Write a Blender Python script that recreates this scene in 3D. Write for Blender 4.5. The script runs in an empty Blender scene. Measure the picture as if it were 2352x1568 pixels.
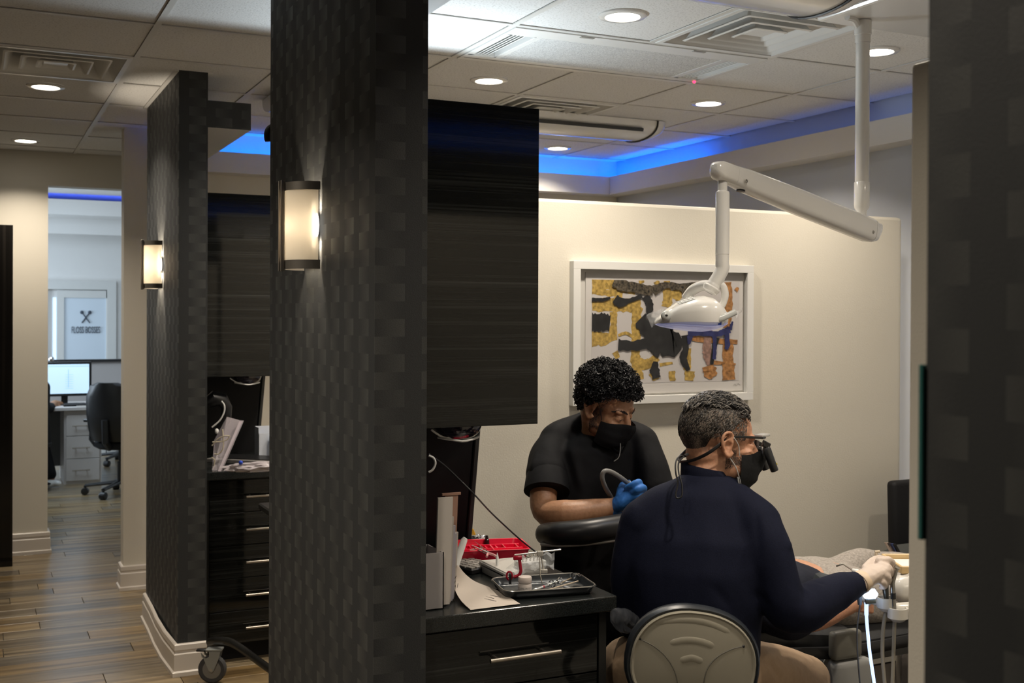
import bpy, bmesh, math, random
from mathutils import Vector, Matrix, noise
random.seed(7)
S = bpy.context.scene
COL = S.collection
PI = math.pi

# ------------------------------------------------------------------ camera
F, CX, CY = 2602.0, 1176.0, 740.0
YAW, PIT, ROLL, H = 0.4446, -0.0068, 0.0047, 1.65
ZC = 2.748                                   # ceiling height
def V3(*a): return Vector(a)
_v = V3(math.sin(YAW)*math.cos(PIT), math.cos(YAW)*math.cos(PIT), math.sin(PIT))
_r0 = V3(math.cos(YAW), -math.sin(YAW), 0); _u0 = _r0.cross(_v)
VW = _v
RT = _r0*math.cos(ROLL) + _u0*math.sin(ROLL)
UP = -_r0*math.sin(ROLL) + _u0*math.cos(ROLL)
EYE = V3(0, 0, H)
def ray(x, y): return VW + RT*((x-CX)/F) + UP*((CY-y)/F)
def at(x, y, d): return EYE + ray(x, y)*d                     # photo point at a given depth
def onax(x, y, ax, val):
    r = ray(x, y); return EYE + r*((val-EYE[ax])/r[ax])
def onX(x, y, v): return onax(x, y, 0, v)
def onY(x, y, v): return onax(x, y, 1, v)
def onZ(x, y, v): return onax(x, y, 2, v)
cd = bpy.data.cameras.new('camera'); cam = bpy.data.objects.new('camera', cd); COL.objects.link(cam)
M = Matrix((RT, UP, -VW)).transposed().to_4x4(); M.translation = EYE
cam.matrix_world = M
cd.sensor_width = 36.0; cd.lens = F/2352*36; cd.shift_y = -(784-CY)/2352
cd.clip_start = 0.05; cd.clip_end = 60
cd.dof.use_dof = True; cd.dof.focus_distance = 3.3; cd.dof.aperture_fstop = 6.5
S.camera = cam

# ------------------------------------------------------------------ world, exposure, lights
S.view_settings.view_transform = 'Standard'; S.view_settings.look = 'None'
S.view_settings.gamma = 1.0; S.view_settings.use_curve_mapping = False
S.view_settings.exposure = 0.12
S.cycles.use_denoising = True
S.cycles.max_bounces = 8
S.cycles.sample_clamp_indirect = 4.0
W = bpy.data.worlds.new('world'); S.world = W; W.use_nodes = True
W.node_tree.nodes['Background'].inputs[0].default_value = (0.5, 0.48, 0.45, 1)
W.node_tree.nodes['Background'].inputs[1].default_value = 0.02
WARM = (1.0, 0.885, 0.74); COOL = (0.80, 0.92, 1.0); BLUE = (0.0, 0.10, 1.0)
def lamp(name, kind, loc, power, color, size=0.1, direction=(0, 0, -1), **kw):
    l = bpy.data.lights.new(name, kind); l.energy = power; l.color = color
    if kind == 'AREA':
        l.size = size
        if 'size_y' in kw: l.shape = 'RECTANGLE'; l.size_y = kw.pop('size_y')
        else: l.shape = 'DISK'
        if 'spread' in kw: l.spread = kw.pop('spread')
    elif kind == 'SPOT':
        l.shadow_soft_size = size; l.spot_size = kw.pop('angle', 1.5); l.spot_blend = kw.pop('blend', .3)
    else: l.shadow_soft_size = size
    o = bpy.data.objects.new(name, l); COL.objects.link(o); o.location = loc
    o.rotation_euler = Vector(direction).to_track_quat('-Z', 'Y').to_euler()
    return o
# recessed downlights: the lamp of each one (fixtures are built further down), plus added fill lamps without fixtures
DL = [onZ(105, 199, ZC), onZ(59, 323, ZC), onZ(1430, 37, ZC), onZ(1123, 185, ZC), onZ(2016, 118, ZC),
      onZ(1627, 237, ZC), onZ(1281, 340, ZC)]
DL_FILL = [V3(-0.35, 2.9, ZC), V3(.15, 1.35, ZC), V3(1.75, 2.0, ZC), V3(3.0, 2.0, ZC), V3(1.6, 4.9, ZC)]   # unseen extra ceiling lamps, added as fill light
DLP = [13, 11, 13, 11, 10, 13, 7, 24, 13, 10, 11, 12]
for p, w in zip(DL+DL_FILL, DLP):
    lamp('downlight_or_fill_lamp', 'AREA', p+V3(0, 0, -.012), w, WARM, .115, spread=2.2)
lamp('partition_uplight_lamp', 'SPOT', (1.64, 4.135, 2.20), 26, COOL, .012, (.1, -.12, 1), angle=2.9, blend=.25)
lamp('office_daylight', 'AREA', (.2, 11.0, 2.6), 55, (.72, .86, 1.0), 1.8, (0.3, .2, -1))
lamp('office_side_fill', 'AREA', (-1.6, 12.6, 1.6), 60, (.7, .85, 1.0), 1.6, (1, .2, 0))  # area lamp added to light the office coolly, no window on this side

# ------------------------------------------------------------------ materials
MATS = {}
def nodes(name):
    m = bpy.data.materials.new(name); m.use_nodes = True
    nt = m.node_tree; b = nt.nodes['Principled BSDF']
    MATS[name] = m
    return m, nt, b
def setin(b, **k):
    for n, v in k.items():
        n = n.replace('_', ' ')
        if n in b.inputs: b.inputs[n].default_value = v
def c4(c): return (c[0], c[1], c[2], 1.0)
def mat(name, col, rough=.5, metal=0.0, bump=0.0, scale=60.0, vary=0.0, stretch=(1, 1, 1), **k):
    """plain principled colour with optional fine relief and colour variation"""
    if name in MATS: return MATS[name]
    m, nt, b = nodes(name); L = nt.links.new
    setin(b, Base_Color=c4(col), Roughness=rough, Metallic=metal, **k)
    if bump or vary:
        tc = nt.nodes.new('ShaderNodeTexCoord'); mp = nt.nodes.new('ShaderNodeMapping')
        mp.inputs['Scale'].default_value = stretch
        L(tc.outputs['Object'], mp.inputs[0])
        n = nt.nodes.new('ShaderNodeTexNoise'); n.inputs['Scale'].default_value = scale; n.inputs['Detail'].default_value = 4
        L(mp.outputs[0], n.inputs['Vector'])
        if bump:
            bp = nt.nodes.new('ShaderNodeBump'); bp.inputs['Strength'].default_value = bump; bp.inputs['Distance'].default_value = .004
            L(n.outputs[0], bp.inputs['Height']); L(bp.outputs[0], b.inputs['Normal'])
        if vary:
            r = nt.nodes.new('ShaderNodeMapRange'); r.inputs[1].default_value = .3; r.inputs[2].default_value = .7
            r.inputs[3].default_value = 1-vary; r.inputs[4].default_value = 1+vary
            mx = nt.nodes.new('ShaderNodeVectorMath'); mx.operation = 'SCALE'; mx.inputs[0].default_value = col
            L(n.outputs[0], r.inputs[0]); L(r.outputs[0], mx.inputs['Scale']); L(mx.outputs[0], b.inputs['Base Color'])
    return m
def emit(name, col, strength):
    if name in MATS: return MATS[name]
    m, nt, b = nodes(name)
    setin(b, Base_Color=c4(col), Emission_Color=c4(col), Emission_Strength=strength, Roughness=.4)
    return m
def glass(name, col=(1, 1, 1), rough=.02, alpha=.25):
    """thin clear plastic or glass film: partly see-through with a glossy sheen"""
    if name in MATS: return MATS[name]
    m, nt, b = nodes(name); L = nt.links.new
    setin(b, Base_Color=c4(col), Roughness=rough, IOR=1.45, Alpha=alpha)
    tc = nt.nodes.new('ShaderNodeTexCoord'); n = nt.nodes.new('ShaderNodeTexNoise'); n.inputs['Scale'].default_value = 45
    bp = nt.nodes.new('ShaderNodeBump'); bp.inputs['Strength'].default_value = .35
    L(tc.outputs['Object'], n.inputs['Vector']); L(n.outputs[0], bp.inputs['Height']); L(bp.outputs[0], b.inputs['Normal'])
    return m
def laminate(name, base, streak, rough=.07, axis=0):
    """glossy dark laminate with fine streaks along one axis"""
    m, nt, b = nodes(name); L = nt.links.new
    tc = nt.nodes.new('ShaderNodeTexCoord'); mp = nt.nodes.new('ShaderNodeMapping')
    sc = [1, 1, 1]; sc = [170, 170, 170]; sc[axis] = .8
    mp.inputs['Scale'].default_value = sc
    L(tc.outputs['Object'], mp.inputs[0])
    n = nt.nodes.new('ShaderNodeTexNoise'); n.inputs['Scale'].default_value = 1.0; n.inputs['Detail'].default_value = 3; n.inputs['Roughness'].default_value = .7
    L(mp.outputs[0], n.inputs['Vector'])
    mp2 = nt.nodes.new('ShaderNodeMapping'); s2 = [46, 46, 46]; s2[axis] = .5; mp2.inputs['Scale'].default_value = s2
    L(tc.outputs['Object'], mp2.inputs[0])
    n2 = nt.nodes.new('ShaderNodeTexNoise'); n2.inputs['Scale'].default_value = 1.0; n2.inputs['Detail'].default_value = 2
    L(mp2.outputs[0], n2.inputs['Vector'])
    mul = nt.nodes.new('ShaderNodeMath'); mul.operation = 'MULTIPLY'; L(n.outputs[0], mul.inputs[0]); L(n2.outputs[0], mul.inputs[1])
    cr = nt.nodes.new('ShaderNodeValToRGB')
    cr.color_ramp.elements[0].position = .25; cr.color_ramp.elements[0].color = c4(base)
    cr.color_ramp.elements[1].position = .46; cr.color_ramp.elements[1].color = c4(streak)
    L(mul.outputs[0], cr.inputs[0]); L(cr.outputs[0], b.inputs['Base Color'])
    setin(b, Roughness=rough, Specular_IOR_Level=.32)
    return m
def wallpaper(name):
    """dark woven wallpaper: staggered flat rectangles, each a little lighter or darker, with a fine weave"""
    m, nt, b = nodes(name); L = nt.links.new
    N = nt.nodes.new
    geo = N('ShaderNodeNewGeometry'); sp = N('ShaderNodeSeparateXYZ'); L(geo.outputs['Position'], sp.inputs[0])
    def mth(op, a, c=None, d=None):
        x = N('ShaderNodeMath'); x.operation = op
        for i, q in enumerate((a, c, d)):
            if q is None: continue
            if isinstance(q, (int, float)): x.inputs[i].default_value = q
            else: L(q, x.inputs[i])
        return x.outputs[0]
    s = mth('SUBTRACT', sp.outputs['X'], sp.outputs['Y'])
    z = mth('DIVIDE', mth('SUBTRACT', sp.outputs['Z'], 1.929), .0415)
    row = mth('FLOOR', z)
    odd = mth('FLOORED_MODULO', row, 2.0)                 # rows alternate: sharp edge left, sharp edge right
    u0 = mth('DIVIDE', mth('ADD', s, 1.554), .119)
    ufr = mth('FRACT', u0)
    gA = mth('MAXIMUM', 0.0, mth('SUBTRACT', 1.0, mth('DIVIDE', ufr, .6)))
    gB = mth('MULTIPLY', mth('LESS_THAN', ufr, .64), mth('MAXIMUM', 0.0, mth('SUBTRACT', 1.0, mth('DIVIDE', mth('SUBTRACT', .64, ufr), .6))))
    grad = mth('ADD', mth('MULTIPLY', odd, gA), mth('MULTIPLY', mth('SUBTRACT', 1.0, odd), gB))
    cell = N('ShaderNodeCombineXYZ'); L(mth('FLOOR', u0), cell.inputs[0]); L(row, cell.inputs[1])
    wn = N('ShaderNodeTexWhiteNoise'); L(cell.outputs[0], wn.inputs['Vector'])
    amt = mth('MULTIPLY', grad, mth('ADD', .5, mth('MULTIPLY', wn.outputs['Value'], .7)))
    fine = N('ShaderNodeTexNoise'); fine.inputs['Scale'].default_value = 420; fine.inputs['Detail'].default_value = 2
    L(geo.outputs['Position'], fine.inputs['Vector'])
    amt2 = mth('ADD', amt, mth('MULTIPLY', mth('SUBTRACT', fine.outputs[0], .5), .5))
    cr = N('ShaderNodeValToRGB')
    cr.color_ramp.elements[0].color = c4((.030, .0318, .0325)); cr.color_ramp.elements[1].color = c4((.062, .0635, .061))
    L(amt2, cr.inputs[0]); L(cr.outputs[0], b.inputs['Base Color'])
    rr = N('ShaderNodeMapRange'); rr.inputs[3].default_value = .62; rr.inputs[4].default_value = .46; L(amt, rr.inputs[0]); L(rr.outputs[0], b.inputs['Roughness'])
    bp = N('ShaderNodeBump'); bp.inputs['Strength'].default_value = .25; bp.inputs['Distance'].default_value = .002
    L(fine.outputs[0], bp.inputs['Height']); L(bp.outputs[0], b.inputs['Normal'])
    setin(b, Specular_IOR_Level=.35)
    return m
def plankmat(name):
    """vinyl plank: colour differs from plank to plank, long streaks along X"""
    m, nt, b = nodes(name); L = nt.links.new; N = nt.nodes.new
    oi = N('ShaderNodeObjectInfo'); geo = N('ShaderNodeNewGeometry')
    mp = N('ShaderNodeMapping'); mp.inputs['Scale'].default_value = (1.1, 26, 1); L(geo.outputs['Position'], mp.inputs[0])
    ad = N('ShaderNodeVectorMath'); ad.operation = 'ADD'; L(mp.outputs[0], ad.inputs[0])
    sc = N('ShaderNodeMath'); sc.operation = 'MULTIPLY'; sc.inputs[1].default_value = 40; L(oi.outputs['Random'], sc.inputs[0]); L(sc.outputs[0], ad.inputs[1])
    n = N('ShaderNodeTexNoise'); n.inputs['Scale'].default_value = 1; n.inputs['Detail'].default_value = 5; L(ad.outputs[0], n.inputs['Vector'])
    cr = N('ShaderNodeValToRGB'); e = cr.color_ramp.elements
    e[0].position = .3; e[0].color = c4((.075, .056, .034)); e[1].position = .72; e[1].color = c4((.30, .24, .155))
    q = e.new(.5); q.color = c4((.185, .142, .09))
    L(n.outputs[0], cr.inputs[0])
    tint = N('ShaderNodeValToRGB'); t = tint.color_ramp.elements; t[0].color = c4((.66, .70, .80)); t[1].color = c4((1.18, 1.0, .66))
    q = t.new(.5); q.color = c4((1, .98, .92))
    L(oi.outputs['Random'], tint.inputs[0])
    mx = N('ShaderNodeVectorMath'); mx.operation = 'MULTIPLY'; L(cr.outputs[0], mx.inputs[0]); L(tint.outputs[0], mx.inputs[1])
    L(mx.outputs[0], b.inputs['Base Color'])
    setin(b, Roughness=.28, Specular_IOR_Level=.5)
    return m
def tilemat(name):
    m, nt, b = nodes(name); L = nt.links.new; N = nt.nodes.new
    geo = N('ShaderNodeNewGeometry')
    n = N('ShaderNodeTexNoise'); n.inputs['Scale'].default_value = 130; n.inputs['Detail'].default_value = 6; L(geo.outputs['Position'], n.inputs['Vector'])
    cr = N('ShaderNodeValToRGB'); e = cr.color_ramp.elements
    e[0].position = .33; e[0].color = c4((.60, .59, .57)); e[1].position = .48; e[1].color = c4((.78, .775, .76))
    L(n.outputs[0], cr.inputs[0]); L(cr.outputs[0], b.inputs['Base Color'])
    bp = N('ShaderNodeBump'); bp.inputs['Strength'].default_value = .3; bp.inputs['Distance'].default_value = .003
    L(n.outputs[0], bp.inputs['Height']); L(bp.outputs[0], b.inputs['Normal'])
    setin(b, Roughness=.9)
    return m
CREAM = mat('cream_paint', (.70, .655, .56), .55, bump=.12, scale=160)
WHITEP = mat('white_paint', (.74, .73, .71), .6, bump=.05, scale=160)
SOFF = mat('soffit_paint', (.70, .68, .65), .6)
TRIM = mat('trim_white', (.66, .60, .53), .35)
PAPERW = wallpaper('dark_wallpaper')
LAM = laminate('dark_laminate', (.008, .0085, .008), (.040, .042, .040), .06)
LAMV = laminate('dark_laminate_upright', (.010, .009, .008), (.03, .026, .022), .10, axis=2)
LAMB = mat('dark_board', (.010, .011, .011), .3)
STONE = mat('dark_granite', (.013, .0155, .0155), .25, vary=.75, scale=330)
TILE = tilemat('ceiling_tile'); TBAR = mat('tee_bar', (.70, .69, .66), .45)
PLANK = plankmat('vinyl_plank')
GROUT = mat('floor_gap', (.03, .022, .015), .8)
WPL = mat('white_plastic', (.80, .79, .76), .18, Coat_Weight=.4)
WPLM = mat('white_enamel', (.80, .80, .78), .3)
GPL = mat('grey_plastic', (.36, .35, .32), .4)
BLK = mat('black_plastic', (.012, .012, .013), .35)
BLKM = mat('matt_black', (.008, .008, .009), .6, Specular_IOR_Level=.2)
RUB = mat('rubber_grey', (.05, .05, .052), .6)
STEEL = mat('steel', (.62, .60, .56), .28, 1.0)
NICK = mat('brushed_nickel', (.42, .38, .33), .38, 1.0)
BRONZE = mat('sconce_metal', (.25, .23, .20), .42, .8)
CHROME = mat('chrome', (.75, .75, .75), .12, 1.0)
GALV = mat('galvanised', (.42, .44, .43), .45, .7)
DUCT = mat('duct_dark', (.05, .055, .055), .6)
LIGHTDISC = emit('downlight_glow', (1, .93, .82), 14)
def opal(name, col=(.86, .82, .74)):
    m, nt, b = nodes(name); N = nt.nodes.new; L = nt.links.new
    d = N('ShaderNodeBsdfDiffuse'); t = N('ShaderNodeBsdfTranslucent'); mx = N('ShaderNodeMixShader'); mx.inputs[0].default_value = .55
    d.inputs[0].default_value = c4(col); t.inputs[0].default_value = c4(col); L(d.outputs[0], mx.inputs[1]); L(t.outputs[0], mx.inputs[2])
    L(mx.outputs[0], nt.nodes['Material Output'].inputs[0]); return m
OPAL = opal('sconce_glass')
BULB = emit('sconce_bulb', (1, .93, .82), 1.6)
BLUELED = emit('blue_led', (.0, .16, 1.0), 26)
REDLED = emit('red_led', (1, .02, .08), 5)
SKIN_A = mat('skin_brown', (.36, .185, .098), .5, bump=.15, scale=120, vary=.12, Subsurface_Weight=.08)
SKIN_D = mat('skin_tan', (.50, .255, .155), .48, bump=.15, scale=120, vary=.12, Subsurface_Weight=.08)
BLACKCL = mat('black_scrubs', (.0075, .0075, .0085), .75, bump=.3, scale=35, vary=.2, Specular_IOR_Level=.15)
NAVY = mat('navy_knit', (.0075, .0095, .023), .8, bump=.10, scale=320, vary=.2, Specular_IOR_Level=.12)
KHAKI = mat('khaki_twill', (.30, .205, .125), .8, bump=.3, scale=60, vary=.05)
GREYCL = mat('grey_sweat_cloth', (.30, .27, .24), .9, bump=.4, scale=130, vary=.25)

# ------------------------------------------------------------------ mesh helpers
ORG = {}
def thing(name, label, cat, loc=(0, 0, 0), group=None, kind=None):
    o = bpy.data.objects.new(name, None); COL.objects.link(o); o.location = loc; ORG[o.name] = Vector(loc)
    o.empty_display_size = .1
    return tag(o, label, cat, group, kind)
def tag(o, label=None, cat=None, group=None, kind=None):
    if label: o['label'] = label
    if cat: o['category'] = cat
    if group: o['group'] = group
    if kind: o['kind'] = kind
    return o
def obj(name, bm, m, parent=None, smooth=False, loc=None, label=None, kind=None):
    """link a bmesh (built in world coordinates) as ONE object; under a parent it is stored relative to the parent's base"""
    if parent is not None: base = ORG[parent.name]
    else: base = Vector(loc) if loc is not None else V3(0, 0, 0)
    if base.length: bmesh.ops.translate(bm, verts=bm.verts[:], vec=-base)
    bmesh.ops.recalc_face_normals(bm, faces=bm.faces[:])
    me = bpy.data.meshes.new(name); bm.to_mesh(me); bm.free()
    for mm in (m if isinstance(m, (list, tuple)) else [m]): me.materials.append(mm)
    if smooth:
        for p in me.polygons: p.use_smooth = True
        if smooth != 2:
            try: me.set_sharp_from_angle(angle=.7)
            except Exception: pass
    o = bpy.data.objects.new(name, me); COL.objects.link(o)
    if parent is not None: o.parent = parent
    else: o.location = base
    ORG[o.name] = base
    if label: o['label'] = label
    if kind: o['kind'] = kind
    return o
def B(): return bmesh.new()
def box(bm, x0, x1, y0, y1, z0, z1, bev=0, seg=1):
    r = bmesh.ops.create_cube(bm, size=1)['verts']
    for v in r:
        v.co = V3(x0+(v.co.x+.5)*(x1-x0), y0+(v.co.y+.5)*(y1-y0), z0+(v.co.z+.5)*(z1-z0))
    if bev:
        es = list({e for v in r for e in v.link_edges})
        r = bmesh.ops.bevel(bm, geom=es, offset=bev, segments=seg, affect='EDGES', profile=.5)['verts']
    return r
def bx(x0, x1, y0, y1, z0, z1, bev=0, seg=1):
    bm = B(); box(bm, x0, x1, y0, y1, z0, z1, bev, seg); return bm
def obox(bm, c, ax, ay, az, bev=0, seg=1):
    """oriented box: centre and three half-axis vectors"""
    r = bmesh.ops.create_cube(bm, size=2)['verts']
    m = Matrix((ax, ay, az)).transposed()
    L0 = min(ax.length, ay.length, az.length)
    if bev:
        for v in r: v.co = V3(v.co.x*ax.length, v.co.y*ay.length, v.co.z*az.length)
        es = list({e for v in r for e in v.link_edges})
        r = bmesh.ops.bevel(bm, geom=es, offset=min(bev, L0*.95), segments=seg, affect='EDGES', profile=.5)['verts']
        m = Matrix((ax.normalized(), ay.normalized(), az.normalized())).transposed()
    for v in r: v.co = m @ v.co + Vector(c)
    return r
def frame_of(t, up=None):
    t = t.normalized(); a = Vector(up) if up is not None else V3(0, 0, 1)
    if abs(t.dot(a.normalized())) > .98: a = V3(0, 1, 0) if abs(t.y) < .9 else V3(1, 0, 0)
    s = t.cross(a).normalized(); return s, s.cross(t).normalized()
def rings(bm, rs, caps=True, closed=True):
    vs = [[bm.verts.new(p) for p in r] for r in rs]
    n = len(vs[0])
    for a, b in zip(vs, vs[1:]):
        for i in range(n if closed else n-1):
            try: bm.faces.new((a[i], a[(i+1) % n], b[(i+1) % n], b[i]))
            except ValueError: pass
    if caps and closed:
        for r in (vs[0], vs[-1]):
            try: bm.faces.new(r)
            except ValueError: pass
    return vs
def tube(bm, pts, rad, n=10, up=None, caps=True):
    pts = [Vector(p) for p in pts]
    if not isinstance(rad, list): rad = [rad]*len(pts)
    rs = []; s0 = None
    for i, p in enumerate(pts):
        t = (pts[min(i+1, len(pts)-1)]-pts[max(i-1, 0)])
        if s0 is None: s, u = frame_of(t, up)
        else:
            t = t.normalized(); s = (s0-t*s0.dot(t)).normalized(); u = s.cross(t).normalized()
        s0 = s
        r = rad[i]; ra, rb = r if isinstance(r, (list, tuple)) else (r, r)
        rs.append([p+s*(math.cos(2*PI*k/n)*ra)+u*(math.sin(2*PI*k/n)*rb) for k in range(n)])
    return rings(bm, rs, caps)
def spline(pts, k=6):
    """Catmull-Rom through the points"""
    P = [Vector(p) for p in pts]; P = [P[0]*2-P[1]]+P+[P[-1]*2-P[-2]]; out = []
    for i in range(1, len(P)-2):
        for j in range(k):
            t = j/k; a, b, c, d = P[i-1:i+3]
            out.append(.5*((2*b)+(c-a)*t+(2*a-5*b+4*c-d)*t*t+(3*b-a-3*c+d)*t**3))
    out.append(P[-2]); return out
def lathe(bm, prof, c=(0, 0, 0), n=24, axis=(0, 0, 1), caps=True):
    ax = Vector(axis).normalized(); s, u = frame_of(ax)
    c = Vector(c)
    return rings(bm, [[c+ax*h+s*(math.cos(2*PI*k/n)*max(r, 1e-5))+u*(math.sin(2*PI*k/n)*max(r, 1e-5)) for k in range(n)] for r, h in prof], caps)
def ell(bm, c, r, n=16, m=10, rot=None):
    vs = bmesh.ops.create_uvsphere(bm, u_segments=n, v_segments=m, radius=1)['verts']
    for v in vs:
        p = V3(v.co.x*r[0], v.co.y*r[1], v.co.z*r[2])
        if rot is not None: p = rot @ p
        v.co = p+Vector(c)
    return vs
def poly(bm, pts, thick):
    """flat outline given in 3D, thickened along vector thick"""
    a = [bm.verts.new(p) for p in pts]; b = [bm.verts.new(Vector(p)+thick) for p in pts]
    bm.faces.new(a); bm.faces.new(list(reversed(b)))
    n = len(a)
    for i in range(n): bm.faces.new((a[i], b[i], b[(i+1) % n], a[(i+1) % n]))
def copy_tree(o, dloc, label=None, group=None):
    c = o.copy(); COL.objects.link(c); c.location = o.location+Vector(dloc); ORG[c.name] = c.location.copy()
    if label: c['label'] = label
    if group: c['group'] = group
    for ch in list(o.children):
        k = ch.copy(); COL.objects.link(k); k.parent = c
        for g in list(ch.children):
            q = g.copy(); COL.objects.link(q); q.parent = k
    return c
def text_bm(s, size):
    cu = bpy.data.curves.new('lettering', 'FONT'); cu.body = s; cu.size = size; cu.align_x = 'CENTER'; cu.align_y = 'CENTER'; cu.extrude = size*.02
    o = bpy.data.objects.new('lettering_tmp', cu); COL.objects.link(o)
    dg = bpy.context.evaluated_depsgraph_get(); me = bpy.data.meshes.new_from_object(o.evaluated_get(dg))
    bm = B(); bm.from_mesh(me); bpy.data.objects.remove(o); bpy.data.curves.remove(cu); bpy.data.meshes.remove(me)
    return bm
def xform(bm, m):
    for v in bm.verts: v.co = m @ v.co
    return bm

# ================================================================== SETTING
MD, GX, GY = .61, .638, 4.502
FX0, FX1 = .845, .975                         # the papered fin walls
NEARY, FARY, FL = 2.516, 5.301, 1.03
YB, XR, YL = 7.07, 4.20, 8.40                 # back wall of the bays, right wall, far wall of the corridor
YP = 4.10                                     # low partition
def structure(o): o['kind'] = 'structure'; return o

# floor and its planks
fl = structure(obj('floor', bx(-3.2, 4.6, -4.2, 16, -.06, -.008), GROUT)); fl['label'] = 'wood look plank floor of the corridor and bays'
PW = .152; prnd = random.Random(3)
pl_mesh = {}
for r in range(int((4.3)/PW), int(15.4/PW)):
    y0 = r*PW; x = -1.6+prnd.random()*1.1
    xmax = 2.1 if y0 < 7 else 1.9
    while x < xmax:
        L_ = 1.22
        key = L_
        if key not in pl_mesh:
            bm = bx(.0015, L_-.0015, .0005, PW-.0005, -.008, 0, .0008); o = obj('plank', bm, PLANK, fl); pl_mesh[key] = o.data; first = True
        else:
            o = bpy.data.objects.new('plank', pl_mesh[key]); COL.objects.link(o); o.parent = fl
        o.location = (x, y0, 0); x += L_
# ceiling: plenum slab, lay-in tiles, tee bars
ce = structure(obj('ceiling', bx(-3.2, 4.6, -4.2, 8.5, ZC+.32, ZC+.36), SOFF)); ce['label'] = 'suspended grid ceiling of lay-in tiles'
VENTS = [(3, -2), (3, 1), (-1, 1)]            # grid cells that hold an air diffuser
PURI = (2, -1)                                # two cells that hold the air cleaner
tile_me = None; G = .012
def cell(i, j): return GX+i*MD, GX+(i+1)*MD, GY+j*MD, GY+(j+1)*MD
DLC = DL+DL_FILL
for i in range(-7, 6):
    for j in range(-15, 7):
        x0, x1, y0, y1 = cell(i, j)
        if (i, j) in VENTS or (i, j) == PURI or (i, j) == (PURI[0]+1, PURI[1]): continue
        if i >= 1 and j >= 5: continue
        if j < -9 and (i+j) % 1: continue
        o = None
        if tile_me is None:
            o = obj('ceiling_tile', bx(G, MD-G, G, MD-G, .005, .02, .0015), TILE, ce); tile_me = o.data
        else:
            o = bpy.data.objects.new('ceiling_tile', tile_me); COL.objects.link(o); o.parent = ce
        sx = 1.0
        if x1 > XR: sx = (XR-.01-x0)/MD
        sy = 1.0
        if y1 > YL and i < 1: sy = (YL-y0)/MD
        if i == 0 and j >= 5: sx = .25 if False else 1.0
        o.location = (x0, y0, ZC); o.scale = (sx, sy, 1)
def tee(x0, x1, y0, y1):
    bm = B(); box(bm, x0, x1, y0, y1, ZC, ZC+.004); obj('tee_bar', bm, TBAR, ce)
T2 = .012
for i in range(-6, 6): tee(GX+i*MD-T2, GX+i*MD+T2, -4.2, YL if i < 1 else YB)
for j in range(-14, 7):
    y = GY+j*MD
    for i in range(-7, 6):
        x0, x1 = GX+i*MD+T2, GX+(i+1)*MD-T2
        if x0 > XR or (i >= 1 and j >= 5): continue
        if j == 0 and i in (2, 3) and False: continue
        tee(x0, min(x1, XR), y-T2, y+T2)

# papered fin walls with base trim and ceiling angle
def base_trim(name, pts, label, hh=.145, closed=False):
    """moulded base board following a plan path (outside on the right hand of the path)"""
    prof = [(0, 0), (.026, 0), (.026, .018), (.018, .024), (.018, .098), (.013, .104), (.013, .112), (.016, .118), (.015, .140), (.010, hh), (0, hh)]
    bm = B(); rs = []
    n = len(pts)
    for k, p in enumerate(pts):
        p = Vector((p[0], p[1], 0))
        a = Vector((*pts[max(k-1, 0)][:2], 0)); c = Vector((*pts[min(k+1, n-1)][:2], 0))
        d1 = (p-a).normalized() if k > 0 else (c-p).normalized(); d2 = (c-p).normalized() if k < n-1 else d1
        n1 = V3(d1.y, -d1.x, 0); n2 = V3(d2.y, -d2.x, 0); nn = (n1+n2); nn = nn/max(nn.dot(n1), .2)
        rs.append([p+nn*w+V3(0, 0, z) for w, z in prof])
    rings(bm, rs, True)
    o = structure(obj(name, bm, TRIM)); o['label'] = label; return o
def fin(name, y0, label, y1=None):
    y1 = y1 if y1 else y0+FL
    o = structure(obj(name, bx(FX0, FX1, y0, y1, 0, ZC+.3), PAPERW)); o['label'] = label
    bm = B(); box(bm, FX0-.02, FX0, y0-.001, y1+.02, ZC-.002, ZC+.006); box(bm, FX1, FX1+.02, y0, y1+.02, ZC-.002, ZC+.006); box(bm, FX0-.02, FX1+.02, y1, y1+.02, ZC-.002, ZC+.006)
    obj('ceiling_angle', bm, TBAR, o)
    return o
fin('wall_near', NEARY, 'dark papered fin wall standing nearest the middle of the picture')
fin('wall_far', FARY, 'dark papered fin wall further down the corridor')
fin('wall_right', -.35, 'dark papered fin wall close to the camera, at the right edge', .828)
for nm, y0 in (('trim_1', FARY), ('trim_2', NEARY)):
    bm = bx(FX1, 1.172, y0, y0+1.2, 2.503, 2.627)
    for f in bm.faces: f.material_index = 1
    bm.faces.ensure_lookup_table()
    for f in bm.faces:
        f.normal_update()
        if f.normal.y < -.9: f.material_index = 0
    o = structure(obj(nm, bm, [PAPERW, SOFF])); o['label'] = 'boxed bulkhead stub on top of a dark papered fin wall, papered on its front end'
base_trim('baseboard_far', [(FX1, FARY+FL), (FX0, FARY+FL), (FX0-.004, FARY+.75), (FX0-.012, FARY+.5), (FX0-.012, FARY+.25), (FX0, FARY), (FX1, FARY)], 'white moulded base board around the far papered fin wall')
base_trim('baseboard_near', [(FX1, NEARY+FL), (FX0, NEARY+FL), (FX0, NEARY), (FX1, NEARY)], 'white moulded base board around the near papered fin wall')

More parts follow.
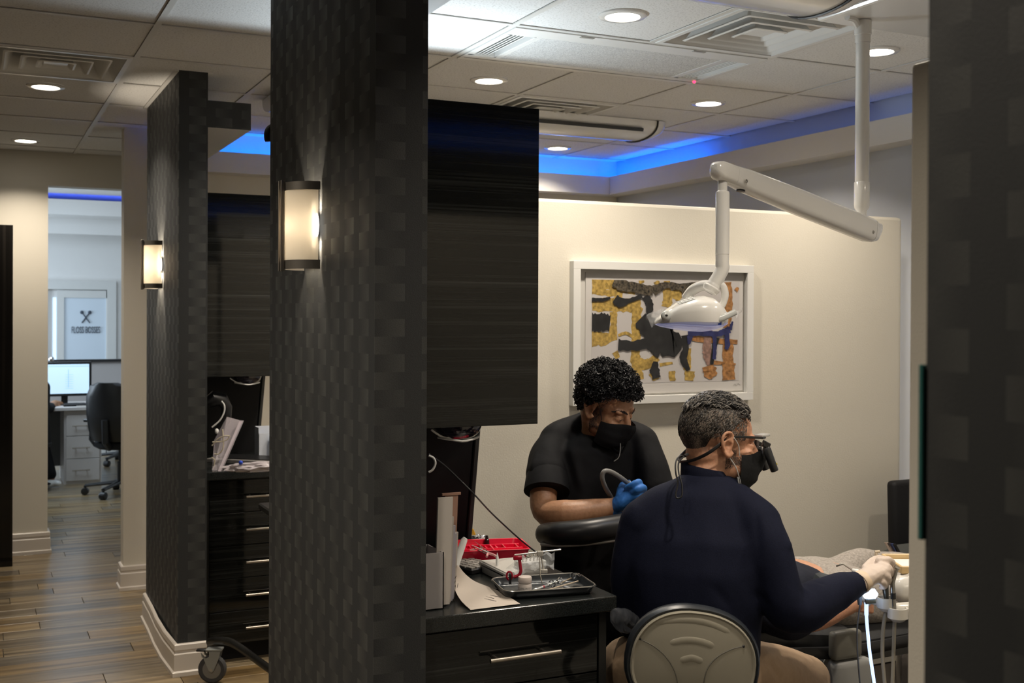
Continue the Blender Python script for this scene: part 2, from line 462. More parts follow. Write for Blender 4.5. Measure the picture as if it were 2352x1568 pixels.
# outer walls
def wall(name, bm, m, label): o = structure(obj(name, bm, m)); o['label'] = label; return o
pierx0 = onY(284.5, 700, YB).x
wall('wall_back', bx(pierx0, XR+.4, YB, YB+.13, 0, ZC+.3), CREAM, 'cream back wall of the treatment bays, its end standing by the corridor')
base_trim('baseboard_back', [(pierx0, YB+.13), (pierx0, YB), (1.9, YB)], 'white moulded base board around the end of the cream back wall')
wall('wall_right_side', bx(XR, XR+.15, -4.2, YB, 0, ZC+.3), mat('cool_lit_paint', (.52, .55, .60), .6), 'pale right hand wall behind the low partition')  # the cool light on this white wall is put into its colour
opx = onY(110, 800, YL).x; opz = onY(110, 426, YL).z
bm = B(); box(bm, -3.2, opx, YL, YL+.13, 0, ZC+.3); box(bm, opx, 3.0, YL, YL+.13, opz, ZC+.3); box(bm, 1.55, 3.0, YL, YL+.13, 0, opz)
wall('wall_corridor_end', bm, CREAM, 'cream wall at the end of the corridor with a doorless opening')
base_trim('baseboard_corridor_end', [(-3.2, YL), (opx, YL), (opx, YL+.13)], 'white moulded base board of the cream corridor end wall')
wall('wall_corridor_left', bx(-3.3, -3.2, -4.2, YL, 0, ZC+.3), CREAM, 'cream left wall of the corridor')
wall('wall_behind', bx(-3.3, XR+.4, -4.35, -4.2, 0, ZC+.3), CREAM, 'cream wall behind the camera')

# soffit with blue cove light round the bays
SZ0, SZ1, SD = 2.50, 2.625, .14
def soffit(name, x0, x1, y0, y1, inner, label):
    bm = B()
    if inner == 'y':                             # runs along x, fascia at low y
        box(bm, x0, x1, y0, y0+.018, SZ0, SZ1); box(bm, x0, x1, y0+.018, y1, SZ0, SZ0+.02)
        box(bm, x0, x0+.018, y0+.018, y1, SZ0, SZ1); led = bx(x0+.22, x1-.02, y0+.03, y0+.045, SZ0+.035, SZ0+.05)
    else:                                        # runs along y, fascia at low x
        box(bm, x0, x0+.018, y0, y1, SZ0, SZ1); box(bm, x0+.018, x1, y0, y1, SZ0, SZ0+.02)
        led = bx(x0+.03, x0+.045, max(y0, y1-1.15), y1-.02, SZ0+.035, SZ0+.05)
    o = structure(obj(name, bm, SOFF)); o['label'] = label
    obj('led_strip', led, BLUELED, o, label='blue glowing light strip inside the cove')
    if inner == 'x': obj('led_strip', bx(x0+.03, x0+.045, 1.6, y1-1.2, SZ0+.035, SZ0+.05), emit('blue_led_faint', (.12, .28, 1.0), 1.5), o, label='dim blue part of the light strip')
    return o
soffit('trim_3', FX1+.1, XR-SD, YB-SD, YB, 'y', 'pale soffit ledge with a blue lit cove along the back wall')
soffit('trim_4', XR-SD, XR, -.4, YB, 'x', 'pale soffit ledge with a cove along the right wall')
# the bay beside the camera (seen mostly in the gloss of the cabinet doors)
wall('wall_rear_bay', bx(FX1, XR, -.54, -.42, 0, ZC+.3), WHITEP, 'pale wall of the bay beside the camera')
bm = B(); box(bm, FX1+.05, XR, -.27, -.25, SZ0, SZ1); box(bm, FX1+.05, XR, -.42, -.27, SZ0, SZ0+.02)
o = structure(obj('trim_5', bm, SOFF)); o['label'] = 'pale soffit ledge of the bay beside the camera'
obj('led_strip', bx(1.15, XR-.05, -.34, -.325, SZ0+.035, SZ0+.05), emit('blue_led_dim', (.0, .16, 1.0), 5), o)

# low partition with rounded end
pxr = onY(2074, 800, YP).x
pz = onY(1400, 463, YP).z
bm = B(); n = 10; th = .12
out = [V3(1.42, YP, 0), V3(1.42, YP+th, 0)]+[V3(pxr-.03+math.sin(t)*.03, YP+.03+(th-.06)*(1 if t < PI/2 else 0)+.03*math.cos(t), 0) for t in [PI*k/n for k in range(n+1)]]
r0 = [p+V3(0, 0, 0) for p in out]
def ins(p, q): c = V3((1.42+pxr)/2, YP+th/2, 0); return V3(p.x-(q if p.x > c.x else 0), p.y+(q if p.y < c.y else -q), 0)
rings(bm, [r0, [p+V3(0, 0, pz-.014) for p in out], [ins(p, .004)+V3(0, 0, pz-.004) for p in out], [ins(p, .014)+V3(0, 0, pz) for p in out]])
wall('wall_partition', bm, CREAM, 'low cream partition wall behind the two clinicians, open above')
t_ = pz
UPL = (1.56, 1.72, 4.115, 4.175, pz)
# the next low partition, its end standing just behind the right fin
px2 = onY(2089, 600, 1.435).x
wall('wall_partition_near', bx(px2, XR, 1.315, 1.435, 0, onX(2100, 146, px2).z, .006, 2), CREAM, 'end of a low cream partition beside the blurred dark fin at the right')
# ---------------------------------------------------------------- office beyond the opening
OD = 13.0
oy = at(180, 700, OD).y
wall('wall_office_back', bx(-2.2, 4, oy, oy+.1, 0, 2.85), WHITEP, 'pale back wall of the office seen through the opening')
wall('wall_office_left', bx(-2.3, -2.2, YL, oy, 0, 2.85), WHITEP, 'left wall of the office')
wall('wall_office_right', bx(3.6, 3.7, YL, oy, 0, 2.85), WHITEP, 'right wall of the office')
structure(obj('ceiling_office', bx(-2.3, 4, YL+.13, oy+.1, 2.90, 2.95), WHITEP))['label'] = 'office ceiling'
sy = oy-1.1
z1 = onY(190, 459, sy).z; z0 = onY(190, 494, sy).z
bm = B(); box(bm, -2.2, 3.6, sy, sy+.02, z0, z1); box(bm, -2.2, 3.6, sy+.02, oy, z0, z0+.02)
o = structure(obj('trim_6', bm, WHITEP)); o['label'] = 'pale soffit ledge with a blue cove in the office'
obj('led_strip', bx(-2, 3.4, sy+.05, sy+.08, z0+.03, z0+.05), emit('blue_led_soft', (.05, .12, 1), 7), o)
bm = B(); box(bm, -2.2, 3.6, sy+.5, sy+.52, onY(190, 538, sy+.5).z, z0); structure(obj('trim_7', bm, WHITEP))['label'] = 'lower step of the office soffit'
# door of the office
dfz = onY(200, 645, oy).z
dx0, dx1 = onY(112, 700, oy).x-.05, onY(266, 700, oy).x
FRM = mat('door_frame_paint', (.62, .62, .60), .4)
bm = B(); box(bm, dx0-.05, dx1, oy-.05, oy, dfz-.10, dfz); box(bm, dx1-.10, dx1, oy-.05, oy, 0, dfz-.10); box(bm, dx0-.05, dx0+.02, oy-.05, oy, 0, dfz-.1)
d1 = structure(obj('door_1', bm, FRM)); d1['label'] = 'white glazed office door with lettering in a painted frame'
gx0, gx1 = onY(147, 700, oy-.02).x, onY(249, 700, oy-.02).x; gz = onY(200, 684, oy-.02).z
bm = B(); ex0 = onY(131, 700, oy-.02).x
box(bm, ex0, gx0, oy-.035, oy-.005, .0, dfz-.11); box(bm, gx1, dx1-.11, oy-.035, oy-.005, 0, dfz-.11); box(bm, gx0, gx1, oy-.035, oy-.005, gz, dfz-.11); box(bm, gx0, gx1, oy-.035, oy-.005, 0, .25)
obj('door_leaf', bm, FRM, d1)
FROST = mat('frosted_glass', (.62, .70, .78), .35)
obj('pane', bx(gx0, gx1, oy-.02, oy-.012, .25, gz), FROST, d1, label='frosted glass pane')
INK = mat('lettering_blue', (.045, .06, .09), .5)
bm = text_bm('FLOSS BOSSES', .125)
w_ = max(v.co.x for v in bm.verts)-min(v.co.x for v in bm.verts)
c = onY(197, 758, oy-.03); tw = (onY(230, 758, oy-.03)-onY(164.5, 758, oy-.03)).length
hgt = max(v.co.y for v in bm.verts)-min(v.co.y for v in bm.verts); th_ = (onY(197, 751, oy-.03)-onY(197, 766, oy-.03)).length
xform(bm, Matrix.Translation(c) @ Matrix.Diagonal((tw/w_, 1, th_/hgt, 1)) @ Matrix.Rotation(PI/2, 4, 'X')); obj('lettering', bm, INK, d1)
bm = B()
for a, b in (((188, 717), (206, 741)), ((206, 717), (188, 741))):
    p, q = onY(*a, oy-.03), onY(*b, oy-.03); tube(bm, [p, q], .007, 6); ell(bm, p, (.02, .01, .02), 8, 6)
obj('crossed_brush_emblem', bm, INK, d1)
# lit sliver of the outside beside the door
WIN = emit('window_day', (.62, .78, 1.0), .75)
wx0, wx1 = onY(121.5, 700, oy-.01).x, onY(129.5, 700, oy-.01).x
w1 = structure(obj('window_1', bx(wx0, wx1, oy-.012, oy-.006, .9, onY(125, 683, oy).z), WIN)); w1['label'] = 'narrow daylit window strip beside the office door'

# ================================================================== CEILING FIXTURES
def downlight(p, label, group):
    t = thing('recessed_downlight', label, 'ceiling light', p, group)
    bm = B(); lathe(bm, [(.088, .004), (.089, -.001), (.084, -.005), (.066, -.006), (.062, -.002), (.060, .004)], p, 40, caps=False); obj('trim_ring', bm, WPL, t, True)
    bm = B(); lathe(bm, [(.0605, .003), (.0605, -.003), (.001, -.004)], p, 40); obj('lens', bm, LIGHTDISC, t, True, label='glowing frosted lens')
    return t
dl_lab = ['lit recessed downlight over the corridor just beyond the square air diffuser', 'lit recessed downlight furthest down the corridor, above the end wall',
          'lit recessed downlight nearest the top edge, left of the square diffuser', 'lit recessed downlight above the near dark upper cabinet',
          'lit recessed downlight partly behind the white lamp pole', 'lit recessed downlight in the middle of the bay ceiling beyond the air cleaner',
          'lit recessed downlight furthest back, below the white ceiling track']
for p, l in zip(DL, dl_lab): downlight(p, l, 'recessed downlights in the grid ceiling')
GL = 'square air diffusers in the grid ceiling'
def diffuser(i, j, label):
    x0, x1, y0, y1 = cell(i, j); c = V3((x0+x1)/2, (y0+y1)/2, ZC); h = MD/2-.013
    t = thing('air_diffuser', label, 'air vent', c, GL)
    def sq(s, z, r=.0):
        if not r: return [c+V3(a*s, b*s, z) for a, b in ((-1, -1), (1, -1), (1, 1), (-1, 1))]
        o = []
        for a, b, st in ((1, 1, 0), (-1, 1, 1), (-1, -1, 2), (1, -1, 3)):
            for k in range(5):
                an = (st+k/4)*PI/2; o.append(c+V3(a*(s-r)+math.cos(an)*r, b*(s-r)+math.sin(an)*r, z))
        return o
    bm = B(); rings(bm, [sq(h, .004), sq(h, -.003), sq(h-.022, -.003), sq(h-.024, .004)], False); obj('frame', bm, WPLM, t)
    bm = B(); rings(bm, [sq(h-.024, .0, .02), sq(h-.07, .075, .03), sq(h-.10, .155, .03)], False); obj('pan', bm, WPLM, t, True)
    bm = B(); box(bm, c.x-.2, c.x+.2, c.y-.2, c.y+.2, ZC+.155, ZC+.16); obj('top_plate', bm, GALV, t)
    bm = B(); lathe(bm, [(.125, .154), (.125, .13), (.118, .13), (.118, .1535), (.001, .1535)], c, 28); obj('duct_collar', bm, DUCT, t, True)
    for s0, s1, z0, z1 in ((.215, .178, -.002, .058), (.145, .112, -.002, .050), (.078, .05, -.002, .03)):
        bm = B(); rings(bm, [sq(s1, z1, .012), sq(s0-.006, z0+.006, .012), sq(s0, z0+.004, .012), sq(s0+.003, z0, .014), sq(s0-.006, z0-.003, .012), sq(s0-.014, z0+.004, .012), sq(s1-.006, z1, .01)], False); obj('louvre_cone', bm, WPLM, t, True)
    bm = B(); rings(bm, [sq(.05, .006), sq(.012, .032)], True); lathe(bm, [(.006, .03), (.009, .012), (.004, .008)], c, 10); obj('centre_plate', bm, WPLM, t)
    bm = B()
    for a in (0, PI/2):
        d = V3(math.cos(a+.6), math.sin(a+.6), 0); n2 = V3(-d.y, d.x, 0)
        obox(bm, c+V3(0, 0, .1), d*.15, n2*.014, V3(0, 0, .0015))
    tube(bm, [c+V3(0, 0, .1), c+V3(.002, 0, .03)], .003, 6); obj('bracket', bm, GALV, t)
diffuser(3, -2, 'large white square air diffuser beside the lamp pole, partly behind the rounded track')
diffuser(3, 1, 'white square air diffuser behind the top of the near dark upper cabinet')
diffuser(-1, 1, 'white square air diffuser over the corridor at the left edge')

# air cleaner panel filling two grid cells
x0 = GX+PURI[0]*MD; y0 = GY+PURI[1]*MD; x1, y1 = x0+2*MD, y0+MD
t = thing('ceiling_air_cleaner', 'long white ceiling air cleaner panel with speckled centre and a slatted grille at each end', 'air cleaner', ((x0+x1)/2, (y0+y1)/2, ZC))
GLt = {}
gl = [(x0+.025, x0+.155), (x1-.16, x1-.03)]
gy0, gy1 = y0+.115, y1-.10
bm = B(); zt, zb = ZC+.006, ZC-.004
for a in ((x0+.014, x1-.014, y0+.014, gy0), (x0+.014, x1-.014, gy1, y1-.014), (x0+.014, gl[0][0], gy0, gy1), (gl[0][1], gl[0][1]+.02, gy0, gy1), (gl[1][0]-.02, gl[1][0], gy0, gy1), (gl[1][1], x1-.014, gy0, gy1)):
    box(bm, *a, zb, zt)
obj('frame', bm, WPLM, t)
SPK = mat('speckled_panel', (.66, .66, .65), .7, bump=.5, scale=240, vary=.35)
obj('filter_panel', bx(gl[0][1]+.02, gl[1][0]-.02, gy0, gy1, ZC-.002, ZC+.004), SPK, t, label='speckled perforated centre panel')
for a, b in gl:
    g = obj('grille', bx(a, b, gy0, gy1, ZC+.05, ZC+.055), DUCT, t)
    bm = B(); box(bm, a, a+.022, gy0, gy1, ZC-.002, ZC+.05); box(bm, b-.008, b, gy0, gy1, ZC-.002, ZC+.05); box(bm, a, b, gy0, gy0+.012, ZC-.002, ZC+.05); box(bm, a, b, gy1-.012, gy1, ZC-.002, ZC+.05)
    obj('grille_rim', bm, WPLM, g)
    for k in range(5):
        xx = a+.034+k*(b-a-.05)/5
        bm = B(); obox(bm, V3(xx, (gy0+gy1)/2, ZC+.012), V3(.008, 0, .010), V3(0, (gy1-gy0)/2-.012, 0), V3(.0012, 0, -.001)); obj('slat', bm, WPLM, g)
for xx in (x0+.33, x0+.86):
    obj('latch', bx(xx-.03, xx+.03, y0+.016, y0+.032, ZC-.007, ZC-.002), GPL, t)
bm = B(); obox(bm, V3((x0+x1)/2, y1-.055, ZC-.0042), V3(.58, 0, 0), V3(0, .0016, 0), V3(0, 0, .0006)); obj('seam', bm, BLK, t)
p = onZ(1594.5, 188, ZC-.006); bm = B(); ell(bm, p, (.007, .007, .006), 12, 8); obj('status_light', bm, REDLED, t, True, label='glowing red status light')

# white ceiling tracks of the operating lamps
def track(dx, dy, label):
    """long shallow domed cover with a lipped rounded end"""
    xa, xb, yc, hw = 1.03+dx, 2.57, 2.985+dy, .20
    if dy: xa, xb = 1.35, 3.50
    t = thing('ceiling_track', label, 'ceiling track', ((xa+xb)/2, yc, ZC), 'white ceiling tracks of the operating lamps')
    def sec(x, k, s=1.0):
        o = []
        for q in range(15):
            a = PI*q/14; o.append(V3(x, yc-math.cos(a)*hw*k*s, ZC+.002-math.sin(a)**.75*.085*k))
        return o
    bm = B(); rings(bm, [sec(xa, 1), sec(xb-.02, 1), sec(xb, .98)]); obj('cover', bm, WPL, t, True)
    bm = B(); rs = []
    for q in range(9):
        a = PI/2*q/8; rs.append(sec(xb+.004+math.sin(a)*.10, max(.05, 1.04*math.cos(a)**.6)))
    rings(bm, rs); obj('end_cap', bm, WPL, t, True)
    bm = B(); tube(bm, [p+V3(0, 0, -.001) for p in sec(xb+.003, 1.02)], .005, 6); obj('seam', bm, BLK, t)
    if dy:
        bm = B(); obox(bm, V3((xa+xb)/2-.03, yc-.185, ZC-.052), V3((xb-xa)/2-.06, 0, 0), V3(0, .012, .004), V3(0, -.004, .008)); obj('slot', bm, BLK, t)
    return t
track(0, 0, 'white domed ceiling track with a lipped end beside the lamp pole, at the top edge')
track(0, 2.66, 'white ceiling track with a long dark slot, far back above the blue cove')

# small up-light standing on top of the partition, hidden behind the upper cabinet
t = thing('partition_uplight', 'small white up-light standing on the low partition behind the upper cabinet', 'lamp', (1.64, 4.15, pz))
obj('housing', bx(1.56, 1.72, 4.11, 4.20, pz+.0005, 2.185, .003), WPL, t); obj('cutoff_plate', bx(1.40, 1.95, 4.172, 4.178, 2.14, 2.283), WPL, t)
# operating lamp on its pole and arm
LP = V3(2.85, 3.10, ZC)
t = thing('operating_lamp', 'white dental operating lamp on a ceiling pole and arm before the framed print', 'lamp', LP)
bm = B(); box(bm, 2.715, 3.55, 2.74, 3.19, ZC-.05, ZC+.002, .012, 2); obj('ceiling_plate', bm, WPL, t)
bm = B(); tube(bm, spline([V3(2.76, 3.08, ZC-.052), V3(2.80, 3.09, ZC-.052), V3(2.83, 3.10, ZC-.075), V3(2.845, 3.10, ZC-.11)], 4), .012, 8); obj('cable_cover', bm, WPL, t, True)
zpb = onY(1981, 492, 3.10).z
bm = B(); lathe(bm, [(.030, ZC-.052), (.030, ZC-.10), (.027, ZC-.102), (.027, ZC-.13)], (2.85, 3.10, 0), 24); obj('collar', bm, WPL, t, True)
bm = B(); lathe(bm, [(.0245, ZC-.10), (.0245, zpb+.10)], (2.85, 3.10, 0), 28); obj('pole', bm, WPL, t, True)
bm = B(); lathe(bm, [(.0245, zpb+.115), (.027, zpb+.112), (.027, zpb+.035), (.025, zpb+.022), (.018, zpb+.012), (.016, zpb-.03)], (2.85, 3.10, 0), 28); obj('pole_sleeve', bm, WPL, t, True)
HD = V3(2.068, 2.85, 0); dh = 3.462
aL = V3(HD.x, HD.y, onY(1650, 394, HD.y).z); aR = V3(2.85, 3.10, onY(1985, 520, 3.10).z-.004)
ad = (aR-aL).normalized(); aR2 = aR+ad*.085; aL2 = aL-ad*.04
s, u = frame_of(ad)
if u.z < 0: s, u = -s, -u
def asec(p, hw, hh, k=16):
    o = []
    for q in range(k):
        a = 2*PI*q/k; ca, sa = math.cos(a), math.sin(a)
        o.append(p+s*(math.copysign(abs(ca)**.6, ca)*hw)+u*(math.copysign(abs(sa)**.6, sa)*hh))
    return o
bm = B(); rings(bm, [asec(aL+ad*.045, .030, .030), asec(aL+ad*.12, .031, .036), asec(aL+ad*.42, .034, .041), asec(aR+ad*.045, .036, .042)]); obj('spring_arm', bm, WPL, t, True)
bm = B(); rings(bm, [asec(aL2-ad*.004+u*.004, .012, .010), asec(aL2+ad*.006+u*.002, .024, .022), asec(aL2+ad*.022, .029, .029), asec(aL+ad*.044, .0302, .0303)]); obj('arm_end_cap', bm, WPL, t, True)
bm = B(); rings(bm, [asec(aR+ad*.047, .036, .042), asec(aR+ad*.075, .033, .037), asec(aR+ad*.10+u*.016, .026, .020), asec(aR+ad*.116+u*.026, .012, .009)]); obj('arm_end_cap', bm, WPL, t, True)
for p in (aL+ad*.075-s*.0, aR+ad*.02):
    q = p-s*.031 if (p-s*.03).y < p.y else p+s*.031
    q = q-u*.018 if p is not aR else q
    bm = B(); nn = (EYE-p); nn = s if s.dot(nn) > 0 else -s
    lathe(bm, [(.006, .0), (.006, .004), (.003, .004), (.003, .001)], p+nn*.0335-u*.014, 12, nn); obj('screw', bm, STEEL, t)
bm = B(); c = aL-u*.034+ad*.10; lathe(bm, [(.014, -.003), (.014, .004)], c, 14, -u); obj('cable_slot', bm, BLK, t)
zt = onY(1658, 414, HD.y).z; zs = onY(1658, 440, HD.y).z; zj = onY(1658, 584, HD.y).z; ze = onY(1650, 640, HD.y).z
bm = B(); lathe(bm, [(.0145, zt+.03), (.0145, zs-.01)], HD, 20); obj('post', bm, WPL, t, True)
bm = B(); lathe(bm, [(.014, zs+.004), (.020, zs), (.0215, zs-.006), (.0215, zj)], HD, 24); obj('post_sleeve', bm, WPL, t, True)
def hp(x, y, d=dh): return at(x, y, d)
bm = B(); tube(bm, spline([V3(HD.x, HD.y, zj-.001), V3(HD.x, HD.y, zj-.025), hp(1659, 617), hp(1650, 636), hp(1641, 650)], 5), .0208, 20); obj('elbow', bm, WPL, t, True)
bm = B(); tube(bm, spline([hp(1641.5, 649), hp(1635, 660), hp(1628, 672)], 4), [.0208]*2+[.023]*2+[.027]*2+[.024]*2+[.014], 18); obj('yoke_hub', bm, WPL, t, True)
bm = B(); tube(bm, spline([hp(1640, 657), hp(1657, 654), hp(1665, 672), hp(1662, 694), hp(1653, 708), hp(1643, 715)], 5), [.010]*6+[.0115]*8+[.0105]*12, 14)
tube(bm, spline([hp(1634, 655), hp(1612, 656, dh+.05), hp(1590, 667, dh+.10), hp(1577, 684, dh+.12)], 5), .0165, 12); obj('yoke', bm, WPL, t, True)
prof = [(1503, 739, 742, .006), (1507, 732, 744, .03), (1516, 723, 746, .055), (1532, 709, 747, .08), (1555, 694, 748, .10), (1585, 682, 750, .115), (1613, 679, 752, .118), (1634, 684, 751, .112), (1652, 698, 748, .09), (1664, 714, 744, .06), (1670, 728, 739, .02)]
def hsec(x, yt, yb, hw, k=20, sq=.8):
    c = hp(x, (yt+yb)/2, dh); hh = (yb-yt)/2*dh/F; o = []
    for q in range(k):
        a = 2*PI*q/k; ca, sa = math.cos(a), math.sin(a)
        o.append(c+VW*(math.copysign(abs(ca)**.9, ca)*hw)+UP*((abs(sa)**sq)*hh if sa > 0 else -(abs(sa)**.35)*hh))
    return o
bm = B(); rings(bm, [hsec(*p) for p in prof]); obj('lamp_head', bm, WPL, t, True)
def lsec(x, yb, hw, bul):
    c = hp(x, yb-2, dh); o = []
    for q in range(20):
        a = 2*PI*q/20; o.append(c+VW*(math.cos(a)*hw)+UP*(math.sin(a)*(.003 if math.sin(a) > 0 else bul)))
    return o
bm = B(); rings(bm, [lsec(x, yb, hw*.97, .004+.013*math.sin(PI*(x-1500)/172)) for x, yt, yb, hw in prof[1:-1]])
m_, nt_, b3_ = nodes('lamp_lens'); setin(b3_, Base_Color=(.50, .52, .62, 1), Roughness=.08, Alpha=.55, Emission_Color=(.45, .5, 1, 1), Emission_Strength=.16)
obj('front_lens', bm, m_, t, True, label='faintly glowing clear front lens')
for (x, y, dd) in ((1531, 725, .075),):
    bm = B(); ell(bm, hp(x, y, dh-dd), (.019, .012, .016)); obj('end_button', bm, mat('pale_grey', (.55, .57, .56), .3), t, True)
    bm = B(); ell(bm, hp(x, y-1, dh-dd-.012), (.0045, .004, .003)); obj('sensor', bm, BLK, t, True)
# vent strip on top, side handle, blue status tab
def surf(x, a, off=.0012):
    for p0, p1 in zip(prof, prof[1:]):
        if p0[0] <= x <= p1[0]:
            q = (x-p0[0])/(p1[0]-p0[0]); yt, yb, hw = (p0[i]+(p1[i]-p0[i])*q for i in (1, 2, 3)); break
    hh = (yb-yt)/2*dh/F+off; ca, sa = math.cos(a), math.sin(a)
    return hp(x, (yt+yb)/2, dh)+VW*(math.copysign(abs(ca)**.9, ca)*(hw+off))+UP*(abs(sa)**.8*hh)
bm = B(); gq = [[bm.verts.new(surf(1553+5*i, 1.62+.16*j)) for j in range(5)] for i in range(8)]
for i in range(7):
    for j in range(4): bm.faces.new((gq[i][j], gq[i+1][j], gq[i+1][j+1], gq[i][j+1]))
obj('vent_strip', bm, mat('pale_grey', (.5, .5, .5), .3), t, True)
bm = B()
for k in range(4):
    tube(bm, [surf(1559+8*k, 1.70, .002), surf(1559+8*k, 1.92, .002), surf(1559+8*k, 2.16, .002)], .0018, 5)
obj('vent_slot', bm, WPLM, t)
bm = B(); tube(bm, [hp(1631, 738, dh-.10), hp(1660, 730, dh-.10), hp(1690, 716, dh-.09)], [(.005, .008), (.006, .010), (.005, .009)], 12, UP); obj('side_handle', bm, mat('pale_grey', (.5, .5, .5), .3), t, True)
bm = B(); obox(bm, hp(1653, 740, dh-.09), RT*.012+VW*.004, UP*.008, VW*.004, .002); obj('control_panel', bm, WPLM, t)
bm = B(); obox(bm, hp(1653, 741, dh-.0935), RT*.005, UP*.0065, VW*.004, .001); obj('status_tab', bm, mat('tab_blue', (.01, .05, .30), .4), t, label='small blue label tab')
# crumpled clear barrier film over the lamp's ends
FILM = glass('clear_film', (.9, .93, .95), .12, .32)
def sheet(bm, a, b, c, d, nu=9, nv=7, amp=.006, sd=0, nrm=None):
    """crumpled sheet spanned by four corners"""
    nrm = VW if nrm is None else nrm; g = []
    for i in range(nu+1):
        row = []
        for j in range(nv+1):
            p = a.lerp(b, i/nu).lerp(d.lerp(c, i/nu), j/nv)
            row.append(bm.verts.new(p+nrm*(noise.noise(p*45+V3(sd, 0, 0))*amp*2)+UP*(noise.noise(p*60+V3(0, sd+9, 0))*amp)))
        g.append(row)
    for i in range(nu):
        for j in range(nv): bm.faces.new((g[i][j], g[i+1][j], g[i+1][j+1], g[i][j+1]))
bm = B(); sheet(bm, hp(1527, 707, dh-.05), hp(1482, 726, dh-.02), hp(1497, 753, dh-.02), hp(1506, 744, dh-.04)); obj('barrier_film', bm, FILM, t, True); bm = B(); sheet(bm, hp(1527, 707, dh+.06), hp(1484, 722, dh+.03), hp(1497, 753, dh+.02), hp(1506, 744, dh+.04), sd=4)
obj('barrier_film', bm, FILM, t, True, label='crumpled clear plastic barrier film at the tip'); bm = B(); sheet(bm, hp(1684, 722, dh-.08), hp(1706, 704, dh-.07), hp(1704, 716, dh-.06), hp(1690, 730, dh-.08), sd=8)
obj('barrier_film', bm, FILM, t, True, label='crumpled clear plastic barrier film')
lamp('operating_lamp_glow', 'AREA', hp(1590, 764), 0.6, (.8, .85, 1), .1)

# ================================================================== WALL LAMPS
def sconce(label, light=1.3):
    c = V3(FX0, 3.045, 1.8875); hh = .117
    t = thing('wall_sconce', label, 'wall lamp', c, 'curved glass sconces on the dark fin walls')
    def arc(R, rx, x0, n=16): return [V3(x0-rx*math.sin(PI*k/n), c.y-R*math.cos(PI*k/n), 0) for k in range(n+1)]
    def shell(name, R, rx, x0, z0, z1, th, m, lab=None, n=16):
        bm = B(); o = arc(R, rx, x0, n); i = arc(R-th, rx-th, x0, n)
        ring = [[p+V3(0, 0, z0) for p in o], [p+V3(0, 0, z1) for p in o], [p+V3(0, 0, z1) for p in i], [p+V3(0, 0, z0) for p in i], [p+V3(0, 0, z0) for p in o]]
        rings(bm, ring, False, False)
        return obj(name, bm, m, t, True, label=lab)
    shell('glass_diffuser', .078, .074, FX0-.008, c.z-hh+.018, c.z+hh-.018, .004, OPAL, 'glowing opal glass')
    shell('metal_band', .083, .079, FX0-.004, c.z+hh-.022, c.z+hh, .006, BRONZE); shell('metal_band', .083, .079, FX0-.004, c.z-hh, c.z-hh+.024, .006, BRONZE)
    for dy in (-.013, .013):
        bm = B(); box(bm, FX0-.094, FX0-.083, c.y+dy-.0025, c.y+dy+.0025, c.z-hh-.006, c.z+hh+.006, .001); obj('front_bar', bm, NICK, t)
    bm = B(); box(bm, FX0-.084, FX0-.078, c.y-.012, c.y+.012, c.z+hh-.02, c.z+hh-.003); obj('bar_spacer', bm, BLK, t); bm = B(); box(bm, FX0-.084, FX0-.078, c.y-.012, c.y+.012, c.z-hh+.003, c.z-hh+.02); obj('bar_spacer', bm, BLK, t)
    bm = B(); box(bm, FX0-.006, FX0, c.y-.06, c.y+.06, c.z-hh+.01, c.z+hh-.01, .002); obj('back_plate', bm, BRONZE, t)
    bm = B(); ell(bm, V3(FX0-.012, c.y-.045, c.z), (.010, .045, .048)); obj('lamp_bowl', bm, BULB, t, True)
    return t
sc1 = sconce('curved glass wall sconce with twin front bars on the near dark fin wall')
sc2 = copy_tree(sc1, (0, FARY-NEARY, 0), 'brightly glowing curved glass wall sconce on the far dark fin wall in the corridor')
for dy, w in ((0, 4.6), (FARY-NEARY, 15.0)):
    lamp('sconce_lamp', 'POINT', (FX0-.052, 3.045+dy-.012, 1.8875), w, (1, .86, .68), .018)
    l = lamp('sconce_edge_lamp', 'AREA', (FX0-.02, 3.045+dy-.066, 1.8875), w*.16, (1, .88, .72), .012, (1, -.75, 0), size_y=.12)
# small clear plate with teal edge on the right fin
bm = B(); p = onX(2122, 1035, FX0-.02); z1 = onX(2122, 838, FX0-.01).z; z0 = onX(2122, 1245, FX0-.01).z
tag(obj('wall_plate', bx(FX0-.0042, FX0+.03, .8285, .8345, z0, z1, .001), mat('teal_acrylic', (.03, .12, .11), .1), loc=(FX0, .83, z0)), 'slim teal edged acrylic plate fixed to the blurred dark wall at the right edge', 'wall plate')
# dark camera-like fitting peeping out behind the near fin
q = onY(616, 306, NEARY+FL+.05)
bm = B(); tube(bm, spline([V3(FX0+.03, NEARY+FL, q.z+.02), q+V3(.01, 0, .018), q+V3(-.0015, 0, -.0), q+V3(0, 0, -.026)], 4), [.012]*12+[.010], 10); tube(bm, [V3(FX0+.05, NEARY+FL-.01, q.z+.02), V3(FX0+.05, NEARY+FL+.03, q.z+.02)], .02, 10)
tag(obj('hanging_hook', bm, BLK, None, True, loc=(FX0+.05, NEARY+FL, q.z)), 'small black hook fitting peeping out behind the near dark fin wall', 'hook')

